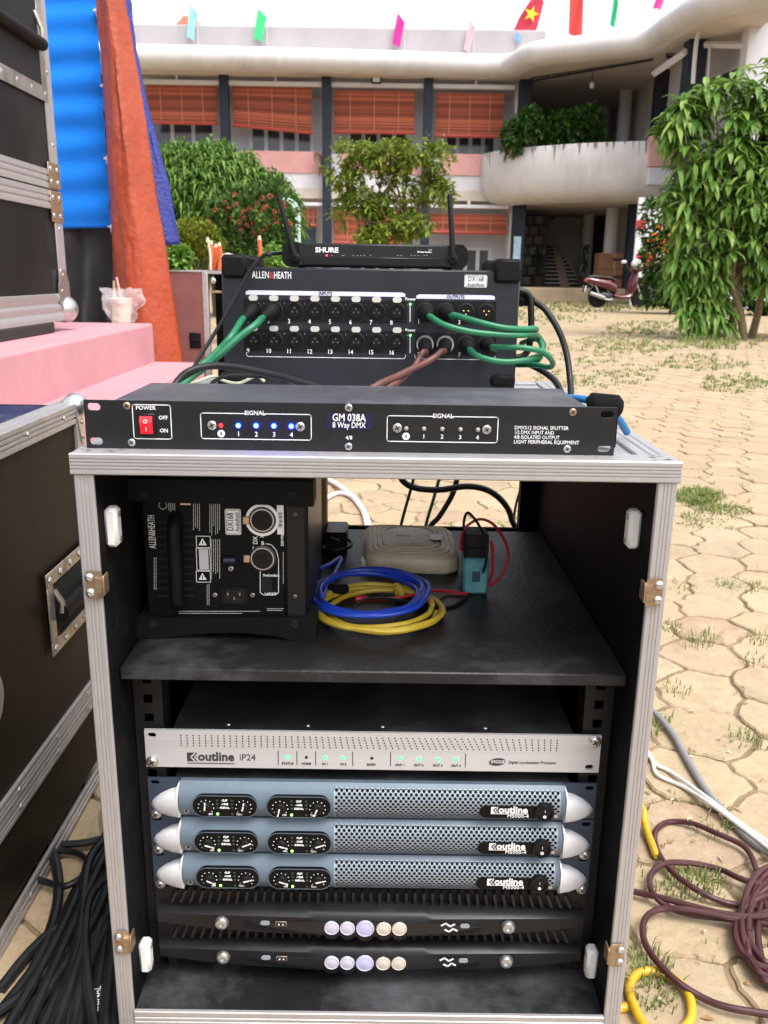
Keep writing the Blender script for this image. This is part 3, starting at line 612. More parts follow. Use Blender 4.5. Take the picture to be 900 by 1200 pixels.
# flags along the roof
def flag(u, v, wd, ht, col, label, ybk=32.3, lean=-.2, star=False, pole=True, cut=0):
    c = at(u, v, y=ybk); k = ybk/1012; w_, h_ = wd*k, ht*k; o = thing('flag', (c.x, ybk, zT), label, 'flag', 'small flags along the school roof')
    q = MB(); nx, nz_ = 6, 8
    for j in range(nz_+1):
        for i in range(nx+1):
            s, t = i/nx-.5, j/nz_; ww = w_*(.35+.65*min(1, t*1.6)) if cut else w_
            q.v.append(c+Vector((s*ww+lean*h_*(t-.5), .06*math.sin(s*7+t*4), h_*(.5-t)-.30*h_*s*(1-.5*t))))
    q.f = [[j*(nx+1)+i, j*(nx+1)+i+1, (j+1)*(nx+1)+i+1, (j+1)*(nx+1)+i] for j in range(nz_) for i in range(nx)]; q.mi = [0]*len(q.f)
    f = q.build('cloth', mat('flag '+label[:14], col, .7, alpha=1), o, 60)
    if star:
        s = MB(); cc = c+Vector((0, -.12, .05*h_)); r_ = h_*.2; s.add([cc+Vector(((r_ if t % 2 == 0 else r_*.4)*math.sin(t*math.pi/5+.3), 0, (r_ if t % 2 == 0 else r_*.4)*math.cos(t*math.pi/5+.3))) for t in range(10)], [tuple(range(10))], mat('yellow star', (.8, .55, .02), .7)); s.build('star', None, o, 0)
    if pole:
        q = MB(); px = c.x+w_*.5+lean*h_*-.5; q.tube([(px, ybk, zT), (px-.02, ybk, c.z+h_*.55)], .018, 6, mat('flag pole', (.5, .5, .5), .5)); q.build('pole', None, o)
flag(225, 28, 7, 28, (.30, .58, .68), 'pale blue flag on the school roof near the red roof tiles'); flag(305, 31, 9, 26, (.06, .60, .22), 'bright green flag standing alone over the crooked blind')
flag(467, 37, 8, 27, (.62, .03, .30), 'magenta pink flag between the two middle dark columns'); flag(550, 44, 6, 26, (.70, .45, .52), 'washed out pale pink flag near the bend in the roof edge')
flag(622, 20, 20, 42, (.50, .03, .06), 'large red flag with a yellow star', 32.6, -.45, True, cut=1); flag(607, 44, 7, 8, (.25, .42, .62), 'small pale blue flag under the large red flag', 32.4, 0, False, False)
flag(675, 12, 15, 52, (.50, .04, .03), 'plain red flag hanging limp over the curved roof', 31.5, .05); flag(720, 12, 5, 32, (.03, .42, .17), 'narrow dark green flag over the curved roof', 31, -.05); flag(772, 2, 8, 14, (.60, .05, .28), 'pink flag cut off by the top of the picture', 30, -.2)

# ================================================================ PLANTS
def leaf(q, p, d, up, L, W, droop=.0, seg=2):
    s = d.cross(up); s = s.normalized() if s.length > 1e-4 else Vector((1, 0, 0)); k = len(q.v)
    if seg == 1:
        m_ = p+d*L*.45; t = p+d*L-Vector((0, 0, droop*L)); q.v += [p, m_+s*W, t, m_-s*W]; q.f.append([k, k+1, k+2, k+3]); q.mi.append(0); return
    m1 = p+d*L*.33-Vector((0, 0, droop*L*.10)); m2 = p+d*L*.68-Vector((0, 0, droop*L*.42)); t = p+d*L*.93-Vector((0, 0, droop*L*.95)); n_ = s.cross(d)*W*.25
    q.v += [p, m1+s*W+n_, m1, m1-s*W+n_, m2+s*W*.8+n_, m2, m2-s*W*.8+n_, t]
    q.f += [[k, k+1, k+2], [k, k+2, k+3], [k+1, k+4, k+5, k+2], [k+2, k+5, k+6, k+3], [k+4, k+7, k+5], [k+5, k+7, k+6]]; q.mi += [0]*6
def rdir(g, up=0):
    while True:
        v = Vector((g.uniform(-1, 1), g.uniform(-1, 1), g.uniform(-1, 1)))
        if .05 < v.length < 1: v.normalize(); v.z += up; return v.normalized()
def ell(u, v, ru, rv, y, dy=None):
    """ellipsoid crown lobe from its picture outline at distance y: centre and radii in metres"""
    c = at(u, v, y=y); k = (y+.76)/1012; return c, ru*k, (dy if dy else ru*k*.9), rv*k
def crown(g, lobes, n, L, W, droop, up, seg=1, gap=.0, shell=.55, freq=2.2, clump=5, csz=1.0):
    q = MB(); tot = sum(a*b*c_ for _, a, b, c_ in lobes); pts = []
    for c, a, b, h_ in lobes:
        for _ in range(int(n*a*b*h_/tot)+1):
            d = rdir(g); r_ = shell+(1-shell)*g.random()**.6; p = c+Vector((d.x*a*r_, d.y*b*r_, d.z*h_*r_))
            if gap and noise.noise(p*freq) < gap-.5: continue
            pts.append((p, d))
    for p, d in pts:
        for _ in range(clump):
            dd = (d*.7+rdir(g)*.9+Vector((0, 0, up))).normalized(); leaf(q, p+rdir(g)*L*csz*.6*g.random(), dd, Vector((g.uniform(-.3, .3), g.uniform(-.3, .3), 1)).normalized(), L*g.uniform(.6, 1.2), W*g.uniform(.7, 1.2), droop*g.uniform(.5, 1.3), seg)
    return q, pts
BARK = mat('grey brown bark', (.13, .095, .065), .9, var=.35, scale=12, bump=.3)
def limbs(g, base, tips, r0, m=BARK, fork=None):
    q = MB(); f = fork or base.lerp(sum((t for t in tips), Vector())/len(tips), .4)
    q.tube(cat_([base, base.lerp(f, .5)+Vector((g.uniform(-.04, .04), 0, 0)), f], 4), [r0*(1-.04*i) for i in range(9)], 9, m)
    for t in tips:
        md = f.lerp(t, .5)+rdir(g)*(t-f).length*.12; pts = cat_([f, md, t], 4); q.tube(pts, [max(.004, r0*.55*(1-i/len(pts)*.85)) for i in range(len(pts))], 6, m)
    return q
def plant(name, label, cat_n, base, q, lm, limb, crown_name='crown', extra=None, smooth=0, group=None):
    o = thing(name, base, label, cat_n, group); q.build(crown_name, lm, o, smooth)['kind'] = 'stuff'
    if limb: limb.build('trunk', None, o)
    return o
g = random.Random(77)
L_BUSH = leaf_mat('weeping bush leaf', (.045, .11, .014), (.09, .185, .026), (.18, .28, .055), .5, .3)
lob = [ell(252, 252, 74, 66, 16), ell(215, 250, 44, 72, 16), ell(305, 262, 48, 56, 16), ell(255, 210, 50, 38, 16), ell(205, 196, 30, 24, 16)]
q, pts = crown(g, lob, 4600, .20, .024, .75, .12, 1, 0, .74, 2, 6, .9)
bs_ = at(255, 400, y=16); bs_.z = 0; plant('weeping_bush', 'large rounded bush with fine drooping leaves, behind the red flowering shrub', 'bush', bs_, q, L_BUSH, limbs(g, bs_, [p for p, _ in pts[::170]], .07))
L_FLW = leaf_mat('ixora leaf', (.035, .085, .016), (.065, .135, .026), (.13, .21, .05), .45, .25)
lob = [ell(296, 262, 48, 40, 9.5), ell(320, 250, 30, 34, 9.5), ell(270, 250, 28, 24, 9.5), ell(300, 300, 48, 30, 9.5)]
q, pts = crown(g, lob, 1150, .085, .020, .2, .35, 1, .25, .6, 6, 6, 1)
bs_ = at(298, 400, y=9.5); bs_.z = 0; rb = plant('flowering_shrub', 'shrub with clusters of small red flowers, in front of the large rounded bush', 'shrub', bs_, q, L_FLW, limbs(g, bs_, [p for p, _ in pts[::60]], .03))
fm_ = leaf_mat('red blossom', (.42, .03, .03), (.55, .07, .06), (.62, .17, .14), .6, .2)
fpx = [(280, 262), (286, 256), (300, 249), (312, 242), (297, 248), (308, 246), (321, 254), (330, 236), (334, 241), (268, 245), (276, 240), (279, 260), (252, 246), (264, 250), (290, 264), (307, 271), (322, 275), (314, 266), (309, 258), (297, 262), (301, 240), (285, 248), (317, 230), (275, 228), (245, 259), (292, 233), (333, 256), (283, 271), (298, 274), (264, 238), (322, 248), (340, 262), (307, 232), (325, 262), (270, 256), (291, 244)]
for i, (u, v) in enumerate(fpx):
    c = at(u, v, y=9.16+g.uniform(-.06, .1)); f = MB()
    for _ in range(20):
        d = rdir(g, .2); leaf(f, c+d*.016, (d+rdir(g)*.6).normalized(), rdir(g), .018, .006, 0, 1)
    f.build('flower_head', fm_, rb, 0)
L_YG = leaf_mat('golden shrub leaf', (.09, .13, .012), (.19, .23, .025), (.32, .34, .05), .5, .3)
lob = [ell(228, 280, 28, 20, 8.4), ell(246, 286, 16, 16, 8.4), ell(212, 290, 18, 18, 8.4)]
q, pts = crown(g, lob, 700, .055, .014, .1, .4, 1, .2, .6, 8, 6, 1)
bs_ = at(228, 330, y=8.4); bs_.z = 0; plant('golden_shrub', 'low golden-green shrub beside the edge of the blue tarpaulin', 'shrub', bs_, q, L_YG, limbs(g, bs_, [p for p, _ in pts[::40]], .02))
L_BR = leaf_mat('bright young leaf', (.10, .22, .03), (.17, .32, .05), (.26, .42, .10), .4, .35)
lob = [ell(209, 305, 15, 13, 5.6), ell(202, 314, 12, 10, 5.6)]
q, pts = crown(g, lob, 130, .075, .018, .3, .4, 2, 0, .5, 5, 4, 1)
bs_ = at(208, 400, y=5.6); bs_.z = 0; plant('young_plant', 'small bright green plant between orange tarpaulin and golden shrub', 'plant', bs_, q, L_BR, limbs(g, bs_, [p for p, _ in pts[::18]], .012))
lob = [ell(332, 308, 20, 8, 6.5), ell(318, 300, 14, 10, 6.5)]
q, pts = crown(g, lob, 120, .06, .016, .3, .4, 2, 0, .5, 5, 4, 1)
bs_ = at(326, 400, y=6.5); bs_.z = 0; plant('young_plant', 'small bright green plant peeping out beside the receiver, below the red flowers', 'plant', bs_, q, L_BR, limbs(g, bs_, [p for p, _ in pts[::18]], .012))
# slim yellow-green tree behind the receiver
L_TR = leaf_mat('yellow green tree leaf', (.10, .17, .02), (.19, .26, .035), (.33, .36, .065), .45, .35)
yt_ = 14.5; lob = [ell(u, v, a, b, yt_) for u, v, a, b in ((402, 188, 18, 20), (428, 176, 22, 13), (452, 182, 24, 16), (485, 180, 26, 16), (513, 188, 20, 20), (408, 214, 16, 14), (440, 210, 24, 16), (472, 206, 22, 18), (505, 212, 22, 18), (520, 228, 14, 14), (425, 238, 20, 16), (452, 238, 16, 14), (488, 240, 16, 12), (428, 262, 20, 14), (455, 268, 28, 16), (440, 284, 34, 14), (485, 262, 20, 14), (405, 250, 14, 16), (400, 196, 14, 22), (495, 196, 20, 14))]
q, pts = crown(g, lob, 2700, .125, .027, .30, .15, 1, .36, .2, 2.8, 5, 1.3)
bs_ = at(478, 420, y=yt_); bs_.z = 0; fk = at(482, 275, y=yt_)
plant('courtyard_tree', 'slim airy yellow-green tree standing behind the receiver', 'tree', bs_, q, L_TR, limbs(g, bs_, [l_[0]+Vector((0, g.uniform(-.2, .2), 0)) for l_ in lob], .05, BARK, fk))
# two clipped trees on the balcony
L_BAL = leaf_mat('balcony tree leaf', (.03, .085, .018), (.055, .13, .028), (.10, .18, .045), .45, .25)
for (cs, lab) in ((((602, 158, 12, 14), (618, 150, 16, 18), (632, 152, 12, 14), (610, 170, 20, 10), (622, 138, 8, 10)), 'dark green tree on the curved balcony, next to the dark column'), (((655, 155, 16, 20), (675, 148, 20, 22), (692, 140, 12, 16), (690, 160, 16, 16), (662, 166, 24, 10), (703, 162, 7, 10)), 'wider dark green tree on the curved balcony, next to the round white column')):
    lob = [ell(*c_, 30.6, .6) for c_ in cs]; q, pts = crown(g, lob, 620, .22, .06, .2, .3, 1, .2, .4, 2, 5, 1); bs_ = at(cs[1][0], 185, y=30.8); bs_.z = zb0+.36; plant('balcony_tree', lab, 'tree', bs_, q, L_BAL, limbs(g, bs_, [p for p, _ in pts[::50]], .05), group='trees on the curved balcony')
# mango tree: whorls of long drooping leaves
L_MG = leaf_mat('mango leaf', (.06, .155, .022), (.15, .28, .05), (.29, .40, .10), .34, .35)
ym = 11.6; lob = [ell(u, v, a, b, ym) for u, v, a, b in ((812, 122, 30, 20), (850, 112, 36, 18), (892, 105, 30, 30), (798, 150, 26, 26), (840, 150, 44, 36), (890, 165, 44, 46), (808, 195, 36, 34), (860, 205, 48, 40), (930, 150, 40, 60), (800, 235, 30, 26), (845, 250, 46, 36), (900, 255, 46, 50), (940, 280, 40, 70), (820, 290, 30, 34), (865, 300, 40, 34), (820, 340, 22, 30), (885, 335, 26, 26), (905, 340, 30, 26), (835, 318, 24, 24), (780, 160, 10, 16), (960, 200, 30, 60), (826, 368, 20, 18), (803, 355, 24, 28), (842, 368, 18, 16), (795, 325, 18, 24))]
bs_ = at(868, 393, z=0); mg = thing('mango_tree', bs_, 'big mango tree with drooping glossy leaves, its stems rising from the paving', 'mango tree')
allv = []; tips = []
tot = sum(a*b*c_ for _, a, b, c_ in lob)
for c, a, b, h_ in lob:
    for _ in range(max(9, int(760*a*b*h_/tot))):
        d = rdir(g); d.y = -abs(d.y) if g.random() < .72 else d.y; r_ = .45+.55*g.random()**.6; p = c+Vector((d.x*a*r_, d.y*b*r_, d.z*h_*r_))
        if noise.noise(p*2.6+Vector((4, 1, 7))) > -.19: tips.append((p, d))
for p, d in tips:
    hd = Vector((d.x, d.y, max(.1, d.z)+.55)).normalized(); nl = g.randint(7, 12)
    for k in range(nl):
        az = 6.283*k/nl+g.uniform(-.3, .3); ax_ = hd.orthogonal().normalized(); rad = Matrix.Rotation(az, 3, hd) @ ax_; dd = (rad*.9+hd*g.uniform(-.25, .45)).normalized(); allv.append((p+hd*g.uniform(-.04, .04), dd, g.uniform(.20, .34), g.uniform(.032, .047), g.uniform(.22, .70)))
def front(t):
    u, v, d_ = proj(t[0]+t[1]*t[2]*.5); return (0 if -5 < u < 905 else 5)+t[0].y*.6-t[2]*1.5
order = sorted(range(len(allv)), key=lambda i: front(allv[i])); first = set(order[:300])
protos = []
for k in range(6):
    q = MB(); leaf(q, Vector((0, 0, 0)), Vector((1, 0, .0)), Vector((0, 0, 1)), .20+.012*k, .029, .36+.11*k, 2); me = bpy.data.meshes.new('leaf'); me.from_pydata(q.v, [], q.f); me.materials.append(L_MG); me.polygons.foreach_set('use_smooth', [True]*len(me.polygons)); protos.append(me)
q = MB()
for i, (p, d, L_, W_, dr) in enumerate(allv):
    if i in first:
        o = bpy.data.objects.new('leaf', protos[min(5, max(0, int((dr-.45)/.12)))]); COL.objects.link(o); o.parent = mg; o.location = p-bs_
        x_ = d; y_ = Vector((0, 0, 1)).cross(x_); y_ = y_.normalized() if y_.length > .01 else Vector((0, 1, 0)); z_ = x_.cross(y_); o.rotation_euler = Matrix((x_, y_, z_)).transposed().to_euler(); s_ = L_/.22; o.scale = (s_, s_, s_)
    else: leaf(q, p, d, Vector((0, 0, 1)), L_, W_, dr, 2)
q.build('foliage', L_MG, mg, 0)['kind'] = 'stuff'
tb = MB(); tg = [t for t, _ in tips[::9]]
stems = [(at(872, 398, z=0), at(858, 335, y=ym)), (at(858, 399, z=0), at(868, 330, y=ym+.1)), (at(880, 396, z=0), at(893, 330, y=ym+.05)), (at(838, 392, z=0), at(832, 345, y=ym-.1))]
MBK = mat('mango bark', (.22, .16, .10), .85, var=.35, scale=20, bump=.35)
for k, (a, f) in enumerate(stems):
    tb.tube(cat_([a-Vector((0, 0, .03)), a.lerp(f, .5)+Vector((.03*(-1)**k, 0, 0)), f], 5), [.062*(1-.035*i)*(.55 if k == 3 else 1) for i in range(11)], 9, MBK)
for k, t in enumerate(tg):
    f = min((s[1] for s in stems), key=lambda s: (s-t).length); md = f.lerp(t, .55)+rdir(g)*.08; pts = cat_([f, md, t], 4); tb.tube(pts, [.026*(1-i/len(pts)*.85) for i in range(len(pts))], 6, MBK)
tb.build('trunk', None, mg, 60)
# leaf litter and earth at the mango's foot
q = MB(); c = bs_; q.add([c+Vector((.75*math.cos(t*.35)*(1+.2*math.sin(t*2.1)), .45*math.sin(t*.35)*(1+.2*math.cos(t*1.7)), .006)) for t in range(18)]+[c+Vector((0, 0, .05))], [(i, (i+1) % 18, 18) for i in range(18)]); tag(q.build('earth_mound', mat('brown garden earth', (.14, .075, .04), .95, var=.3, scale=14, bump=.5), None, 60), 'bare reddish earth around the foot of the mango tree', kind='structure')
# dark bush beyond the mango
L_DB = leaf_mat('dark hedge leaf', (.022, .070, .015), (.045, .11, .022), (.10, .17, .04), .45, .25)
lob = [ell(u, v, a, b, 20.5) for u, v, a, b in ((772, 262, 22, 30), (790, 240, 26, 28), (778, 300, 28, 34), (808, 290, 30, 50), (776, 335, 22, 24), (800, 340, 32, 22), (765, 348, 12, 10), (825, 320, 30, 40), (858, 328, 30, 36), (895, 325, 30, 40), (930, 320, 30, 44))]
q, pts = crown(g, lob, 2600, .17, .05, .25, .2, 1, .15, .6, 2, 5, 1)
bs_ = at(785, 362, z=0); bs_ = Vector((at(785, 362, y=20.5).x, 20.5, 0)); db = plant('flowering_bush', 'dark green bush with a few orange blossoms, beside the parked scooter', 'bush', bs_, q, L_DB, limbs(g, bs_, [p for p, _ in pts[::140]], .05))
fo = leaf_mat('orange blossom', (.55, .10, .02), (.62, .16, .03), (.66, .25, .06), .6, .2)
for u, v in ((763, 282), (768, 276), (775, 288), (781, 284), (787, 277), (772, 268), (795, 286), (760, 300), (779, 295)):
    c = at(u, v, y=20.5-.62+g.uniform(-.1, .1)); f = MB()
    for _ in range(9): d = rdir(g, .2); leaf(f, c+d*.045, (d+rdir(g)*.6).normalized(), rdir(g), .055, .020, 0, 1)
    f.build('flower_head', fo, db, 0)
# potted plants by the stairs
for (u, v, lab) in ((630, 330, 'potted plant beside the cream partition in the entrance'), (683, 332, 'potted plant on the far side of the staircase in the entrance')):
    c = at(u, v, y=34.3); c.z = .45; o = thing('potted_plant', c, lab, 'potted plant', 'potted plants beside the stairs'); MB().lathe([(.16, 0), (.24, .4), (.26, .42), (.2, .40)], 14, Matrix.Translation(c), mat('dark pot', (.10, .06, .045), .7)).build('pot', None, o)
    q = MB(); 
    for _ in range(150): d = rdir(g, .8); leaf(q, c+Vector((g.uniform(-.1, .1), g.uniform(-.1, .1), .42+g.random()*1.1)), d, Vector((0, 0, 1)), .34, .035, .4, 1)
    q.build('foliage', L_DB, o, 0)['kind'] = 'stuff'

# ---- cartons, poster stand, pale chair, scooter
def carton(u0, u1, vb, vt, y, lab, zz=None):
    a, b = at(u0, vb, y=y), at(u1, vt, y=y); z0_ = .452 if zz is None else zz; o = thing('carton', ((a.x+b.x)/2, y+.3, z0_), lab, 'cardboard box', 'cardboard boxes in the entrance'); CT = mat('brown cardboard', (.24, .115, .060), .8, var=.15, scale=4)
    z1_ = b.z; MB().box(a.x, b.x, y, y+.7, z0_+.002, z1_, .01, CT).build('box', None, o); q = MB(); q.box((a.x+b.x)/2-.03, (a.x+b.x)/2+.03, y-.003, y+.703, z0_+.004, z1_+.003, 0, mat('packing tape', (.36, .22, .13), .4)); q.build('tape', None, o)
    q = MB(); q.box(a.x+.35*(b.x-a.x)+.1, a.x+.75*(b.x-a.x)+.1, y-.004, y-.001, z0_+(z1_-z0_)*.5, z0_+(z1_-z0_)*.7, 0, mat('dark carton print', (.06, .03, .02), .7)); q.build('print', None, o); return z1_
zc_ = carton(700, 740, 330, 316, 31.2, 'lower cardboard box of the two stacked behind the scooter'); carton(701, 739, 316, 297, 31.25, 'upper cardboard box of the two stacked behind the scooter', zc_+.003)
yp = 25.5; a, b = at(741, 325, y=yp), at(764, 240, y=yp); ps = thing('poster_stand', ((a.x+b.x)/2, yp, 0), 'white board with red posters standing behind the scooter, partly hidden by the bush', 'poster board')
MB().box(a.x, b.x+.5, yp, yp+.04, at(745, 325, y=yp).z, b.z+.2, 0, mat('white poster paper', (.68, .68, .7), .6)).build('board', None, ps)
q = MB()
for u0, v0, u1, v1 in ((746, 297, 768, 316), (746, 258, 756, 270)): c1, c2 = at(u0, v0, y=yp), at(u1, v1, y=yp); MB().box(c1.x, c2.x, yp-.004, yp-.001, c2.z, c1.z, 0, mat('red poster ink', (.50, .03, .05), .6)).build('poster', None, ps)
for k in range(4): c1 = at(748+k*2.3, 307, y=yp); q.box(c1.x, c1.x+.03, yp-.007, yp-.004, c1.z-.12, c1.z+.1, 0, mat('white poster paper', (.68,)*3))
q.build('lettering', None, ps); q = MB(); q.box(a.x, a.x+.06, yp+.041, yp+.1, 0, b.z+.2, 0, WALL); q.box(b.x+.4, b.x+.46, yp+.041, yp+.1, 0, b.z+.2, 0, WALL); q.build('post', None, ps)
yc_ = 12.6; q = MB(); PG = mat('pale green painted steel', (.42, .58, .50), .5)
for du in (0, 3.6): q.tube(cat_([at(318+du, 235+du*.2, y=yc_), at(330+du, 233, y=yc_), at(340+du, 237, y=yc_), at(346+du, 248, y=yc_), at(347+du, 275, y=yc_), at(347.5+du, 345, y=yc_), Vector((at(348+du, 345, y=yc_).x, yc_, 0))], 5), .022, 7, PG)
for v in (258, 270, 284): q.tube([at(346, v, y=yc_), at(351, v, y=yc_)], .014, 6, PG)
tag1(q, 'steel_arch', None, 'pale green bent steel frame beside the large rounded bush', 'metal frame', (at(348, 345, y=yc_).x, yc_, 0))

# scooter, seen from its left rear, standing on its centre stand
def scooter(u, vb, y):
    c = at(u, vb, y=y); s = 1.06; o = thing('motor_scooter', (c.x, y, 0), 'dark red motor scooter with mirrors, parked in front of the school entrance', 'motor scooter')
    rz = R(14); M = Matrix.Translation((c.x, y, .0)) @ Matrix.Rotation(rz, 4, 'Z') @ Matrix.Scale(s, 4)     # local +x forward (right in the picture)
    MR = mat('dark red scooter paint', (.085, .006, .013), .25, coat=.6); GY = mat('silver engine', (.45, .45, .46), .35, .7); SK = mat('scooter seat', (.03, .028, .03), .6)
    def P(x, yy, z): return M @ Vector((x, yy, z))
    def wheel(x, nm):
        t = MB(); mw = M @ Matrix.Translation((x, 0, .285)) @ Matrix.Rotation(math.pi/2, 4, 'X')
        t.lathe([(.225, -.04), (.262, -.045), (.283, -.025), (.285, 0), (.283, .025), (.262, .045), (.225, .04)], 28, mw, RUBBER); w_ = t.build(nm, None, o, 50)
        r_ = MB(); r_.lathe([(.20, -.03), (.226, -.04), (.226, .04), (.20, .03)], 28, mw, GY); r_.lathe([(.06, -.05), (.06, .05)], 14, mw, GY)
        for k in range(5): a = k*6.283/5; r_.tube([mw @ Vector((.05*math.cos(a), .05*math.sin(a), 0)), mw @ Vector((.21*math.cos(a+.15), .21*math.sin(a+.15), 0))], .018*s, 6, GY)
        r_.build('rim', None, w_, 50)
    wheel(0, 'wheel'); wheel(1.25, 'wheel')
    def hull(nm, secs, m):
        """secs: (x, z low, z high, half width)"""
        q = MB(); n_ = 10
        for x, za, zb_, hw in secs:
            for k in range(n_): a = 6.283*k/n_; ca, sa = math.cos(a), math.sin(a); q.v.append(P(x, hw*math.copysign(abs(ca)**.7, ca), (za+zb_)/2+(zb_-za)/2*math.copysign(abs(sa)**.7, sa)))
        q.f = [[i*n_+k, i*n_+(k+1) % n_, (i+1)*n_+(k+1) % n_, (i+1)*n_+k] for i in range(len(secs)-1) for k in range(n_)]+[list(range(n_)), list(range((len(secs)-1)*n_, len(secs)*n_))]; q.mi = [0]*len(q.f); q.mats = [m]; return q.build(nm, None, o, 50)
    hull('tail_body', [(-.42, .70, .76, .05), (-.30, .62, .78, .12), (-.05, .52, .76, .17), (.25, .44, .74, .18), (.45, .36, .62, .17)], MR)
    hull('seat', [(-.34, .765, .80, .07), (-.2, .765, .84, .12), (.05, .76, .81, .14), (.30, .73, .80, .13), (.44, .66, .74, .10)], SK)
    hull('floorboard', [(.40, .24, .40, .16), (.6, .22, .34, .17), (.85, .22, .36, .17), (.95, .26, .5, .16)], MR)
    hull('leg_shield', [(.88, .28, .6, .17), (.96, .34, .86, .22), (1.03, .42, .98, .2), (1.08, .55, .94, .12)], MR)
    hull('front_fender', [(1.0, .40, .52, .05), (1.12, .50, .60, .07), (1.25, .54, .62, .07), (1.40, .46, .54, .06), (1.48, .38, .44, .03)], MR)
    hull('handlebar_cowl', [(.86, .96, 1.02, .05), (.95, .94, 1.06, .12), (1.05, .90, 1.04, .12), (1.12, .92, .98, .05)], MR)
    hull('engine', [(-.06, .22, .34, .07), (.1, .2, .42, .11), (.32, .22, .40, .12), (.44, .26, .36, .08)], mat('dark engine', (.04, .04, .042), .5))
    q = MB(); q.tube(cat_([P(.36, -.12, .22), P(.2, -.16, .21), P(.0, -.17, .26)], 4), .03*s, 8, GY); q.tube([P(.1, -.175, .25), P(-.02, -.18, .29), P(-.32, -.17, .38)], [.05, .062, .05], 12, GY); q.build('exhaust', None, o)
    q = MB()
    for yy in (-.09, .09): q.tube([P(0, yy, .285), P(-.16, yy, .62)], .018*s, 6, GY); q.tube([P(1.25, yy*.7, .285), P(1.08, yy*.7, .6)], .022*s, 6, GY)
    q.tube([P(.98, 0, .95), P(.95, .32, 1.03)], .018, 7, PLAST); q.tube([P(.98, 0, .95), P(.95, -.32, 1.03)], .018, 7, PLAST); q.build('handlebar', None, o)
    for sgn in (-1, 1):
        q = MB(); q.tube(cat_([P(.97, sgn*.26, 1.03), P(.93, sgn*.32, 1.12), P(.91, sgn*.36, 1.17)], 4), .01, 6, PLAST); ctr = P(.90, sgn*.40, 1.19); q.ball(ctr, .065, 1.25, .35, .8, 12, 7, mat('pale mirror', (.62, .64, .66), .25)); q.build('mirror', None, o)
    q = MB(); q.ball(P(-.38, 0, .70), .06, 1.0, 1.5, .7, 12, 7, mat('red tail lens', (.35, .06, .05), .2)); q.build('tail_light', None, o)
    q = MB(); a4 = [P(-.44, -.09, .42), P(-.44, .09, .42), P(-.40, .09, .56), P(-.40, -.09, .56)]; q.add(a4+[p+Vector((.012, .004, 0)) for p in a4], [(0, 1, 2, 3), (4, 7, 6, 5), (0, 4, 5, 1), (1, 5, 6, 2), (2, 6, 7, 3), (3, 7, 4, 0)], WHITEP); q.tube([P(-.30, 0, .62), P(-.42, 0, .52), P(-.46, 0, .40)], .03, 6, PLAST); q.build('number_plate', None, o)
    q = MB(); q.tube([P(.25, .06, .24), P(.22, .14, .0)], .016, 6, PLAST); q.tube([P(.25, -.06, .24), P(.22, -.14, .0)], .016, 6, PLAST); q.build('stand', None, o)
    hc = P(.95, -.20, 1.13); h_ = thing('helmet', hc, 'white helmet hanging on the handlebar of the red scooter', 'helmet'); q = MB(); q.ball(hc, .145, 1.1, 1, .95, 16, 9, mat('white helmet shell', (.72, .70, .70), .25)); q.build('shell', None, h_); q = MB(); q.tube([hc+Vector((-.14, -.05, -.07)), hc+Vector((0, -.15, -.085)), hc+Vector((.15, -.05, -.07))], .014, 6, PLAST); q.build('rim', None, h_)
scooter(700, 357, 24.4)

# ================================================================ RACK CASE
W = .2712; ZL = .6353; ZT = .6548; RD = .60
rack = thing('rack_case', (0, .3, 0), 'open black rack case with aluminium edges', 'rack case')
rack['label'] = 'open black rack case with aluminium edges, holding the amplifiers and processors'
MB().box(-.2635, -.2540, .004, RD-.004, .02, ZL-.001, 0, BOARD).build('side_panel', None, rack)
MB().box(.2540, .2635, .004, RD-.004, .02, ZL-.001, 0, BOARD).build('side_panel', None, rack)
for s in (-1, 1):
    mb = MB(); prof = ribbed(.0175, .004, 4, .0006)
    mb.prism([(s*.2625+p[0], .004-p[1]) for p in prof], .0, ZL-.0006, 'z', ALU)
    mb.box(s*.2637, s*.2712, .0042, .030, 0, ZL-.0006, 0, ALU)
    mb.build('corner_rail', None, rack)
    mb = MB(); mb.box(s*.2637, s*.2712, RD-.03, RD, 0, ZL-.0006, 0, ALU); mb.box(s*.2535, s*.2636, RD-.0035, RD, 0, ZL-.0006, 0, ALU)
    mb.build('corner_rail', None, rack)
# lid: board, ribbed front moulding, side and back mouldings
MB().box(-.245, .245, .028, RD-.028, ZL+.004, ZT-.0035, 0, mat('lid laminate', (.30, .30, .32), .45, var=.15, scale=20, dirt=(.1, .09, .09), dirt_amt=.5)).build('lid_panel', None, rack)
mb = MB(); prof = ribbed(.0195, .004, 5, .0010)
mb.prism([(.002-p[1], ZL+.00975+p[0]) for p in prof], -W-.002, W+.002, 'x', ALU)
mb.box(-W-.0018, W+.0018, .0021, .030, ZT-.0025, ZT, .0008, ALU); mb.box(-W+.02, W-.02, .0021, .03, ZL, ZL+.0035, 0, ALU)
mb.build('front_moulding', None, rack)
for s in (-1, 1):
    mb = MB(); mb.prism([(s*(W+.0018-.016+p[0]), ZT-.0036+p[1]) for p in ribbed(.031, .0036, 3, .0012)], .0305, RD, 'y', ALU)
    mb.box(s*(W-.002), s*(W+.0018), .0305, RD, ZL, ZT-.0038, .0006, ALU); mb.box(s*.2465, s*(W-.0025), .0305, RD, ZL+.0005, ZL+.0035, 0, BOARD)
    mb.build('lid_moulding', None, rack)
mb = MB(); mb.box(-.2395, .2395, RD-.027, RD, ZT-.004, ZT, .0008, ALU); mb.box(-.2395, .2395, RD-.004, RD, ZL, ZT-.0042, 0, ALU); mb.build('lid_moulding', None, rack)
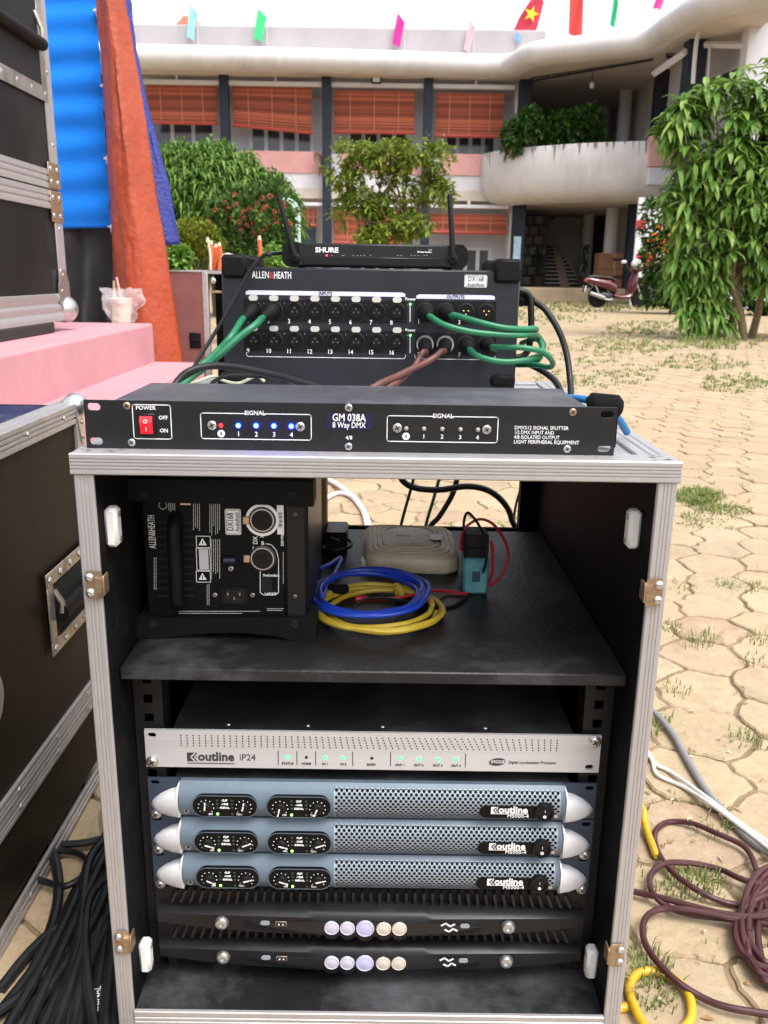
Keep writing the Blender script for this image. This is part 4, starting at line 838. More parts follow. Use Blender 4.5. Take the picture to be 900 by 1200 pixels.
# black scuffs worn into the lid edge
q = MB(); g = random.Random(12)
for x, n_ in ((-.262, 9), (-.235, 6), (.20, 3), (.258, 7), (.262, 4), (.05, 2), (-.09, 2)):
    for _ in range(n_):
        cx, cy = x+g.gauss(0, .007), g.uniform(.004, .026); L_ = g.uniform(.001, .006); a = g.uniform(-.5, .5)
        pts = [(cx+L_*math.cos(a+t)*(1 if t in (0, 3.14) else .22)*g.uniform(.7, 1.2), cy+L_*math.sin(a+t)*.22*g.uniform(.7, 1.3)) for t in (0, .8, 1.57, 2.4, 3.14, 4, 4.7, 5.5)]
        if max(abs(p[0]) for p in pts) < .272 and min(p[1] for p in pts) > .003 and max(p[1] for p in pts) < .0295: q.add([(p[0], p[1], ZT+.00025) for p in pts], [tuple(range(8))])
q.build('scuff_marks', mat('black scuff', (.035, .03, .03), .8), rack, 0)
# bottom
zb = at(450, 1187.5, y=0).z
mb = MB(); mb.prism([(.002-p[1], zb-.0125+p[0]) for p in ribbed(.025, .004, 4, .001)], -.2530, .2530, 'x', ALU); mb.box(-.253, .253, .0005, .004, .0, zb-.0255, 0, ALUD)
mb.build('bottom_rail', None, rack)
MB().box(-.2535, .2535, .0025, RD-.006, zb-.016, zb-.004, 0, SHELF).build('floor_panel', None, rack)
MB().box(-.2535, .2535, RD-.012, RD-.004, zb-.0055, .418, 0, BOARD).build('light_block_panel', None, rack)  # added panel; keeps daylight out of the bay below the shelf
# shelf
mb = MB(); mb.box(-.2525, .2525, .03, .527, .4185, .4315, .0015, SHELF); mb.build('shelf', None, rack)
MB().box(.226, .2535, .575, .596, .05, ZL-.001, 0, BOARD).build('rear_batten', None, rack)
# steel rack strips with square holes
for s in (-1, 1):
    mb = MB(); xa, xb = s*.2225, s*.2525; y0 = .069
    zs = [.045+.0222*i for i in range(17)]
    lo, hi = sorted((xa, xb)); cx = s*.2375
    mb.box(lo, cx-.0048, y0, y0+.002, .04, .4165, 0); mb.box(cx+.0048, hi, y0, y0+.002, .04, .4165, 0)
    prev = .04
    for z in zs+[.43]:
        a = min(z-.0048, .4165)
        if a > prev: mb.box(cx-.0048, cx+.0048, y0, y0+.002, prev, a)
        prev = z+.0048
    mb.box(xa, xa+s*.0015, y0+.002, y0+.03, .04, .4165)
    mb.build('rack_strip', BLACK, rack)
# white lid guides on the inner walls, and plated catches on the uprights
def guide(u, v, s):
    p = at(u, v, x=s*.2540)
    mb = MB(); mb.box(s*.2538, s*.2415, p.y-.006, p.y+.010, p.z-.019, p.z+.019, .003, WHITEP)
    for dz in (-.012, .012): mb.cyl((s*.2415, p.y+.002, p.z+dz), (s*.2405, p.y+.002, p.z+dz), .0028, None, 10, mat('guide screw', (.35, .3, .25), .4, .7))
    mb.build('lid_guide', None, rack)
guide(124, 617, -1); guide(750, 620, 1); guide(164, 1120, -1); guide(699.5, 1128, 1)
def catch(u, v, s):
    x, z = xz(u, v, -.002); x = s*.2615
    mb = MB(); pts = [(-.007, .0135), (.006, .0135), (.0075, .010), (.0075, -.010), (.006, -.0135), (-.007, -.0135), (-.0085, -.009), (-.0085, .009)]
    mb.prism([(x-s*.002+s*a, z+b) for a, b in pts], -.0035, -.0020, 'y', BRASS)
    mb.prism([(x-s*.0105+s*a, z+b) for a, b in [(0, .006), (.006, .0085), (.006, -.0085), (0, -.006)]], -.0060, -.0036, 'y', BRASS)
    mb.box(x-s*.0105, x-s*.0125, -.006, .008, z-.0095, z+.0095, .0005, BRASS)
    o = mb.build('catch_plate', None, rack)
    for dz in (.0075, -.0075):
        MB().lathe([(.0042, 0), (.0042, .0008), (.003, .0022), (.0014, .0026), (.0013, .0012)], 14, fmat(x+s*.0015, -.0036, z+dz), STEEL).build('rivet', None, o)
catch(102, 685, -1); catch(774, 694, 1); catch(140, 1104, -1); catch(726, 1119, 1)

# ================================================================ helpers for 19-inch gear
def screw(mb, x, y, z, r, m=STEEL, slot=True):
    mb.lathe([(r, 0), (r, r*.25), (r*.75, r*.5), (1e-5, r*.55)], 14, fmat(x, y, z), m)
    if slot:
        for a in (.5, .5+math.pi/2):
            c, s_ = math.cos(a)*r*.6, math.sin(a)*r*.6; q = Vector((-math.sin(a), math.cos(a)))*r*.13
            mb.add([(x-c-q.x, y-r*.57, z-s_-q.y), (x+c-q.x, y-r*.57, z+s_-q.y), (x+c+q.x, y-r*.57, z+s_+q.y), (x-c+q.x, y-r*.57, z-s_+q.y)], [(0, 1, 2, 3)], HOLE)
def slot_plate(mb, x0, x1, z0, z1, y0, y1, slots, m):
    """plate with pill-shaped through holes near its ends: slots = [(cx, cz, hw, hh)]; built as strips in x"""
    xs = sorted({x0, x1} | {c for cx, cz, a, b in slots for c in (cx-a, cx+a)})
    for a, b in zip(xs, xs[1:]):
        if b-a < 1e-6: continue
        here = sorted([(cz-hh, cz+hh, cx, cz, hw, hh) for cx, cz, hw, hh in slots if cx-hw <= a+1e-7 and b <= cx+hw+1e-7])
        if not here: mb.box(a, b, y0, y1, z0, z1, 0, m); continue
        z = z0
        for lo, hi, cx, cz, hw, hh in here:
            mb.box(a, b, y0, y1, z, lo, 0, m); z = hi
            for sx in (-1, 1):          # rounded ends
                cxx = cx+sx*(hw-hh)
                for sz in (-1, 1):
                    arc = [(cxx+sx*hh*math.sin(t*math.pi/8), cz+sz*hh*math.cos(t*math.pi/8)) for t in range(5)]
                    mb.prism(arc+[(cx+sx*hw, cz+sz*hh)], y0, y1, 'y', m)
        mb.box(a, b, y0, y1, z, z1, 0, m)

# ================================================================ DMX SPLITTER on the lid
YS = .0226; XS = -.0237; z0 = ZT+.0002; z1 = z0+.0440
spl = thing('signal_splitter', (XS, YS+.07, ZT), 'slim black signal splitter with blue lights and a red switch, on the rack lid', 'signal splitter')
mb = MB()
slots = [(XS+s*.2325, z0+.022+t*.0158, .0062, .0034) for s in (-1, 1) for t in (-1, 1)]
slot_plate(mb, XS-.2413, XS+.2413, z0, z1, YS, YS+.003, slots, BLACK)
mb.build('face_panel', None, spl)
yb = at(193, 448, z=z1).y
MB().box(XS-.216, XS+.216, YS+.0031, yb, z0+.003, z1-.0006, .0008, mat('scuffed lid sheet', (.035, .036, .042), .42, var=.3, scale=25, dirt=(.16, .16, .17), dirt_amt=.4, bump=.05, bscale=700)).build('housing', None, spl)
def SP(u, v):
    vc = 496+(u-97)/626*11.5; return XS+(u-410.3)/626*.4826, z0+.022+(vc-v)/54.5*.044
def upright(u0, v0, u1, v1):
    a = SP(u0, v0); b = SP(u1, v1); return a[0], b[0], (b[1]+a[1])/2-abs(a[1]-b[1])/2, (b[1]+a[1])/2+abs(a[1]-b[1])/2
yi = YS-.0004
ink = MB()
def frame(u0, v0, u1, v1, gap=None):
    x0, x1, za, zb_ = upright(u0, v0, u1, v1); ring = rrect(x0, x1, za, zb_, .0022)
    if not gap: ink.line(ring, .0007, yi, INK, True)
    else:
        g0 = SP(gap[0], v0)[0]; g1 = SP(gap[1], v0)[0]; top = ring[:5]; rest = ring[5:]
        ink.line([(g0, zb_)]+rest+top+[(g1, zb_)], .0007, yi, INK)
frame(154.3, 474.2, 199, 513.6, ); frame(234, 484, 364, 515.5, (287, 309)); frame(453.5, 488, 584, 519.5, (508, 529.5))
def stext(t, u, v, size, al='CENTER', m=INK, bold=.00004, y=YS-.0003, mbx=None, sx=1, fit=0):
    x, z = SP(u, v); (mbx or ink).text(t, size, x, y, z, 0, m, al, sx, bold, fit=fit)
stext('POWER', 170, 478.2, .0052); stext('OFF', 190, 489.3, .0048); stext('ON', 190, 504, .0048)
stext('SIGNAL', 298, 484.5, .0056); stext('SIGNAL', 519, 488.8, .0056)
for i, (u, v) in enumerate(((278, 508), (299, 508.6), (320, 509), (340.5, 509.4))): stext(str(i+1), u, v, .0062)
for i, (u, v) in enumerate(((497, 512), (518.5, 512.4), (540, 513), (560.5, 513.5))): stext(str(i+1), u, v, .0055)
for u, v in ((257.5, 507.5), (476, 511.5)):
    x, z = SP(u, v); ink.cyl((x, YS-.0004, z), (x, YS, z), .0034, None, 16, INK); ink.text('A', .0046, x, YS-.0007, z, 0, INKK)
for i, t in enumerate(('DMX512 SIGNAL SPLITTER', '1/2 DMX INPUT AND', '4/8 ISOLATED OUTPUT', 'LIGHT PERIPHERAL EQUIPMENT')): stext(t, 603.5, 502.3+i*5.4, .0047, 'LEFT', bold=0, fit=(.049, .0355, .0415, .0595)[i])
stext('4/8', 408.5, 513, .0048)
lab = MB(); x0, x1, za, zb_ = upright(382, 485, 436, 504)
lab.box(x0, x1, YS-.0004, YS, za, zb_, 0, mat('navy label tape', (.006, .008, .05), .3))
lab.text('GM 038A', .0095, *[SP(408.5, 490)[0], YS-.0008, SP(408.5, 490.3)[1]], 0, INK, 'CENTER', 1, .0001, fit=.0302); stext('8 Way DMX', 408.5, 498.6, .0074, m=INK, y=YS-.0008, mbx=lab, fit=.0300)
lab.build('label', None, spl)
ink.build('lettering', None, spl, 0)
x0, x1, za, zb_ = upright(160.5, 483.5, 181, 510)
sw = MB().box(x0, x1, YS-.003, YS, za, zb_, .001, PLAST).build('power_switch', None, spl)
mb = MB(); rk = mat('lit red rocker', (.55, .01, .02), .25, emit=.25); zc = (za+zb_)/2
mb.prism([(YS-.0035, zb_-.0025), (YS-.0065, zc+.003), (YS-.0045, zc-.001), (YS-.0035, za+.0025), (YS-.002, za+.0025), (YS-.002, zb_-.0025)], x0+.0022, x1-.0022, 'x', rk)
mb.text('O', .005, (x0+x1)/2, YS-.0066, zc+.0036, 0, INK); mb.text('I', .005, (x0+x1)/2, YS-.0052, zc-.0036, 0, INK)
mb.build('rocker', None, sw)
for u, v in ((148, 475.6), (151, 517.3), (408, 478.8), (408, 523), (671, 485), (667.5, 527)):
    x, z = SP(u, v); mb = MB(); screw(mb, x, YS, z, .0035, BRASS if (u < 150 or u == 671) else STEEL); mb.build('screw', None, spl)
for u, v in ((247, 498), (351, 500), (465.5, 502), (571, 504.3)):
    x, z = SP(u, v); mb = MB(); screw(mb, x, YS, z, .0042); mb.build('screw', None, spl)
blue = mat('lit blue indicator', (.004, .02, 1.0), .3, emit=30); bcore = mat('blue indicator core', (.25, .45, 1.0), .3, emit=9)
red = mat('red indicator', (.9, .02, .02), .3, emit=.6); dull = mat('unlit indicator', (.3, .28, .24), .25)
def led(mx, u, v, m, r=.0022, core=None):
    x, z = SP(u, v); mb = MB(); mb.ball((x, YS-.0006, z), r, 1, .9, 1, 12, 6, m)
    if core: mb.ball((x, YS-.0022, z), r*.55, 1, .6, 1, 8, 6, core)
    mb.build('indicator_light', None, spl)
led(0, 257.5, 498.3, red)
for u, v in ((278, 498.4), (299, 498.6), (320, 499), (340.5, 499.4)): led(0, u, v, blue, .0024, bcore)
for u, v in ((476, 502.6), (497, 503), (518.5, 503.4), (540, 503.9), (560.5, 504.4)): led(0, u, v, dull, .0021)

# ================================================================ XLR connectors shared by the stage boxes
def socket_meshes(r):
    a = MB(); a.lathe([(r*1.12, 0), (r*1.12, r*.14), (r*.98, r*.2), (r*.9, r*.2), (r*.86, r*.1), (r*.8, r*.1), (r*.8, r*.24), (r*.74, r*.24), (r*.72, .0), (1e-5, 0)], 24, FRONT, PLAST)
    a.box(-r*1.25, r*1.25, -r*.06, 0, -r*1.35, r*1.35, r*.05, PLAST)
    for x, z in ((-.3, -.15), (.3, -.15), (0, .28)): a.lathe([(r*.13, 0), (r*.13, r*.12), (r*.1, r*.13), (1e-5, r*.05)], 8, fmat(x*r, -r*.06, z*r), mat('contact rim', (.05, .05, .05), .4))
    t = MB(); t.prism(rrect(-r*.55, r*.55, r*1.12, r*1.78, r*.28), -r*.32, -r*.02, 'y', mat('nickel tab', (.72, .70, .66), .32, .6))
    p = MB(); p.lathe([(r*1.12, 0), (r*1.12, r*.14), (r*.98, r*.2), (r*.86, r*.2), (r*.84, .0), (1e-5, 0)], 24, FRONT, PLAST); p.box(-r*1.25, r*1.25, -r*.06, 0, -r*1.35, r*1.35, r*.05, PLAST)
    for x, z in ((-.3, .15), (.3, .15), (0, -.28)): p.lathe([(r*.09, 0), (r*.09, r*.3), (1e-5, r*.36)], 8, fmat(x*r, -r*.06, z*r), mat('gold pin', (.7, .5, .2), .3, .9))
    return a.mesh('socket'), t.mesh('tab'), p.mesh('socket_male')

# ================================================================ STAGE BOX on the lid, sockets towards the camera
YD = .42
sb = thing('stage_box', (0, YD+.09, ZT), 'wide black stage box with rows of sockets and cables plugged in, behind the splitter', 'stage box')
def D(u, v): return xz(u, v, YD)
xl = D(262, 400)[0]; xr = D(606, 400)[0]; zt = D(440, 315)[1]
MB().box(xl, xr, YD, YD+.165, ZT+.006, zt, .002, mat('slate black paint', (.012, .0135, .019), .42, spec=.4, var=.2, scale=40, bump=.05, bscale=800)).build('housing', None, sb)
for u0, v0, u1, v1, dy in ((259.5, 298, 290, 326, 0), (580, 303, 610, 332, 0), (575, 439, 603, 453, 0), (255, 438, 283, 453, 0)):
    a = D(u0, v0); b = D(u1, v1)
    MB().box(a[0], b[0], YD-.006, YD+.03, max(b[1], ZT+.0005), a[1], .004, RUBBER).build('corner_bumper', None, sb)
    MB().box(a[0], b[0], YD+.135, YD+.172, max(b[1], ZT+.0005), a[1], .004, RUBBER).build('corner_bumper', None, sb)
ink = MB(); yi = YD-.0004
def dtext(t, u, v, size, m=INK, al='CENTER', bold=.0001, rot=0, y=YD-.0003, sx=1, mbx=None, fit=0):
    x, z = D(u, v); (mbx or ink).text(t, size, x, y, z, rot, m, al, sx, bold, fit=fit)
dtext('ALLEN', 305.5, 322.5, .0125, bold=.0001, fit=.0225); dtext('&', 318.3, 322.7, .0125, INKR, bold=.0001, fit=.0050); dtext('HEATH', 331.2, 323, .0125, bold=.0001, fit=.0225)
def bar(u0, u1, va, vb, t, w_):
    (x0, zA), (x1, zB) = D(u0, va), D(u1, va); h = .0055; e = .004
    zz = (zA+zB)/2
    ink.prism([(x0, zz-h), (x1, zz-h), (x1, zz-h*.3), (x1-e, zz), (x0+e, zz), (x0, zz-h*.3)], yi, YD-.0001, 'y', mat('pale blue ink', (.58, .6, .78), .6))
    ink.text(t, .006, (x0+x1)/2, yi-.0003, zz-h/2, 0, INKK, 'CENTER', .9, .0001)
    # closing bracket below the second row
bar(288, 475, 341.5, 347, 'INPUTS', 0); bar(488, 580, 345.5, 351, 'OUTPUTS', 0)
for u0, u1, v in ((289, 475, 419), (486, 580, 421)):
    a, b = D(u0, v), D(u1, v); zz = (a[1]+b[1])/2
    ink.line([(a[0], zz+.005), (a[0], zz+.002), (a[0]+.002, zz), (b[0]-.002, zz), (b[0], zz+.002), (b[0], zz+.005)], .0007, yi, INK)
rs = 9.0/845
sock, tab, sockm = socket_meshes(rs)
def put(name, me, parent, loc):
    o = bpy.data.objects.new(name, me); COL.objects.link(o); o.parent = parent; o.location = loc; return o
base = wloc(sb)
ins = {}; outs = {}
for i in range(8):
    for rrow in (0, 1):
        u = 297.5+i*23.95; v = (363 if rrow == 0 else 398.2)+i*.33
        x, z = D(u, v); o = put('input_socket', sock, sb, Vector((x, YD-.0008, z))-base); put('release_tab', tab, o, (0, 0, 0)); ins[rrow*8+i+1] = (x, z)
        ink.text(str(rrow*8+i+1), .0082, *(lambda q: (q[0], YD-.0018, q[1]))(D(u-6.5, (376 if rrow == 0 else 411)+i*.33)), 0, INK, 'CENTER', .9, .00005)
        q = D(u+10.5, v-7.5); ink.box(q[0]-.0018, q[0]+.0018, yi, YD-.0001, q[1]-.0009, q[1]+.0009, 0, INK)
        q = D(u+9.5, v-10.5); ink.cyl((q[0], yi-.0004, q[1]), (q[0], YD, q[1]), .0009, None, 6, mat('dim red light', (.35, .02, .03), .4))
for i in range(4):
    for rrow in (0, 1):
        u = 498+i*23.8; v = (365 if rrow == 0 else 402.6)+i*.4
        x, z = D(u, v); put('output_socket', sockm, sb, Vector((x, YD-.0008, z))-base); outs[rrow*4+i+1] = (x, z)
        ink.text(str(rrow*4+i+1), .0078, *(lambda q: (q[0], YD-.0018, q[1]))(D(u-7.5, (377 if rrow == 0 else 415)+i*.4)), 0, INK, 'CENTER', .9, .00005)
        q = D(u+.5, v-10.5); ink.box(q[0]-.0022, q[0]+.0022, yi-.001, YD-.0001, q[1]-.002, q[1]+.002, 0, INK)
gled = mat('green indicator', (.12, .9, .15), .4, emit=1.6)
for v in (353, 389.5):
    dtext('Power', 481, v-2.5, .0052); a, b = D(480.5, v+4), D(480.5, v+24); ink.line([a, b], .0009, yi, INK)
    q = D(480.8, v+3.5); MB().ball((q[0], YD-.0005, q[1]), .0016, 1, 1, 1, 8, 5, gled).build('indicator_light', None, sb)
ink.build('lettering', None, sb, 0)
a, b = D(544.5, 322), D(570.5, 337); st = MB()
def sticker(mb, x0, x1, za, zb_, y, t1, t2, vert=False):
    mb.prism(rrect(x0, x1, za, zb_, .002), y-.0005, y-.0001, 'y', mat('white sticker', (.74, .76, .76), .5))
    mb.line(rrect(x0+.001, x1-.001, za+.001, zb_-.001, .0016), .0005, y-.0007, INKK, True)
    cx, cz = (x0+x1)/2, (za+zb_)/2
    if not vert:
        h = zb_-za; mb.text(t1, h*.58, cx, y-.0008, cz+h*.17, 0, INKK, bold=0, fit=(x1-x0)*.68); mb.text(t2, h*.34, cx, y-.0008, cz-h*.27, 0, INKK, fit=(x1-x0)*.76)
    else:
        h = x1-x0; mb.text(t1, h*.58, cx-h*.16, y-.0008, cz, math.pi/2, INKK, fit=(zb_-za)*.68); mb.text(t2, h*.34, cx+h*.27, y-.0008, cz, math.pi/2, INKK, fit=(zb_-za)*.76)
sticker(st, a[0], b[0], b[1], a[1], YD, 'DX168', 'AudioRack'); st.build('name_sticker', None, sb)
# carrying handle on its right side
hp = [xz(u, v, YD+.05) for u, v in ((602, 341), (612, 341), (619, 345), (621.5, 353), (622.5, 372), (622, 395), (618, 412), (610, 418), (600, 418))]
hp = [(xr-.002, YD+.05, hp[0][1])]+[(p[0], YD+.05, p[1]) for p in hp[1:]]
MB().tube(cat_(hp, 5), .0045, 10, CABLE).build('carry_handle', None, sb)

# ---- radio receiver on the stage box
YR = .43; zr = zt+.0005
rc = thing('radio_receiver', (0, YR+.06, zr), 'black wireless microphone receiver with two raised antennas, on top of the stage box', 'radio receiver')
def RX(u, v): return xz(u, v, YR)
a = RX(345, 298); b = RX(534, 298); zt2 = RX(440, 286)[1]
mb = MB(); mb.box(a[0], b[0], YR, YR+.10, zr+.001, zt2, .002, BLACK)
mb.box(a[0]+.012, b[0]-.012, YR-.0015, YR, zr+.0035, zr+(zt2-zr)*.45, .0005, mat('gloss strip', (.008, .008, .01), .15)); mb.build('housing', None, rc)
for x, s in ((a[0], -1), (b[0], 1)):
    q = MB(); h = zt2-zr; pr = [(x, zr), (x+s*.010, zr+.001), (x+s*.015, zr+.006), (x+s*.0165, zr+h*.5), (x+s*.015, zt2-.005), (x+s*.009, zt2+.001), (x, zt2+.001), (x-s*.006, zt2+.001), (x-s*.006, zr)]
    q.prism(pr, YR-.003, YR+.105, 'y', RUBBER); q.build('end_cap', None, rc)
q = MB(); c = RX(383, 293.2); q.text('SHURE', .0088, c[0], YR-.0003, c[1], 0, INK, 'CENTER', 1.15, .0003)
c = RX(383, 299.3); q.ball((c[0], YR-.002, c[1]), .0012, 1, 1, 1, 8, 5, mat('bright red indicator', (1, .03, .05), .4, emit=3))
for u in (389, 401, 403, 414, 419, 423, 427, 434, 466, 470, 482, 486, 490, 497, 500):
    c = RX(u, 299.5); q.box(c[0]-.0008, c[0]+.0008, YR-.0018, YR-.0014, c[1]-.0005, c[1]+.0005, 0, mat('grey print', (.3, .3, .3), .6))
c = RX(506, 293); q.text('SLX4', .0022, c[0], YR-.0003, c[1], 0, INK, 'RIGHT'); c = RX(506, 295.5); q.text('Wireless Receiver', .0026, c[0], YR-.0003, c[1], 0, INK, 'RIGHT', 1, .0001)
q.build('lettering', None, rc, 0)
for (u0, v0, u1, v1) in ((346, 302, 325.5, 227), (531, 303.5, 527, 228)):
    p0 = at(u0, v0, y=YR-.006); p1 = at(u1, v1, y=YR+.015); q = MB()
    q.tube([p0, p0.lerp(p1, .1), p0.lerp(p1, .3), p1.lerp(p0, .015), p1], [.0042, .0045, .0036, .0032, .0025], 12, RUBBER)
    o = q.build('antenna', None, rc)
    MB().lathe([(.0062, 0), (.0062, .006), (.005, .0068), (.002, .0068), (.002, .005)], 14, fmat(p0.x, YR-.001, p0.z), PLAST).build('antenna_joint', None, o)

# ================================================================ SECOND STAGE BOX lying on its side on the shelf
ZS = .4317
y2 = at(265, 747, z=ZS).y
s2 = thing('stage_box', (at(260, 700, y=y2).x, y2+.1, ZS), 'black stage box turned on its side inside the rack, its handle and network sockets showing', 'stage box')
def E(u, v): return xz(u, v, y2)
x0 = E(168, 650)[0]; x1 = E(361, 650)[0]; zt3 = min(E(260, 562)[1], ZL-.003)
MB().box(x0, x1, y2+.004, y2+.20, ZS+.004, zt3-.003, .002, PLAST).build('housing', None, s2)
zA = E(250, 724)[1]; zB = E(250, 577)[1]
MB().box(E(170, 650)[0], E(333, 650)[0], y2-.0005, y2+.006, zA, zB, .0008, mat('satin black end plate', (.0055, .0055, .0062), .45, spec=.12, var=.2, scale=60)).build('end_panel', None, s2)
mb = MB(); mb.box(E(336, 650)[0], E(358, 650)[0], y2-.002, y2+.006, zA, zB, .0008, BLACK)
for v in (602, 698): c = E(346, v); screw(mb, c[0], y2-.002, c[1], .0022, BRASS)
mb.build('side_strip', None, s2)
# bumpers: the lower one has an arched foot
zz0 = ZS+.0003; zt4 = E(260, 722)[1]; xa, xb = E(162, 735)[0], E(371, 735)[0]; L = xb-xa; h = zt4-zz0
arch = [(xa, zz0), (xa+L*.10, zz0+.0005), (xa+L*.2, zz0+h*.12), (xa+L*.42, zz0+h*.32), (xa+L*.6, zz0+h*.34), (xa+L*.78, zz0+h*.2), (xa+L*.87, zz0), (xb, zz0), (xb, zt4+.001), (xb-.004, zt4+.003), (xa+L*.12, zt4), (xa+.004, zt4+.003), (xa, zt4)]
mb = MB(); mb.prism(arch, y2-.007, y2+.03, 'y', RUBBER)
for u in (182, 346): c = E(u, 728); mb.lathe([(.0042, 0), (.0042, .0012), (.002, .0012), (.0018, .0002)], 12, fmat(c[0], y2-.007, c[1]), HOLE)
mb.build('corner_bumper', None, s2)
za_, zb2 = E(260, 588)[1], min(E(260, 561)[1], ZL-.002); xa, xb = E(150, 575)[0], E(368, 575)[0]
mb = MB(); mb.prism([(xa, za_+.002), (xa+.02, za_), (xb-.03, za_-.001), (xb-.02, za_-.003), (xb, za_-.002), (xb, zb2), (xa, zb2)], y2-.007, y2+.03, 'y', RUBBER)
for u in (171, 342): c = E(u, 578); mb.lathe([(.0042, 0), (.0042, .0012), (.002, .0012), (.0018, .0002)], 12, fmat(c[0], y2-.007, c[1]), HOLE)
mb.build('corner_bumper', None, s2)
ink = MB(); yi = y2-.0009; UP = math.pi/2
def et(t, u, v, size, rot=UP, m=INK, al='CENTER', sx=1, bold=.0001): c = E(u, v); ink.text(t, size, c[0], y2-.0007, c[1], rot, m, al, sx, bold)
c = E(178.5, 623); ink.text('ALLEN&HEATH', .0104, c[0], y2-.0007, c[1], UP, INK, fit=.036)
r2 = random.Random(5)
def fine(u0, u1, v0, v1, step, horiz=False, dens=1):
    """small legal print: rows of broken hairlines"""
    a = u0 if not horiz else v0; end = u1 if not horiz else v1
    while a < end:
        p = v0 if not horiz else u0; pe = v1 if not horiz else u1; pe -= r2.random()*(pe-p)*.25
        while p < pe:
            n = 1.2+r2.random()*3.5; q = min(pe, p+n)
            A, B = (E(a, p), E(a, q)) if not horiz else (E(p, a), E(q, a))
            ink.line([A, B], .0007, yi, mat('small grey print', (.42, .42, .42), .6), d=.0002); p = q+.9
        a += step
fine(227, 236, 581, 628, 2.3); fine(246, 258, 581, 627, 2.3); fine(248, 258, 632, 682, 2.4); fine(181, 184, 653, 697, 2.2); fine(243, 247, 685, 710, 2.2)
fine(210, 305, 716, 720, 2.4, True); fine(313, 335, 713, 717, 2, True); fine(198, 205, 580, 600, 2.3); fine(332, 334, 647, 690, 2)
def ebox(u0, u1, v0, v1): 
    a, b = E(u0, v0), E(u1, v1); ink.line([(a[0], a[1]), (b[0], a[1]), (b[0], b[1]), (a[0], b[1])], .0006, yi, INK, True)
ebox(230, 247, 628, 641.5); ebox(230, 247, 642.5, 668); ebox(230, 247, 669, 682)
for v in (635, 675.5):
    c = E(237.5, v); k = .0042; ink.prism([(c[0]-k, c[1]-k*.8), (c[0]+k, c[1]-k*.8), (c[0], c[1]+k)], y2-.0012, y2-.0006, 'y', INK); ink.box(c[0]-.0005, c[0]+.0005, y2-.0015, y2-.0012, c[1]-.002, c[1]+.0016, 0, INKK)
a, b = E(233, 643.5), E(245, 667); ink.box(a[0], b[0], y2-.0009, y2-.0006, b[1], a[1], 0, mat('pale grey ink', (.5, .5, .52), .6))
for i, u in enumerate((285, 294, 304, 315, 325.5)):
    c = E(u, 583+i*.2); k = .0038
    if i in (0, 1): ink.line([(c[0]+k*math.cos(t*.7), c[1]+k*math.sin(t*.7)) for t in range(9)], .001, yi, INK, True); ink.box(c[0]-.0015, c[0]+.0015, yi, y2-.0006, c[1]-.0015, c[1]+.001, 0, INK)
    elif i == 2: ink.line([(c[0]-k, c[1]-k*.8), (c[0]+k, c[1]-k*.8), (c[0], c[1]+k)], .0009, yi, INK, True)
    elif i == 3: ink.line([(c[0]-k*.8, c[1]-k), (c[0]+k*.8, c[1]+k)], .0009, yi, INK); ink.line([(c[0]-k*.8, c[1]+k), (c[0]+k*.8, c[1]-k)], .0009, yi, INK); ink.box(c[0]+.005, c[0]+.006, yi, y2-.0006, c[1]-k, c[1]+k, 0, INK)
    else: ink.text('CE', .0075, c[0], y2-.0009, c[1], 0, INK)
c = E(191, 592); ink.line([(c[0]+.0042*math.cos(t*.7), c[1]+.0042*math.sin(t*.7)) for t in range(9)], .001, yi, mat('grey print', (.3, .3, .3), .6), True)
et('DX', 299.5, 633, .0066, sx=.9); et('A', 307, 628, .0058, 0); et('B', 308, 636.5, .0058, 0)
a = E(307, 640); fr = [E(*q) for q in ((297, 640), (296, 646), (305, 666.5), (305, 694), (309, 697), (323, 697), (326.5, 694), (326.5, 655), (324, 645), (318, 638), (312, 637))]
ink.line(fr, .0007, yi, INK)
for q, t in (((318, 674), 'Redundant'), ((317.5, 695), 'Cascade')): et(t, *q, .004, 0)
et('Link', 312.5, 684, .0042, UP); et('DX+Mix', 331, 632, .004, UP)
ink.build('lettering', None, s2, 0)
q = MB(); a, b = E(263.5, 596), E(283, 626.5); sticker(q, a[0], b[0], b[1], a[1], y2-.0006, 'DX168', 'AudioRack', True); q.build('name_sticker', None, s2)
q = MB(); a, b = E(324.5, 591), E(333, 626); q.box(a[0], b[0], y2-.0012, y2-.0006, b[1], a[1], 0, mat('white sticker', (.74, .76, .76), .5))
for i in range(11): c = E(328.5, 601+i*1.6); q.box(c[0]-.0022, c[0]+.0022, y2-.0014, y2-.0012, c[1]-.0004, c[1]+(.0002 if i % 3 else .0006), 0, INKK)
q.build('serial_sticker', None, s2)
q = MB(); a, b = E(211, 579), E(223.5, 591.5); q.box(a[0], b[0], y2-.0012, y2-.0006, b[1], a[1], 0, mat('pale orange sticker', (.85, .55, .42), .5)); c = ((a[0]+b[0])/2, (a[1]+b[1])/2)
q.line([(c[0]+.0034*math.cos(t*.63), c[1]+.0034*math.sin(t*.63)) for t in range(10)], .0012, y2-.0015, mat('orange red ink', (.6, .08, .03), .6), True); q.box(c[0]-.001, c[0]+.001, y2-.0015, y2-.0012, c[1]-.002, c[1]+.002, 0, mat('orange red ink', (.6, .08, .03), .6))
q.build('test_sticker', None, s2)
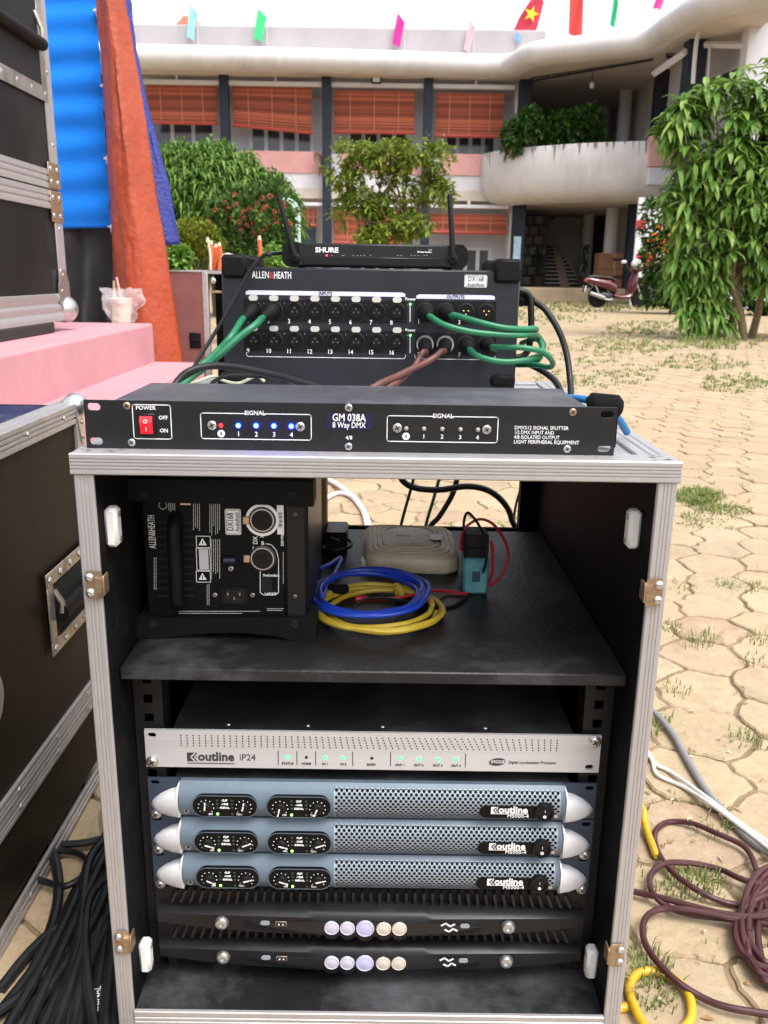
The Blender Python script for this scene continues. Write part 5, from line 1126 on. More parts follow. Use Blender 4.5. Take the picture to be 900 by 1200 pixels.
# pull handle: vertical bar over rows of dark slots
a, b = E(207, 605), E(207, 708)
q = MB(); q.tube(cat_([(a[0]-.0, y2, a[1]), (a[0], y2-.013, a[1]-.006), (a[0], y2-.017, a[1]-.018), (a[0], y2-.017, b[1]+.018), (a[0], y2-.013, b[1]+.006), (a[0], y2, b[1])], 5), .0068, 10, RUBBER)
q.build('carry_handle', None, s2)
q = MB()
for i in range(11):
    for u in (189, 195.5, 219, 224):
        c = E(u, 612+i*8.6); q.prism(rrect(c[0]-.0028, c[0]+.0028, c[1]-.0012, c[1]+.0012, .001, 2), y2-.0008, y2-.0004, 'y', HOLE)
q.build('vent_slots', None, s2)
for (u, v) in ((307.5, 609), (308, 654)):
    c = E(u, v); r_ = .0115; q = MB()
    q.lathe([(r_*1.25, 0), (r_*1.25, .001), (r_*1.05, .0022), (r_*.98, .0022), (r_*.94, .0004), (r_*.6, .0004)], 26, fmat(c[0], y2-.0006, c[1]), mat('matte connector shell', (.025, .025, .028), .35, .3))
    q.box(c[0]-.0065, c[0]+.0065, y2-.0022, y2-.0008, c[1]-.006, c[1]+.0055, .0003, HOLE)
    q.lathe([(r_*.97, .0018), (r_*.97, .0028), (r_*1.07, .0028), (r_*1.07, .0018)], 28, fmat(c[0], y2-.0004, c[1]), mat('silver rim', (.6, .6, .6), .3, .7))
    q.lathe([(r_*.97, .0018), (r_*.94, .0010)], 28, fmat(c[0], y2-.0004, c[1]), HOLE)
    q.cyl((c[0], y2-.0040, c[1]), (c[0], y2-.0033, c[1]), r_*.94, None, 24, HOLE); q.box(c[0]-.006, c[0]+.006, y2-.0046, y2-.0041, c[1]-.005, c[1]+.005, 0, PLAST)
    if v < 620:
        q.lathe([(r_*1.22, .0004), (r_*1.22, .0012), (r_*1.52, .0012), (r_*1.52, .0004)], 30, fmat(c[0], y2-.0004, c[1]), INK)
    o = q.build('network_socket', None, s2)
    MB().box(c[0]-r_*1.75, c[0]-r_*1.15, y2-.004, y2-.001, c[1]-.0045, c[1]+.004, .001, mat('brassy tab', (.62, .45, .3), .35, .7)).build('release_tab', None, o)
q = MB(); a, b = E(259, 687), E(291, 708); q.prism(rrect(a[0], b[0], b[1], a[1], .004), y2-.0022, y2-.0005, 'y', PLAST)
a, b = E(263, 690), E(287, 705); q.prism([(a[0]+.003, a[1]), (b[0]-.003, a[1]), (b[0], a[1]-.004), (b[0], b[1]), (a[0], b[1]), (a[0], a[1]-.004)], y2-.0026, y2-.0022, 'y', HOLE)
for u, v in ((268, 694), (275.5, 699), (282, 694)): c = E(u, v); q.box(c[0]-.0006, c[0]+.0006, y2-.006, y2-.0026, c[1]-.0015, c[1]+.0015, 0, STEEL)
q.build('power_inlet', None, s2)
q = MB(); c = E(270, 655); q.cyl((c[0]-.006, y2-.004, c[1]), (c[0]+.006, y2-.004, c[1]), .0035, None, 10, mat('blue black plastic', (.02, .025, .06), .3)); c = E(270.5, 666); screw(q, c[0], y2-.0005, c[1], .003, STEEL); q.build('clip', None, s2)
for u, v in ((252, 697), (296, 697)):
    q = MB(); c = E(u, v); screw(q, c[0], y2-.0005, c[1], .0026, STEEL); q.build('screw', None, s2)
q = MB(); a, b = E(307, 676), E(319, 694); q.box(a[0], b[0], y2-.001, y2-.0006, b[1], a[1], 0, HOLE); c = E(310, 706); q.line([(c[0]+.0055*math.cos(t*.63), c[1]+.0055*math.sin(t*.63)) for t in range(10)], .0008, y2-.0009, PLAST, True); q.build('dip_switch', None, s2)

# ================================================================ PROCESSOR
YI = .0642
def G(u, v, y=YI): return xz(u, v, y)
def unit(name, label, cat, group, zc, depth=.36):
    return thing(name, (0, YI+.15, zc-.022), label, cat, group)
SIL = mat('brushed silver panel', (.54, .54, .56), .42, .3, var=.05, scale=60, stretch=(.05, 1, 3), bump=.02, bscale=900, dirt=(.33, .31, .3), dirt_amt=.3)
c0 = G(437, 857); zt5 = (G(171, 851)[1]+G(704, 863)[1])/2; zb5 = zt5-.0440
ip = unit('speaker_processor', 'flat silver loudspeaker processor with tiny green lights, mounted right under the shelf', 'audio processor', None, zt5)
hx = .2413
mb = MB()
slot_plate(mb, -hx, hx, zb5, zt5, YI-.003, YI, [(-.2335, zt5-.0065, .0045, .0030), (.2310, zb5+.0065, .0045, .0030)], SIL)
mb.build('face_panel', None, ip)
mb = MB(); mb.box(-.213, .213, YI+.0001, YI+.26, zb5+.002, zt5-.001, .0008, BLACKD)
for x in (-.155, -.07, .01, .12): mb.lathe([(.0024, 0), (.0018, .001), (1e-5, .0011)], 8, Matrix.Translation((x, YI+.012, zt5-.001)), STEEL)
mb.build('housing', None, ip)
ink = MB(); yi = YI-.0034
holes = MB()
NC = 62
for i in range(NC):
    for j in range(5):
        t = i/(NC-1); k = 0 if t < .25 else (t-.25)/.5 if t < .75 else 1-(t-.75)/.25
        x = -.203+i*.00652+(2-j)*-.0014*k*1.2; z = zt5-.0062-j*.0030
        holes.lathe([(.00085, 0), (.00085, .0002)], 6, fmat(x, YI-.003, z), HOLE)
holes.build('perforation', None, ip, 0)
BLK = mat('dark panel print', (.03, .03, .035), .5)
zl_ = zb5+.0125
def GX(u): return (u-437.5)/533*.4826
x = GX(225.5)
ink.box(GX(219.5), GX(231), yi, YI-.0031, zl_-.0050, zl_+.0052, 0, BLK)
for d in (0, .004): ink.line([(GX(231)-.001-d+.003, zl_+.0045), (GX(226)-d+.002, zl_), (GX(231)-.001-d+.003, zl_-.0045)], .0014, yi-.0003, SIL)
ink.text('outline', .0145, GX(253.5), YI-.0033, zl_+.0004, 0, BLK, bold=.0004, fit=.0385); ink.box(GX(219.5), GX(275), yi, YI-.0031, zl_-.0078, zl_-.0070, 0, BLK)
ink.text('iP24', .0108, GX(290.5), YI-.0033, zl_, 0, BLK, fit=.0165)
for u in (326.5, 348.5, 370.5, 414, 458.5, 546.5): ink.box(GX(u)-.0004, GX(u)+.0004, yi, YI-.0031, zb5+.0045, zb5+.0212, 0, BLK)
for u, t in ((337.5, 'STATUS'), (359.5, 'HOME'), (381.6, 'IN 1'), (403, 'IN 2'), (436, 'BURN'), (469.7, 'OUT 1'), (491.6, 'OUT 2'), (514, 'OUT 3'), (535.6, 'OUT 4')): ink.text(t, .0036, GX(u), YI-.0033, zb5+.0062, 0, BLK, 'CENTER', 1, .0001)
ink.prism([(GX(584.5)+.0085*math.cos(t*.45)*(1 if math.cos(t*.45) > 0 else 1.1), zb5+.0115+.0045*math.sin(t*.45)+.0008*math.cos(t*.45)) for t in range(14)], yi, YI-.0031, 'y', BLK); ink.text('iMODE', .0050, GX(584.5), YI-.0037, zb5+.0117, 0, SIL, 'CENTER', .95, .0002)
ink.text('Digital Loudspeaker Processor', .0046, GX(597), YI-.0033, zb5+.0112, 0, BLK, 'LEFT', fit=.051)
ink.build('lettering', None, ip, 0)
gl2 = mat('bright green indicator', (.05, .8, .18), .35, emit=1.2)
for u in (337.5, 381.6, 403, 469.7, 491.6, 514, 535.6):
    q = MB(); q.lathe([(.0021, 0), (.0021, .0003), (1e-5, .0012)], 12, fmat(GX(u), YI-.003, zb5+.0138), gl2); q.build('indicator_light', None, ip)
for u in (359.5, 436.5):
    q = MB(); q.lathe([(.0017, 0), (.0017, .0004), (1e-5, .0004)], 10, fmat(GX(u), YI-.003, zb5+.0138), HOLE); q.build('button', None, ip)
for x, z in ((-.2345, zb5+.0066), (.2345, zt5-.0066)):
    q = MB(); q.lathe([(.0068, 0), (.0068, .0012), (.006, .0016), (.0055, .0016)], 18, fmat(x, YI-.003, z), STEEL); screw(q, x, YI-.0042, z, .0055); q.build('screw', None, ip)

# ================================================================ THREE BLUE-GREY AMPLIFIERS
ABL = mat('blue grey enamel', (.098, .134, .172), .40, .12, var=.08, scale=80, bump=.04, bscale=900)
EAR = mat('deep blue grey ear', (.030, .045, .072), .45, .1, var=.15, scale=60)
GRL = mat('silver blue grille', (.25, .29, .335), .38, .3, var=.05, scale=60)
FIN = mat('pearl silver fin', (.70, .69, .71), .35, .15, var=.05, scale=70)
AH = .0438
def yfront(t): return YI-.006-.012*(1-(2*t-1)**2)          # convex front, t 0 bottom..1 top
def curved(mb, x0, x1, za, zb_, m, t0=0, t1=1, n=8, off=0):
    vs = []
    for i in range(n+1):
        t = t0+(t1-t0)*i/n; z = za+(zb_-za)*t
        vs += [(x0, yfront(t)-off, z), (x1, yfront(t)-off, z)]
    mb.add(vs, [(2*i, 2*i+1, 2*i+3, 2*i+2) for i in range(n)], m); return mb
def amp(zt_, knobs, label, dx=0):
    zb_ = zt_-AH; o = unit('power_amplifier', label, 'power amplifier', 'blue-grey amplifiers stacked in the rack', zt_)
    bx = .2055
    mb = MB(); slot_plate(mb, -hx, -bx-.0005, zb_+.0004, zt_-.0004, YI-.002, YI, [(-.2335, zt_-.006, .0048, .0026)], EAR); mb.build('rack_ear', None, o)
    mb = MB(); slot_plate(mb, bx+.0005, hx, zb_+.0004, zt_-.0004, YI-.002, YI, [(.2335, zt_-.006, .0048, .0026)], EAR); mb.build('rack_ear', None, o)
    MB().box(-.213, .213, YI+.0001, YI+.34, zb_+.001, zt_-.001, 0, BLACKD).build('housing', None, o)
    # left half of the fascia, with end walls
    gx0 = GX(392.5); mb = MB(); curved(mb, -bx, gx0, zb_+.0006, zt_-.0006, ABL, 0, 1, 10)
    side = [(YI-.0001, zb_+.0006)]+[(yfront(i/10), zb_+.0006+(AH-.0012)*i/10) for i in range(11)]+[(YI-.0001, zt_-.0006)]
    mb.prism([(p[0], p[1]) for p in side], -bx, -bx+.0004, 'x', ABL); mb.prism([(p[0], p[1]) for p in side], bx-.0004, bx, 'x', ABL)
    curved(mb, gx0, bx, zb_+.0006, zt_-.0006, ABL, .90, 1, 2); curved(mb, gx0, bx, zb_+.0006, zt_-.0006, ABL, 0, .03, 1); curved(mb, GX(659), bx, zb_+.0006, zt_-.0006, ABL, .03, .90, 8)
    mb.add([(-bx, YI-.0002, zt_-.0006), (bx, YI-.0002, zt_-.0006), (bx, yfront(1), zt_-.0006), (-bx, yfront(1), zt_-.0006)], [(0, 1, 2, 3)], ABL)
    mb.add([(-bx, YI-.0002, zb_+.0006), (bx, YI-.0002, zb_+.0006), (bx, yfront(0), zb_+.0006), (-bx, yfront(0), zb_+.0006)], [(0, 1, 2, 3)], ABL)
    mb.build('fascia', None, o)
    # perforated grille: hexagonal cells with round holes, bent over the convex front
    g = MB(); gx1 = GX(659); rows = 12; cols = 44; pw = (gx1-gx0)/cols; hgt = (AH-.0012)*.87; ph = hgt/rows; zbase = zb_+.0006+(AH-.0012)*.03
    def cp(x, z):
        t = (z-zb_-.0006)/(AH-.0012); return (min(max(x, gx0), gx1), yfront(min(1, max(0, t))), z)
    for j in range(rows):
        for i in range(cols+1):
            cx = gx0+(i+.5*(j % 2))*pw; cz = zbase+(j+.5)*ph
            if cx > gx1+.001: continue
            ha = (ph*ph-pw*pw/4)/(2*ph); hb = (pw*pw/4+ph*ph)/2/ph
            o6 = [(pw/2, -ha), (pw/2, ha), (0, hb), (-pw/2, ha), (-pw/2, -ha), (0, -hb)]
            ou = []
            for k in range(6): a_, b_ = o6[k], o6[(k+1) % 6]; ou += [a_, ((a_[0]+b_[0])/2, (a_[1]+b_[1])/2)]
            vs = [cp(cx+a, cz+b) for a, b in ou]; t_ = (cz-zb_-.0006)/(AH-.0012)
            rh = .00182
            if cx+rh > gx1 or cx-rh < gx0: g.add(vs, [tuple(range(12))], GRL); continue
            inn = [(cx+rh*math.cos(math.atan2(b, a)), cz+rh*math.sin(math.atan2(b, a))) for a, b in ou]
            vs += [cp(*q) for q in inn]; vs += [(lambda p: (p[0], p[1]+.0010, p[2]))(cp(*q)) for q in inn]
            g.add(vs, [(k, (k+1) % 12, 12+(k+1) % 12, 12+k) for k in range(12)]+[(12+k, 12+(k+1) % 12, 24+(k+1) % 12, 24+k) for k in range(12)], GRL)
    g.build('grille', None, o, 0)
    k = MB(); curved(k, gx0+.0005, gx1-.0005, zb_+.0006, zt_-.0006, HOLE, .02, .92, 6, -.0045); k.build('grille_backing', None, o)
    for s in (-1, 1):
        fn = [(.0, .030), (.0035, .033), (.0045, .0395), (.0065, .0395), (.0065, .0015), (0, .0022)]
        fn = [(bx, .0405), (bx+.0016, .0405), (bx+.0022, .0335), (bx+.012, .0305), (bx+.022, .0250), (bx+.030, .0185), (bx+.0335, .0125), (bx+.032, .0085), (bx+.026, .0055), (bx+.012, .0035), (bx, .0025)]
        pr = [(s*(a), zb_+b) for a, b in fn]
        q = MB(); n = len(pr); cxm = s*(bx+.004); czm = zb_+.016
        front = [(a, YI-.0135 if abs(a) < bx+.003 else YI-.0135+.010*((abs(a)-bx)/.034)**2, b) for a, b in pr]
        inner = [(cxm+(a-cxm)*.75, YI-.018 if abs(a) < bx+.003 else YI-.0175+.008*((abs(a)-bx)/.034)**2, czm+(b-czm)*.72) for a, b in pr]
        back = [(a, YI-.0021, b) for a, b in pr]
        q.add(front+inner+back, [tuple(range(n, 2*n))]+[(i, (i+1) % n, n+(i+1) % n, n+i) for i in range(n)]+[(i, (i+1) % n, 2*n+(i+1) % n, 2*n+i) for i in range(n)], FIN)
        q.build('side_fin', None, o, 60)
    for kx, (u0, u1) in enumerate(((227, 303), (314, 389.5))):
        xa, xb = GX(u0), GX(u1); za = zb_+.0085; ze = zb_+.0335; q = MB()
        ring = rrect(xa, xb, za, ze, .0115, 6)
        yf = min(yfront(.2), yfront(.76))-.0012
        q.prism(ring, YI-.019, YI-.012, 'y', mat('black meter window', (.004, .004, .005), .3, spec=.15))
        q.line(ring, .0008, YI-.0192, ABL, True)
        cz = (za+ze)/2; cx = (xa+xb)/2; y = YI-.0193
        for s, kn in ((-1, knobs[kx*2]), (1, knobs[kx*2+1])):
            kx_ = cx+s*(xb-xa)*.29
            for d in range(9):
                an = R(-40+d*32.5); q.box(kx_+.0082*math.cos(an)-.0005, kx_+.0082*math.cos(an)+.0005, y-.0002, y, cz-.001+.0082*math.sin(an)-.0005, cz-.001+.0082*math.sin(an)+.0005, 0, INK)
        for j, t in enumerate(('CLIP', '-10dB', 'SIGNAL')): q.text(t, .0030, cx, y-.0002, ze-.0052-j*.0044, 0, INK, 'CENTER', 1, .0001)
        q.text('ON', .0028, cx-.0155, y-.0002, za+.0032, 0, INK, 'CENTER', 1, .0001); q.text('TEMP', .0028, cx+.0155, y-.0002, za+.0032, 0, INK, 'CENTER', 1, .0001)
        for s in (-1, 1):
            for j in range(3): q.lathe([(.0013, 0), (.0012, .0004), (1e-5, .0006)], 8, fmat(cx+s*.0078, y, ze-.0052-j*.0044), mat('dark green lens', (.02, .06, .03), .3))
        q.lathe([(.0013, 0), (.0012, .0004), (1e-5, .0006)], 8, fmat(cx+.0078, y, za+.0034), mat('dark green lens', (.02, .06, .03), .3))
        w_ = q.build('meter_window', None, o, 0)
        MB().lathe([(.0014, 0), (.0013, .0005), (1e-5, .0009)], 8, fmat(cx-.0078, y, za+.0034), mat('lime indicator', (.25, .95, .1), .35, emit=2.2)).build('indicator_light', None, w_)
        for s, kn in ((-1, knobs[kx*2]), (1, knobs[kx*2+1])):
            kx_ = cx+s*(xb-xa)*.29; d = MB(); d.lathe([(.0068, 0), (.0062, .003), (.005, .0038), (1e-5, .0034)], 18, fmat(kx_, y, cz-.001), PLAST)
            a = R(kn); v_ = Vector((math.cos(a), math.sin(a)))
            d.line([(kx_-v_.x*.001-.0008, cz-.001-v_.y*.001), (kx_+v_.x*.0045, cz-.001+v_.y*.0045), (kx_+v_.x*.0075, cz-.001+v_.y*.0075)], .0014, y-.0045, INK)
            d.build('gain_knob', None, w_)
    q = MB(); q.lathe([(.0028, 0), (.0028, .001), (1e-5, .001)], 12, fmat(GX(219), yfront(.28)+.0004, zb_+.0125), STEEL); screw(q, GX(219), yfront(.28)-.0003, zb_+.0125, .0018, BLACK); q.build('screw', None, o)
    # badge and power switch
    xa, xb = GX(563.5), GX(644); cz = zb_+.0185; q = MB(); yb_ = YI-.0190
    q.prism(rrect(xa, xb, cz-.0072, cz+.0072, .0072, 6), yb_, YI-.010, 'y', mat('black badge', (.004, .004, .005), .3, spec=.15))
    q.box(GX(577), GX(585), yb_-.0004, yb_-.0001, cz-.0012, cz+.0062, 0, INK)
    for d in (0, .003): q.line([(GX(584.5)+.001-d+.001, cz+.0055), (GX(581)-d+.002, cz+.0025), (GX(584.5)+.001-d+.001, cz-.0008)], .0012, yb_-.0007, INKK)
    q.text('outline', .0112, GX(603), yb_-.0003, cz+.0026, 0, INK, bold=.0003, fit=.031); q.box(GX(577), GX(621), yb_-.0004, yb_-.0001, cz-.0022, cz-.0017, 0, INK)
    q.text('M5000-4', .0052, GX(609), yb_-.0003, cz-.0046, 0, INK, fit=.0225); q.build('badge', None, o, 0)
    q = MB(); q.lathe([(.0108, 0), (.0108, .006), (.0100, .0075), (.0082, .0080), (.0078, .0060), (1e-5, .0066)], 26, fmat(GX(639.5), YI-.0145, cz+.0005), PLAST)
    q.text('I', .0042, GX(639.8), YI-.0226, cz+.0035, 0, INK); q.text('O', .0042, GX(639.8), YI-.0224, cz-.0032, 0, INK, 'CENTER', 1, .0003); q.build('power_switch', None, o)
    q = MB(); q.lathe([(.0022, 0), (.0022, .001), (1e-5, .001)], 10, fmat(GX(654), yfront(.3)-.0002, zb_+.0130), STEEL); q.build('screw', None, o)
    for x in (-.2345, .2345):
        q = MB(); q.lathe([(.0058, 0), (.0058, .0012), (.0050, .0018)], 16, fmat(x, YI-.002, zb_-.0005), STEEL); screw(q, x, YI-.0036, zb_-.0005, .0045); 
        if x < 0 or zt_ < ZAMP[0]-.02: q.build('screw', None, o)
zm0 = (G(176, 909.5)[1]+G(697, 917)[1])/2
ZAMP = [zm0-i*.0447 for i in range(3)]
amp(ZAMP[0], (92, 84, 252, 240), 'topmost of the three blue-grey amplifiers, directly under the silver processor')
amp(ZAMP[1], (-20, 25, -18, 22), 'middle one of the three blue-grey amplifiers stacked in the rack')
amp(ZAMP[2], (-30, 18, -22, 15), 'lowest of the three blue-grey amplifiers, just above the black amplifiers')

# ================================================================ TWO BLACK AMPLIFIERS WITH ROUND LIGHTS
def K(u, v): return xz(u, v, YI-.012)
def black_amp(dv, label, zt_):
    zb_ = zt_-.0440; o = unit('black_amplifier', label, 'power amplifier', 'black amplifiers at the bottom of the rack', zt_)
    MB().box(-.213, .213, YI+.002, YI+.34, zb_+.001, zt_-.001, 0, BLACKD).build('housing', None, o)
    mb = MB(); mb.box(-hx, hx, YI-.001, YI+.0018, zb_+.001, zt_-.001, 0, BLACK); mb.build('face_panel', None, o)
    # bowed intake louvres above the fascia
    q = MB(); n = 44
    for i in range(n+1):
        x = -.215+.43*i/n; t = (x/.215); hh = .0170; lean = t*abs(t)*.007
        q.prism([(x-.0016, zt_-.0005), (x+.0016, zt_-.0005), (x+.0016+lean, zt_-hh), (x-.0016+lean, zt_-hh)], YI-.0085, YI-.0012, 'y')
    q.build('louvres', mat('louvre plastic', (.011, .010, .0095), .45, var=.3, scale=50), o)['kind'] = 'stuff'
    # long lens-shaped fascia
    cz = zb_+.0125; top = []; bot = []
    for i in range(41):
        t = -1+2*i/40; x = .2385*t; k = 1-abs(t)**2.6
        top.append((x, cz+.0080+.0090*k)); bot.append((x, cz-.0072-.0070*(1-abs(t)**4)))
    ring = top+bot[::-1]
    f = MB(); nn = len(ring); fr = []
    for a, b in ring: fr.append((a, YI-.020+.012*(abs(a)/.2385)**2, b))
    inn = [(a*.992, YI-.026+.012*(abs(a)/.2385)**2, cz+(b-cz)*.70) for a, b in ring]; bk = [(a, YI-.0012, b) for a, b in ring]
    h2 = 41
    fs = [(i, (i+1) % nn, nn+(i+1) % nn, nn+i) for i in range(nn)]+[(i, (i+1) % nn, 2*nn+(i+1) % nn, 2*nn+i) for i in range(nn)]
    fs += [(nn+i, nn+i+1, nn+nn-2-i, nn+nn-1-i) for i in range(h2-1)]
    f.add(fr+inn+bk, fs, mat('satin black moulding', (.008, .008, .0095), .38, spec=.3, var=.25, scale=30, dirt=(.04, .04, .045), dirt_amt=.25)); f.build('fascia', None, o, 50)
    ye = lambda x: YI-.026+.012*(abs(x)/.2385)**2
    d = MB(); xs = [GX(u) for u in range(284, 584, 12)]; up_ = []; lo = []
    for x in xs:
        t = (x-GX(434))/(GX(580)-GX(434)); k = max(0, 1-t*t); up_.append((x, cz+.0015+.0075*k)); lo.append((x, cz+.0005-.0095*k**.8))
    rg = up_+lo[::-1]; n2 = len(rg)
    d.add([(a, ye(a)-.0012, b) for a, b in rg]+[(a, ye(a)+.001, b) for a, b in rg], [(i, i+1, n2-2-i, n2-1-i) for i in range(len(xs)-1)]+[(i, (i+1) % n2, n2+(i+1) % n2, n2+i) for i in range(n2)], mat('inset display', (.007, .008, .011), .28))
    d.line([(a, b-.0012) for a, b in lo], .0022, ye(0)-.0003, PLAST)
    d.build('display_panel', None, o)
    for u, r_, m in ((390.5, .0083, 'l'), (409.5, .0083, 'l'), (431, .0100, 'L'), (453.5, .0082, 'w'), (472.5, .0082, 'w')):
        mm = {'l': mat('lavender lens', (.46, .45, .54), .4), 'L': mat('lilac lens', (.42, .41, .60), .4), 'w': mat('ivory lens', (.52, .46, .41), .4)}[m]
        x = GX(u); q = MB(); q.lathe([(r_, 0), (r_, .002), (r_*.94, .0026), (r_*.88, .0026), (r_*.85, .0020), (r_*.80, .0022), (1e-5, .0026)], 24, fmat(x, ye(x)-.0008, cz+.0008), mm); q.build('round_light', None, o)
        q = MB(); q.lathe([(r_*1.02, 0), (r_*1.02, .0022), (r_*.6, .0022)], 20, fmat(x, ye(x)-.0002, cz-.0052), PLAST); q.build('push_button', None, o)
    q = MB(); x = GX(329); q.box(x-.0062, x+.0062, ye(x)-.0022, ye(x)-.001, cz+.0005, cz+.0068, .0003, mat('usb surround', (.25, .19, .15), .4, .5)); q.box(x-.0052, x+.0052, ye(x)-.0026, ye(x)-.0021, cz+.0016, cz+.0058, 0, HOLE)
    for s in (-1, 1): q.box(x+s*.0022-.0008, x+s*.0022+.0008, ye(x)-.003, ye(x)-.0026, cz+.0028, cz+.0042, 0, INK)
    q.build('card_slot', None, o)
    for u in (309.5, 552):
        q = MB(); x = GX(u); q.prism(rrect(x-.0052, x+.0052, cz+.0012, cz+.0062, .0025), ye(x)-.002, ye(x)-.0008, 'y', mat('grey lens', (.42, .43, .46), .35)); q.build('indicator_light', None, o)
    q = MB(); x = GX(533); y = ye(x)-.0018
    q.line([(x-.0085, cz+.0045), (x-.004, cz+.0075), (x+.001, cz+.0035), (x+.0055, cz+.0065)], .0018, y, INK); q.line([(x-.0045, cz-.001), (x, cz-.0035), (x+.004, cz+.0005), (x+.0085, cz-.002)], .0018, y, INK); q.build('emblem', None, o, 0)
    for u in (256.5, 605):
        q = MB(); x = GX(u); q.lathe([(.0088, 0), (.0088, .0006)], 20, fmat(x, ye(x)-.0006, cz+.0015), HOLE); q.lathe([(.0078, 0), (.0078, .002), (.0062, .0046), (.0035, .0054), (.0030, .0030), (1e-5, .0030)], 20, fmat(x, ye(x)-.001, cz+.0015), STEEL); q.build('bolt', None, o)
zk = K(437, 1101)[1]+.0015
zk += .0135
black_amp(0, 'upper of the two black amplifiers with round pale lights, just below the blue-grey ones', zk+.0440)
zk2 = K(437, 1140.5)[1]+.0150
black_amp(40, 'bottommost black amplifier with round pale lights, nearest the rack floor', zk2+.0440-.0)

# ================================================================ THINGS ON THE SHELF
BEIGE = mat('aged beige plastic', (.64, .55, .385), .45, var=.12, scale=40, dirt=(.16, .12, .08), dirt_amt=.45)
a = at(426, 671, z=ZS); b = at(540, 675, z=ZS); wd = (b-a).length; ang = math.atan2(b.y-a.y, b.x-a.x)
rt = thing('router', (a+b)/2, 'rounded beige router with ridged top, resting on the rack shelf', 'router')
Mr = Matrix.Translation((a+b)/2) @ Matrix.Rotation(ang, 4, 'Z'); dp = .150; skw = -.012
def ring(ins, z, sk=0): return [Mr @ Vector((x+skw*y/dp*1.0, y, z*1.06)) for x, y in rrect(-wd/2+ins, wd/2-ins, ins, dp-ins, .022, 5)]
q = MB(); prof = [(.003, .0003), (.0, .004), (0, .016), (.002, .0205), (.005, .0225)]
h = .0225
for k in range(4):
    i0 = .006+k*.0065; h += .0012; prof += [(i0, h), (i0+.0035, h+.0010), (i0+.0040, h-.0006), (i0+.0058, h-.0006)]
prof += [(.034, h+.0012), (.05, h+.0014)]
rings = [ring(i, z, -.010*min(1, z/.02)*0) for i, z in prof]; n = len(rings[0])
q.add([p for r_ in rings for p in r_], [(k*n+i, k*n+(i+1) % n, (k+1)*n+(i+1) % n, (k+1)*n+i) for k in range(len(rings)-1) for i in range(n)]+[tuple(range((len(rings)-1)*n, len(rings)*n)), tuple(range(n))[::-1]], BEIGE)
q.build('shell', None, rt)
q = MB(); q.prism(rrect(.022, .038, .055, .085, .007), (h+.0012)*1.06, (h+.0022)*1.06, 'z', mat('dark router badge', (.03, .025, .02), .3), Mr); q.build('badge', None, rt)
q = MB()
for i in range(4): q.box(-.025+i*.005, -.020+i*.005, .07, .076, (h+.0012)*1.06, (h+.0016)*1.06, 0, mat('faded print', (.24, .2, .14), .6), Mr)
q.build('lettering', None, rt)
q = MB(); q.box(-wd/2-.005, -wd/2+.002, .012, .024, .004, .014, .001, WHITEP, Mr); q.build('cable_jack', None, rt)

TEAL = mat('scuffed teal plastic', (.085, .29, .32), .45, var=.25, scale=50, dirt=(.25, .3, .3), dirt_amt=.4)
c = at(557, 697.5, z=ZS); tw = .0155
ta = thing('adapter', c+Vector((0, .02, 0)), 'small teal and black power adapter with red and black leads, beside the beige router', 'power adapter')
MB().box(c.x-tw, c.x+tw, c.y, c.y+.05, ZS+.0003, ZS+.047, .0035, TEAL).build('case', None, ta)
q = MB()
for i in range(7): q.box(c.x-tw+.001, c.x+tw-.001, c.y+.006+i*.0062, c.y+.0095+i*.0062, ZS+.044, ZS+.076-.0012*i*.4, .001, PLAST)
q.box(c.x-tw+.003, c.x+tw-.003, c.y+.004, c.y+.05, ZS+.040, ZS+.060, .001, PLAST); q.build('cooling_fins', None, ta)
q = MB(); q.box(c.x-.005, c.x+.005, c.y-.0005, c.y+.002, ZS+.017, ZS+.031, .0004, mat('dark teal label', (.02, .06, .08), .4)); q.build('badge', None, ta)
RED = mat('red lead', (.42, .012, .02), .4); BLK_ = CABLE
def C6(x, y, yy=None, z=None): return at(360+x/3.46, 590+y/3.46, y=yy) if yy is not None else at(360+x/3.46, 590+y/3.46, z=z)
yt = c.y+.02
q = MB(); q.tube(cat_([C6(622, 190, yt), C6(628, 130, yt), C6(650, 90, yt), C6(700, 64, yt), C6(755, 85, yt), C6(800, 150, yt), C6(815, 210, yt), C6(795, 280, yt-.005), C6(760, 320, yt-.01), C6(728, 336, yt-.015)], 6), .0018, 8, RED)
q.tube(cat_([C6(745, 150, yt-.02), C6(752, 200, yt-.022), C6(745, 300, yt-.022), C6(700, 345, z=ZS+.002), C6(645, 366, z=ZS+.002), C6(560, 355, z=ZS+.004), C6(490, 356, z=ZS+.012), C6(420, 374, z=ZS+.014), C6(330, 385, z=ZS+.014), C6(240, 388, z=ZS+.016)], 6), .0020, 8, RED)
p = C6(222, 388, z=ZS+.016); q.cyl(C6(196, 388, z=ZS+.016), C6(246, 386, z=ZS+.016), .0042, .0035, 10, RED); q.build('red_lead', None, ta)
q = MB(); q.tube(cat_([C6(634, 130, yt), C6(636, 70, yt), C6(648, 38, yt), C6(668, 50, yt), C6(700, 95, yt-.02), C6(728, 170, yt-.032), C6(722, 250, yt-.034), C6(690, 325, z=ZS+.006), C6(620, 400, z=ZS+.002), C6(540, 424, z=ZS+.002), C6(455, 410, z=ZS+.006), C6(330, 385, z=ZS+.018), C6(230, 390, z=ZS+.018), C6(180, 432, z=ZS+.008)], 6), .0017, 8, CABLE); q.build('black_lead', None, ta)

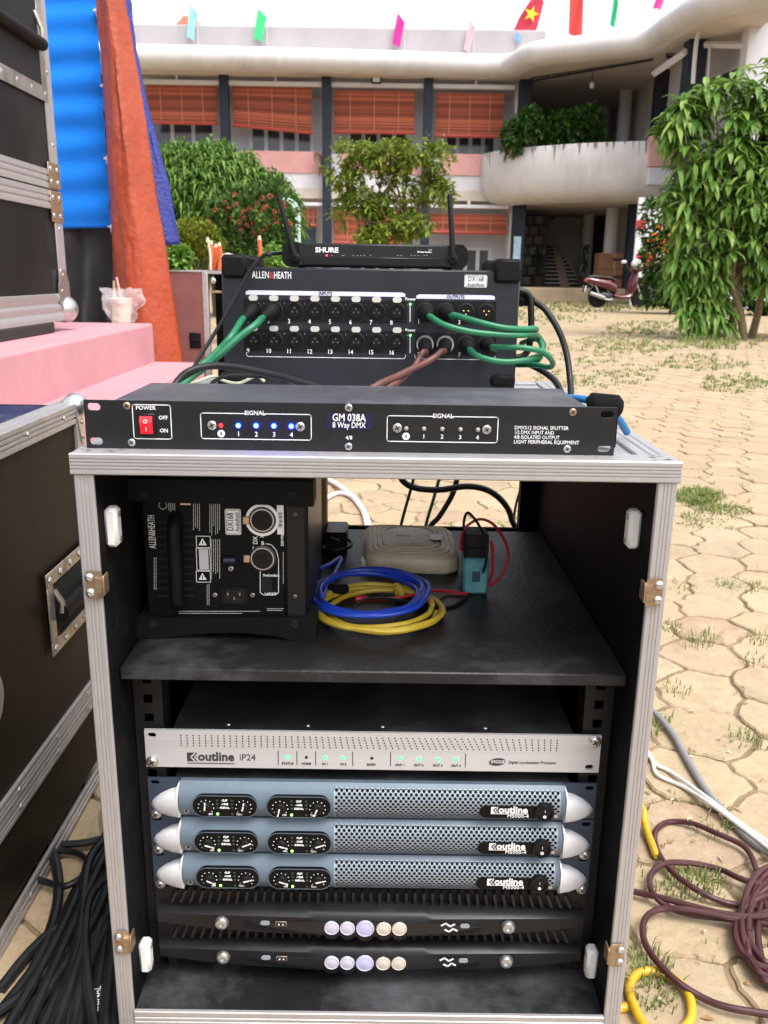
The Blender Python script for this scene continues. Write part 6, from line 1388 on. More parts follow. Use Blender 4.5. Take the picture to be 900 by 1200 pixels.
def coil(name, label, cu, cv, ru, rv, turns, r, m, zoff, seed, tail=None, ph=0):
    g = random.Random(seed); pts = []; N = turns*14
    for i in range(N+1):
        t = i/14*2*math.pi+ph; k = i/N
        du = g.uniform(-2.2, 2.2); s = 1-.10*math.sin(k*5+seed)*1.0-.05*(i//14 % 2)
        p = at(cu+du+(ru*s)*math.cos(t), cv+(rv*s)*math.sin(t)+g.uniform(-1, 1), z=ZS+r+.001+zoff)
        pts.append(Vector((p.x, p.y, ZS+r+.001+zoff+abs(math.sin(k*turns*math.pi*1.13+seed))*r*2.4)))
    if tail: pts += tail
    o = pts[0]; q = MB(); q.tube(cat_(pts, 4), r, 8, m)
    t_ = thing(name, Vector((o.x, o.y, ZS)), label, 'cable'); q.build('cord', None, t_); return t_, pts
YEL = mat('yellow network jacket', (.56, .40, .035), .42, var=.12, scale=60, dirt=(.2, .14, .03), dirt_amt=.3); BLU = mat('blue network jacket', (.015, .06, .52), .38, var=.15, scale=40)
yc, pts = coil('network_cable', 'coiled yellow network cable lying under the blue coil on the shelf', 443, 718, 70, 27, 4, .0031, YEL, .0, 3)
q = MB(); p = at(464, 687, z=ZS+.012); p2 = at(471, 699, z=ZS+.012); q.tube([p, p.lerp(p2, .3), p.lerp(p2, .6), p2], [.0046, .0052, .0046, .0034], 10, YEL)
for k in range(4): e = p.lerp(p2, .1+.2*k); d = (p2-p).normalized(); q.cyl(e-d*.0008, e+d*.0008, .0056, None, 10, YEL)
q.build('plug', None, yc)
bc, pts = coil('network_cable', 'coiled blue network cable lying on top of the yellow coil', 433, 699, 63, 27, 4, .0029, BLU, .0095, 8, [at(400, 655, z=ZS+.012), at(385, 662, z=ZS+.016), at(371, 668, z=ZS+.018)], 2.9)
q = MB(); p = at(403, 694, z=ZS+.010); q.box(p.x-.02, p.x+.006, p.y-.004, p.y+.006, ZS+.008, ZS+.020, .003, RUBBER); q.build('plug', None, bc)

c = at(395, 660, z=ZS); pa = thing('adapter', Vector((c.x, c.y+.05, ZS)), 'black power adapter with tangled black cord, in the shadow between stage box and router', 'power adapter')
q = MB(); q.box(c.x-.02, c.x+.012, c.y+.03, c.y+.09, ZS+.0003, ZS+.034, .003, PLAST); q.build('case', None, pa)
q = MB(); g = random.Random(3)
q.tube(cat_([Vector((c.x+.012*math.cos(i*1.1)+g.uniform(-.008, .008), c.y+.03+.02*math.sin(i*1.1)+g.uniform(-.008, .01), ZS+.006+i*.0024)) for i in range(11)], 4), .0024, 7, CABLE); q.build('cord', None, pa)

# folded tan board standing at the back of the shelf
a = at(364, 600, y=.47); b = at(384, 600, y=.47)
tag1(MB().box(a.x, b.x, .44, .475, ZS+.0003, ZL-.004, .001), 'board', mat('tan plywood', (.36, .21, .10), .6, var=.25, scale=20, stretch=(8, 8, .6)), 'narrow tan plywood board standing upright beside the sideways stage box', 'board', (a.x, .455, ZS))

# ================================================================ CABLES AT THE STAGE BOX
GRN = mat('green cable jacket', (.008, .145, .06), .4, var=.2, scale=50); BRN = mat('brown cable jacket', (.105, .035, .028), .45, var=.2, scale=50)
def xlr_plug(mb, x, z, tilt=(0, 0), m=RUBBER, r=.0095, L=.046, ringm=None):
    d = Vector((tilt[0], -1, tilt[1])).normalized(); p = Vector((x, YD-.001, z)); M = Matrix.Translation(p) @ d.to_track_quat('Z', 'Y').to_matrix().to_4x4()
    mb.lathe([(r, 0), (r, L*.45), (r*.95, L*.5), (r*.9, L*.52), (r*.75, L*.75), (r*.5, L), (r*.4, L)], 16, M, m)
    if ringm: mb.lathe([(r*1.22, .0004), (r*1.22, .003), (r*1.0, .0034)], 20, M, ringm)
    return p+d*L
def plugged(name, label, group, x, z, tilt, path, m, r, ringm=None):
    o = thing(name, (x, YD, z), label, 'cable', group)
    p = MB(); e = xlr_plug(p, x, z, tilt, RUBBER, .0095, .036, ringm); p.build('plug', None, o)
    d = Vector((tilt[0], -1, tilt[1])).normalized()
    c_ = MB(); c_.tube(cat_([e-d*.004, e+d*.008]+path, 8), r, 10, m); c_.build('cord', None, o); return o
def P7(x, y, yy): return at(440+x/4.09, 270+y/4.09, y=yy)
GI = 'green cables plugged into the stage box'
x, z = ins[1]; plugged('microphone_cable', 'green cable plugged into the first input, leftmost of the upper row', GI, x, z, (-.25, -.3), [at(272, 393, y=YD-.08), at(256, 411, y=YD-.09), at(238, 427, y=YD-.10), at(214, 446, y=YD-.12), at(190, 468, y=YD-.16), at(180, 500, y=YD-.18)], GRN, .0044)
x, z = ins[2]; plugged('microphone_cable', 'green cable plugged into the second input of the upper row', GI, x, z, (-.3, -.25), [at(300, 380, y=YD-.085), at(278, 397, y=YD-.10), at(258, 415, y=YD-.11), at(238, 432, y=YD-.115), at(218, 447, y=YD-.13), at(200, 466, y=YD-.16), at(190, 500, y=YD-.18)], GRN, .0044)
x, z = outs[1]; plugged('microphone_cable', 'green cable curving right from the first output, upper row', GI, x, z, (.12, -.12), [P7(262, 412, YD-.055), P7(330, 452, YD-.08), P7(450, 484, YD-.085), P7(600, 500, YD-.08), P7(700, 503, YD-.07), P7(760, 497, YD-.04), P7(790, 520, YD+.02), P7(805, 560, YD+.05), P7(770, 630, YD+.06), P7(660, 640, YD+.08)], GRN, .0037)
x, z = outs[2]; plugged('microphone_cable', 'green cable curving right from the second output, upper row', GI, x, z, (.15, -.10), [P7(380, 406, YD-.055), P7(480, 435, YD-.075), P7(600, 464, YD-.08), P7(700, 473, YD-.07), P7(762, 470, YD-.05), P7(765, 480, YD-.02), P7(700, 490, YD+.0), P7(640, 520, YD+.10)], GRN, .0037)
x, z = outs[7]; plugged('microphone_cable', 'green cable looping right from the third output of the lower row', GI, x, z, (.08, -.15), [P7(452, 572, YD-.055), P7(500, 606, YD-.075), P7(600, 628, YD-.08), P7(700, 624, YD-.075), P7(780, 600, YD-.06), P7(800, 560, YD-.03), P7(770, 520, YD+.02), P7(700, 540, YD+.09)], GRN, .0037)
x, z = outs[8]; plugged('microphone_cable', 'green cable making the widest loop, from the last output of the lower row', GI, x, z, (.15, -.05), [P7(560, 560, YD-.055), P7(620, 560, YD-.07), P7(700, 562, YD-.075), P7(790, 578, YD-.07), P7(835, 610, YD-.05), P7(850, 640, YD-.02), P7(830, 656, YD), P7(770, 646, YD+.03), P7(660, 645, YD+.07)], GRN, .0037)
x, z = outs[5]; plugged('microphone_cable', 'brown cable from the first output of the lower row, nearer the sockets of the inputs', 'brown cables plugged into the stage box', x, z, (-.02, -.2), [P7(228, 582, YD-.055), P7(205, 622, YD-.06), P7(178, 662, YD-.07), P7(125, 712, YD-.10), P7(80, 740, YD-.13), at(430, 466, y=YD-.16), at(400, 490, y=YD-.18)], BRN, .0037, STEEL)
x, z = outs[6]; plugged('microphone_cable', 'brown cable from the second output of the lower row, crossing over the other brown one', 'brown cables plugged into the stage box', x, z, (-.1, -.15), [P7(315, 580, YD-.06), P7(285, 606, YD-.07), P7(235, 636, YD-.08), P7(165, 668, YD-.10), P7(95, 702, YD-.12), P7(20, 735, YD-.15), at(420, 466, y=YD-.17), at(390, 492, y=YD-.18)], BRN, .0040, STEEL)
# black network cable plugged into the box's right flank
ys = YD+.06
o = thing('network_cable', Vector((xr, ys, at(606, 352, y=ys).z)), 'thick black cable plugged into the right flank of the stage box, arching down', 'cable')
q = MB(); p0 = Vector((xr, ys, at(606, 350.5, y=ys).z)); d = Vector((1, 0, -.06)).normalized(); M = Matrix.Translation(p0) @ d.to_track_quat('Z', 'Y').to_matrix().to_4x4()
q.lathe([(.0085, 0), (.0095, .002), (.0095, .014), (.008, .016), (.0085, .020), (.006, .026), (.0045, .030)], 16, M, RUBBER); q.build('plug', None, o)
q = MB(); q.tube(cat_([p0+d*.026, at(627, 354, y=ys), at(640, 364, y=ys-.01), at(655, 388, y=ys-.02), at(664, 415, y=ys-.03), at(668, 445, y=ys-.05), at(669, 468, y=ys-.08), at(668, 490, y=ys-.10)], 7), .0044, 10, CABLE); q.build('cord', None, o)
q = MB(); q.tube(cat_([at(596, 418, y=YD+.10), at(615, 425, y=YD+.08), at(634, 434, y=YD+.04), at(648, 444, y=YD), at(656, 456, y=YD-.05), at(660, 475, y=YD-.1)], 6), .0044, 10)
tag1(q, 'power_cable', CABLE, 'short black cable curling under the green loops onto the rack lid', 'cable', at(634, 434, y=YD+.04))
q = MB(); q.tube(cat_([at(331, 296.5, y=YR+.03), at(318, 297.5, y=YD-.012), at(307, 301, y=YD-.014), at(290, 322, y=YD-.018), at(270, 360, y=YD-.022), at(250, 393, y=YD-.03), at(236, 415, y=YD-.05), at(226, 432, y=YD-.07), at(214, 450, y=YD-.1), at(200, 480, y=YD-.14)], 6), .0026, 8)
tag1(q, 'antenna_cable', CABLE, 'thin black cable running from the receiver down past the left flank of the stage box', 'cable', at(290, 322, y=YD-.018))
q = MB(); q.tube(cat_([at(196, 470, y=.26), at(206, 450, y=.28), at(220, 436, y=.29), at(244, 429, y=.30), at(275, 430, y=.30), at(310, 437, y=.29), at(345, 446, y=.27), at(385, 460, y=.24), at(420, 490, y=.2)], 6), .0044, 10)
q.tube(cat_([at(230, 480, y=.3), at(255, 444, y=.32), at(300, 441, y=.33), at(330, 446, y=.30), at(360, 462, y=.28)], 6), .0026, 8)
tag1(q, 'power_cable', CABLE, 'black cable arching over the rack lid in front of the stage box', 'cable', at(244, 429, y=.30))
q = MB(); q.tube(cat_([at(216, 452, y=.36), at(232, 447, y=.36), at(250, 441, y=.37), at(262, 446, y=.38), at(280, 449, y=.38), at(300, 441, y=.38), at(310, 447, y=.38)], 6), .002, 8)
tag1(q, 'loose_cord', mat('translucent pale jacket', (.5, .5, .36), .4), 'pale yellowish thin cord crumpled on the rack lid behind the splitter', 'cord', at(250, 446, y=.37))
# strap roll and blue cable behind the splitter's right end
p = at(709, 476, y=.07); q = MB(); q.tube([p+Vector((-.016, 0, .0)), p+Vector((-.013, 0, .001)), p+Vector((.012, 0, -.0005)), p+Vector((.016, 0, -.001))], [.008, .012, .0115, .007], 14, mat('black hook tape', (.006, .006, .0065), .9, spec=.15, bump=.4, bscale=900))
q.box(p.x+.008, p.x+.0105, p.y-.012, p.y-.004, ZT+.0003, p.z+.004, .001, mat('black hook tape', (.01,)*3))
q.box(p.x-.012, p.x+.012, p.y-.004, p.y+.008, ZT+.0003, p.z, .002, mat('black hook tape', (.01,)*3))
tag1(q, 'cable_strap', None, 'rolled black hook-and-loop strap behind the right end of the splitter', 'cable strap', (p.x, p.y, ZT))
q = MB(); q.tube(cat_([at(660, 466, y=.12), at(685, 468, y=.09), at(700, 473.5, y=.085), at(716, 482, y=.09), at(727, 494, y=.1), at(735, 507, y=.11)], 6), .0038, 10)
tag1(q, 'network_cable', mat('bright blue jacket', (.01, .14, .36), .35), 'bright blue cable poking out behind the right end of the splitter', 'cable', at(716, 482, y=.09))
# cables hanging behind the rack, seen through the gap over the shelf
def Q4(x, y, yy): return at(350+x/2, 540+y/2, y=yy)
yh = RD+.025
q = MB(); q.tube(cat_([Q4(232, 20, yh), Q4(245, 48, yh), Q4(275, 64, yh), Q4(330, 68, yh), Q4(395, 60, yh), Q4(445, 70, yh), Q4(482, 100, yh), Q4(500, 140, yh), Q4(510, 220, yh), Vector((.10, yh+.02, .2)), Vector((.12, yh+.06, .01))], 7), .0052, 10)
tag1(q, 'power_cable', CABLE, 'thick black cable looping under the lid behind the open shelf', 'cable', Q4(330, 68, yh))
for i, (m, r_, lab, pth) in enumerate(((mat('dark green jacket', (.01, .07, .045), .45), .0026, 'dark green cord hanging behind the shelf, nearest the beige router', [(270, 40), (262, 70), (240, 150), (225, 230)]),
        (GRN, .0028, 'green cord hanging behind the shelf, between two darker cords', [(330, 40), (316, 90), (298, 152), (285, 230)]),
        (CABLE, .0046, 'slanting thick black cord hanging behind the shelf', [(372, 40), (360, 80), (330, 130), (305, 160), (280, 230)]),
        (CABLE, .0022, 'thin black cord hanging beside the right side panel behind the shelf', [(528, 40), (522, 60), (508, 110), (500, 180), (495, 240)]))):
    q = MB(); e = Q4(*pth[-1], yh+.012*i); q.tube(cat_([Q4(*p_, yh+.012*i) for p_ in pth]+[Vector((e.x-.01, e.y+.03, .22)), Vector((e.x, e.y+.08, .006))], 6), r_, 8)
    tag1(q, 'hanging_cable', m, lab, 'cable', Q4(*pth[0], yh+.012*i))
q = MB(); WC = mat('white cable jacket', (.66, .65, .64), .45, dirt=(.3, .26, .2), dirt_amt=.5, scale=40)
q.tube(cat_([at(u, v, z=.012) for u, v in ((370, 556), (392, 566), (408, 578), (420, 590), (429, 608), (430, 640))], 6), .010, 8)
q.tube(cat_([at(u, v, z=.012) for u, v in ((372, 590), (395, 578), (412, 582), (424, 596), (432, 612), (434, 640))], 6), .008, 8)
tag1(q, 'ground_cable', WC, 'white cable lying on the paving far behind the rack, seen over the beige router', 'cable', at(408, 578, z=0))

# ================================================================ BROWN FLIGHT CASE, left of the rack
BROWN = mat('brown phenolic board', (.015, .010, .0065), .5, spec=.12, var=.35, scale=9, dirt=(.07, .055, .04), dirt_amt=.22, bump=.05, bscale=300)
FX = -.45; cz1 = at(60, 484, x=FX).z; y1 = at(94, 468, x=FX).y; y0 = -.75; czb = .035
fc = thing('flight_case', ((FX-.3), -.1, 0), 'large brown flight case with aluminium edges and a recessed handle, standing next to the rack', 'flight case')
mb = MB(); mb.box(FX-.62, FX-.004, y0+.004, y1-.004, czb+.004, cz1-.006, 0, BROWN); mb.build('body', None, fc)
mb = MB(); mb.box(FX-.59, FX-.028, y0+.03, y1-.03, cz1-.0059, cz1-.003, 0, mat('lid laminate with painted blue reflection', (.008, .014, .07), .22, var=.3, scale=12, dirt=(.1, .11, .16), dirt_amt=.4)); mb.build('lid_panel', None, fc)  # blue reflection on the case lid, painted into its base colour
def rail(za, zb_, nm, nr=3, top=False):
    mb = MB(); cz = (za+zb_)/2; mb.prism([(FX-.0040+p[1], cz+p[0]) for p in ribbed(zb_-za, .0045, nr, .0022)], y0, y1, 'y', ALUD)
    if top: mb.prism([(FX-.0045-.014+p[0], cz1-.0058+p[1]) for p in ribbed(.028, .0058, 3, .0018)], y0, y1, 'y', ALUD)
    g = y0+.05
    while g < y1:
        mb.lathe([(.004, 0), (.0035, .001), (.0014, .0015)], 10, Matrix.Translation((FX+.0003, g, cz)) @ Matrix.Rotation(math.pi/2, 4, 'Y'), STEEL); g += .13
    mb.build(nm, None, fc)
def zx(u, v): return at(u, v, x=FX).z
rail(cz1-.030, cz1-.0001, 'edge_rail', 4, True)
zu = (zx(0, 952)+zx(44, 880))/2; zl2 = (zx(0, 997)+zx(71, 880))/2
zm_ = (zu+zl2)/2; rail(zm_+.0008, zu, 'band_rail', 3); rail(zl2, zm_-.0008, 'band_rail', 3)
zu2 = (zx(0, 1115)+zx(112, 891))/2; zl3 = (zx(0, 1139)+zx(111, 917))/2
rail(zl3, zu2, 'edge_rail', 3)
mb = MB(); mb.box(FX-.03, FX, y1-.004, y1, czb, cz1, 0, ALUD); mb.box(FX-.0038, FX+.0006, y1-.026, y1-.0042, czb+.06, cz1-.0305, 0, ALUD); mb.build('edge_rail', None, fc)
mb = MB()
for x in (FX-.1, FX-.52):
    for y in (y0+.1, y1-.12): mb.box(x-.03, x+.03, y-.03, y+.03, 0.0, czb+.0038, .004, RUBBER)
mb.build('foot', None, fc)
mb = MB(); c = Vector((FX-.006, y1-.006, cz1-.006)); mb.ball(c, .019, 1, 1, 1, 16, 8, STEEL)
mb.prism([(y1+.0006, cz1-.002), (y1-.022, cz1-.002), (y1-.024, cz1-.02), (y1-.012, cz1-.060), (y1-.004, cz1-.064), (y1+.0006, cz1-.06)], FX+.0008, FX+.0026, 'x', STEEL)
for dz in (.03, .052): mb.lathe([(.004, 0), (.003, .002), (1e-5, .002)], 8, Matrix.Translation((FX+.0026, y1-.008, cz1-dz)) @ Matrix.Rotation(math.pi/2, 4, 'Y'), BRASS)
mb.build('corner_cap', None, fc)
def side_handle(owner, FX, yc, zc, hy, hz, fr, m=BRASS, bar=.012):
    """recessed tray in the plane x = FX with a spring bar"""
    mb = MB(); t = .003
    for a0, a1, b0, b1 in ((yc-hy, yc+hy, zc+hz-fr, zc+hz), (yc-hy, yc+hy, zc-hz, zc-hz+fr), (yc-hy, yc-hy+fr, zc-hz+fr, zc+hz-fr), (yc+hy-fr, yc+hy, zc-hz+fr, zc+hz-fr)):
        mb.box(FX+.0004, FX+t, a0, a1, b0, b1, .0008, m)
    mb.box(FX+.0005, FX+.0012, yc-hy+fr, yc+hy-fr, zc-hz+fr, zc+hz-fr, 0, HOLE)
    for i in range(5):
        for s in (-1, 1): mb.lathe([(fr*.24, 0), (fr*.2, .0018), (fr*.08, .0022)], 8, Matrix.Translation((FX+t, yc-hy+fr*.5+(2*hy-fr)*i/4, zc+s*(hz-fr*.5))) @ Matrix.Rotation(math.pi/2, 4, 'Y'), STEEL)
    o = mb.build('recessed_handle', None, owner)
    q = MB(); q.tube([(FX+bar*.75, yc-hy+fr*1.1, zc-hz*.05), (FX+bar*.75, yc+hy-fr*1.1, zc-hz*.05)], bar, 12, RUBBER)
    q.build('grip', None, o)
    for s in (-1, 1):
        q = MB(); yy = yc+s*(hy-fr*1.25); q.tube([(FX+.001, yy, zc+hz*.5), (FX+bar*1.0, yy, zc+hz*.2), (FX+bar*.9, yy, zc-hz*.05)], bar*.35, 8, m); q.build('bracket', None, o)
side_handle(fc, FX, .437, .352, .088, .060, .020, mat('dull handle plate', (.40, .36, .31), .4, .7, var=.35, scale=40, dirt=(.13, .09, .06), dirt_amt=.6))
# latch that peeks in at the picture edge
mb = MB(); c = at(-16, 825, x=FX); mb.prism([(c.y+.040*math.cos(t*.4), c.z+.040*math.sin(t*.4)) for t in range(16)], FX+.0004, FX+.003, 'x', ALUD); mb.build('latch', None, fc)

# ================================================================ TALL FLIGHT CASE on the stage
UX = -1.36; q_ = at(82, 374, x=UX); uy1 = q_.y; uy0 = uy1-1.35; uz0 = .604
DGREY = mat('charcoal phenolic board', (.010, .0097, .0095), .55, spec=.18, var=.3, scale=6, dirt=(.07, .065, .06), dirt_amt=.3, bump=.08, bscale=260)
uc = thing('flight_case', (UX-.3, (uy0+uy1)/2, uz0), 'tall charcoal flight case with aluminium edges, standing on a plank on the pink stage', 'flight case')
def uzx(u, v): return at(u, v, x=UX).z
za_ = (uzx(0, 232)+uzx(73, 248))/2; zb3 = (uzx(0, 178)+uzx(66, 204))/2; ut = 2.35
MB().box(UX-.6, UX-.006, uy0, uy1-.006, uz0+.006, (za_+zb3)/2-.001, 0, DGREY).build('lower_panel', None, uc)
MB().box(UX-.6, UX-.006, uy0, uy1-.006, (za_+zb3)/2+.0005, ut, 0, DGREY).build('upper_panel', None, uc)
def urail(za, zb_, nm):
    mb = MB(); mb.prism([(UX-.0058+p[1], (za+zb_)/2+p[0]) for p in ribbed(zb_-za, .008, 3, .004)], uy0, uy1-.002, 'y', ALU); mb.build(nm, None, uc)
zmid = (za_+zb3)/2; urail(za_, zmid-.003, 'band_rail'); urail(zmid+.003, zb3, 'band_rail')
urail(uz0, (uzx(0, 347)+uzx(70, 345))/2, 'edge_rail')
vw = .05
for a, b in ((uz0+.002, za_), (zb3, ut)):
    mb = MB(); mb.box(UX-.004, UX+.0012, uy1-vw*1.7, uy1, a, b, .001, ALU); mb.box(UX-.05, UX-.0042, uy1-.0055, uy1, a, b, .001, ALU)
    z = a+.1
    while z < b: mb.lathe([(.008, 0), (.006, .003), (1e-4, .0035)], 10, Matrix.Translation((UX+.0012, uy1-vw*.85, z)) @ Matrix.Rotation(math.pi/2, 4, 'Y'), STEEL); z += .27
    mb.build('edge_rail', None, uc)
for za2, zb4 in ((zmid+.006, zmid+.105), (zmid-.125, zmid-.004)):
    mb = MB(); mb.box(UX+.0022, UX+.006, uy1-.125, uy1+.003, za2, zb4, .002, BRASS); mb.box(UX-.05, UX+.002, uy1+.0005, uy1+.005, za2, zb4, .002, BRASS)
    for yy in (uy1-.1, uy1-.03):
        for zz in (za2+.025, zb4-.025): mb.lathe([(.011, 0), (.008, .004), (1e-4, .0042)], 10, Matrix.Translation((UX+.006, yy, zz)) @ Matrix.Rotation(math.pi/2, 4, 'Y'), STEEL)
    mb.build('corner_bracket', None, uc)
mb = MB(); c = Vector((UX-.01, uy1-.02, uz0+.045)); mb.ball(c, .058, .9, 1.1, 1, 18, 9, STEEL)
mb.prism([(uy1+.004, uz0+.03), (uy1-.08, uz0+.04), (uy1-.12, uz0+.09), (uy1-.11, uz0+.15), (uy1-.075, uz0+.21), (uy1-.03, uz0+.21), (uy1+.004, uz0+.15)], UX+.0025, UX+.008, 'x', STEEL)
for dy, dz in ((-.06, .185), (-.085, .12)): mb.lathe([(.011, 0), (.008, .004), (1e-4, .0042)], 10, Matrix.Translation((UX+.008, uy1+dy, uz0+dz)) @ Matrix.Rotation(math.pi/2, 4, 'Y'), BRASS)
mb.build('corner_cap', None, uc)
h0 = at(56, 118, x=UX); side_handle(uc, UX, h0.y-.30, h0.z+.20, .30, .21, .055, mat('worn chromed plate', (.40, .37, .34), .35, .8, var=.4, scale=14, dirt=(.12, .07, .05), dirt_amt=.7), .024)
p = at(66, 390, z=.56); tag1(MB().box(UX-.55, UX+.005, uy0, p.y, .5605, .6035, .004), 'plank', mat('dark timber', (.022, .018, .015), .8, var=.4, scale=10, stretch=(1, .2, 1), bump=.2), 'dark plank lying on the pink stage, under the tall flight case', 'plank', (UX-.25, 2.3, .5605))

# ================================================================ STAGE BACKDROP: blue cloth, black skirt, orange and blue tarpaulins
yb_ = 3.98
def cloth(name, label, cat_n, m, rows, ncol, disp, y, thick=0, smooth=60):
    """rows: list of (uL, vL, uR, vR) from top to bottom, refined; disp(s,t) offsets in y"""
    q = MB(); N = len(rows)
    for r_ in range(N):
        uL, vL, uR, vR = rows[r_]
        for c_ in range(ncol+1):
            s = c_/ncol; p = at(uL+(uR-uL)*s, vL+(vR-vL)*s, y=y); dx, dy = disp(s, r_/(N-1)); q.v.append(p+Vector((dx, dy, 0)))
    for r_ in range(N-1):
        for c_ in range(ncol): i = r_*(ncol+1)+c_; q.f.append((i, i+1, i+ncol+2, i+ncol+1)); q.mi.append(0)
    o = at((rows[-1][0]+rows[-1][2])/2, rows[-1][1], y=y)
    ob = tag1(q, name, m, label, cat_n, o, None, smooth); md = ob.modifiers.new('thick', 'SOLIDIFY'); md.thickness = thick or .006; return ob
def interp(keys, n):
    out = []
    for i in range(n+1):
        t = i/n*(len(keys)-1); k = min(int(t), len(keys)-2); f = t-k; out.append(tuple(keys[k][j]+(keys[k+1][j]-keys[k][j])*f for j in range(4)))
    return out
from mathutils import noise
BLC = mat('bright blue stretch cloth', (.010, .20, .78), .95, spec=.08, sheen=.2, var=.12, scale=80, bump=.15, bscale=400)
def dblue(s, t): return (.002*math.sin(t*13*7+s*3), .0060*math.sin(t*8.2*2*math.pi+s*1.0)+.006*noise.noise((s*3, t*9, 1)))
cloth('backdrop_cloth', 'bright blue cloth with sagging horizontal ripples, beside the orange tarpaulin', 'backdrop cloth', BLC, interp([(-60, -40, 111, -40), (20, 268, 130, 267)], 90), 14, dblue, yb_)
def dskirt(s, t): return (0, .03*math.sin(s*15+t*1.5)*t**.5+.02*noise.noise((s*4, t*3, 5)))
cloth('stage_skirt', 'black cloth skirt hanging under the bright blue cloth', 'stage skirt', mat('black cloth', (.008, .008, .010), .85, sheen=.3, bump=.2, bscale=300), interp([(60, 266, 132, 266), (60, 381, 133, 379)], 24), 26, dskirt, yb_+.03)
def wr(s, t, k, sd):
    return .030*noise.noise((s*4.5*k, t*1.1*k, sd))+.012*noise.noise((s*9*k+t*1.5, t*4*k, sd+9))+.008*abs(noise.noise((s*10*k+t*4, t*14*k-s*8, sd+3)))+.004*noise.noise((s*22*k, t*40*k, sd+5))
    
    a = noise.noise((s*4*k, t*10*k, sd)); b_ = noise.noise((s*11*k, t*26*k, sd+9)); c_ = abs(noise.noise((s*6*k+t*5, t*9*k-s*6, sd+3)))
    return a*.020+b_*.008+c_*.012
ORG = mat('orange woven tarpaulin', (.34, .052, .017), .45, var=.14, scale=6, bump=.55, bscale=30, dirt=(.46, .13, .065), dirt_amt=.35)
def dor(s, t): w_ = wr(s, t*2.2, 1.2, 2); return (w_*.3, -.17*math.sin(math.pi*min(1, max(0, s)))*(.5+.5*t)+w_*.8)
cloth('tarpaulin', 'crumpled orange tarpaulin hanging in a narrow column down to the ground', 'tarpaulin', ORG, interp([(112, -40, 139, -40), (116, 0, 145, 0), (121, 70, 158, 70), (124, 140, 172, 140), (127, 210, 182, 210), (131, 285, 194, 285), (137, 350, 203, 350), (148, 425, 214, 425), (160, 500, 222, 500)], 110), 30, dor, yb_-.12)
BTP = mat('dark blue tarpaulin', (.022, .032, .22), .45, bump=.6, bscale=60, var=.2, scale=8)
def dbt(s, t): w_ = wr(s, t*2, 1.3, 31); return (w_*.3, -.06*math.sin(math.pi*s)+w_*.7)
cloth('tarpaulin', 'dark blue tarpaulin hanging behind the orange one, ending above the ground', 'tarpaulin', BTP, interp([(120, -40, 146, -40), (120, 0, 152, 0), (130, 60, 160, 60), (140, 140, 178, 140), (150, 215, 198, 213), (160, 292, 212, 286)], 70), 20, dbt, yb_+.12)
for i, (u, v) in enumerate(((115, 15), (123, 103), (127, 188), (132, 268))):
    p = at(u, v, y=yb_-.02); q = MB(); q.box(p.x-.009, p.x+.009, p.y-.012, p.y+.012, p.z-.022, p.z+.022, .004, WHITEP); q.tube([p+Vector((-.02, 0, .01)), p+Vector((.03, -.02, .0))], .006, 6, WHITEP)
    tag1(q, 'cloth_clip', None, ('white clip at the top of the blue cloth edge', 'white clip second from the top on the blue cloth edge', 'white clip third from the top on the blue cloth edge', 'white clip at the lower corner of the blue cloth')[i], 'clip', p, 'clips on the blue cloth edge')

# carrier bag with an iced drink on the stage
c = at(144, 378, z=.5605); bag = thing('drink_bag', c, 'clear plastic bag holding an iced drink with a straw, on the pink stage', 'drink')
sc = 1012/((c-CAM).length)
q = MB(); q.lathe([(.040, .001), (.047, .06), (.052, .115), (.054, .118), (.05, .120)], 20, Matrix.Translation(c), mat('milky drink cup', (.66, .60, .44), .3, var=.2, scale=30)); q.build('cup', None, bag)
q = MB(); N = 22; K_ = 12
vs = []
for k in range(K_+1):
    t = k/K_
    for i in range(N):
        a = 2*math.pi*i/N; r_ = (.055+.035*math.sin(t*math.pi*.62))*(1+.28*noise.noise((math.cos(a)*2.2, math.sin(a)*2.2, t*4))+.16*noise.noise((math.cos(a)*6, math.sin(a)*6, t*9)))
        vs.append(c+Vector((r_*math.cos(a)*1.05, r_*math.sin(a)*.9, .0015+t*.165+.02*noise.noise((math.cos(a)*3, math.sin(a)*3, 3))*t)))
q.add(vs, [(k*N+i, k*N+(i+1) % N, (k+1)*N+(i+1) % N, (k+1)*N+i) for k in range(K_) for i in range(N)])
q.build('bag', mat('thin clear film', (.85, .83, .85), .25, alpha=.30, spec=.8), bag, 30)
q = MB(); q.tube([at(144, 360, y=c.y), at(136.5, 325, y=c.y)], .0055, 8); q.build('straw', mat('pink straw', (.75, .38, .38), .4), bag)

# rack case standing open behind the stage box
ry = 4.05; a = at(204, 317, y=ry); b = at(243, 319, y=ry); e = at(300, 320, y=ry)
r3 = thing('rack_case', ((a.x+e.x)/2, ry+.3, 0), 'dusty red-brown rack case with pale edge, standing open behind the stage box', 'rack case')
zt6 = (a.z+b.z)/2; RBR = mat('dusty red brown board', (.20, .068, .062), .6, var=.2, scale=7, dirt=(.30, .18, .18), dirt_amt=.35, bump=.05)
MB().box(a.x-.06, b.x-.03, ry, ry+.03, .02, zt6-.004, 0, RBR).build('side_panel', None, r3)
mb = MB(); mb.box(b.x-.0298, b.x, ry-.006, ry+.036, 0, zt6-.0045, .002, ALUD); mb.box(a.x-.06, b.x, ry-.004, ry+.02, zt6-.0042, zt6+.006, .001, ALUD); mb.box(b.x+.0002, e.x+.3, ry+.002, ry+.03, zt6-.012, zt6+.006, .001, ALUD); mb.build('edge_rail', None, r3)
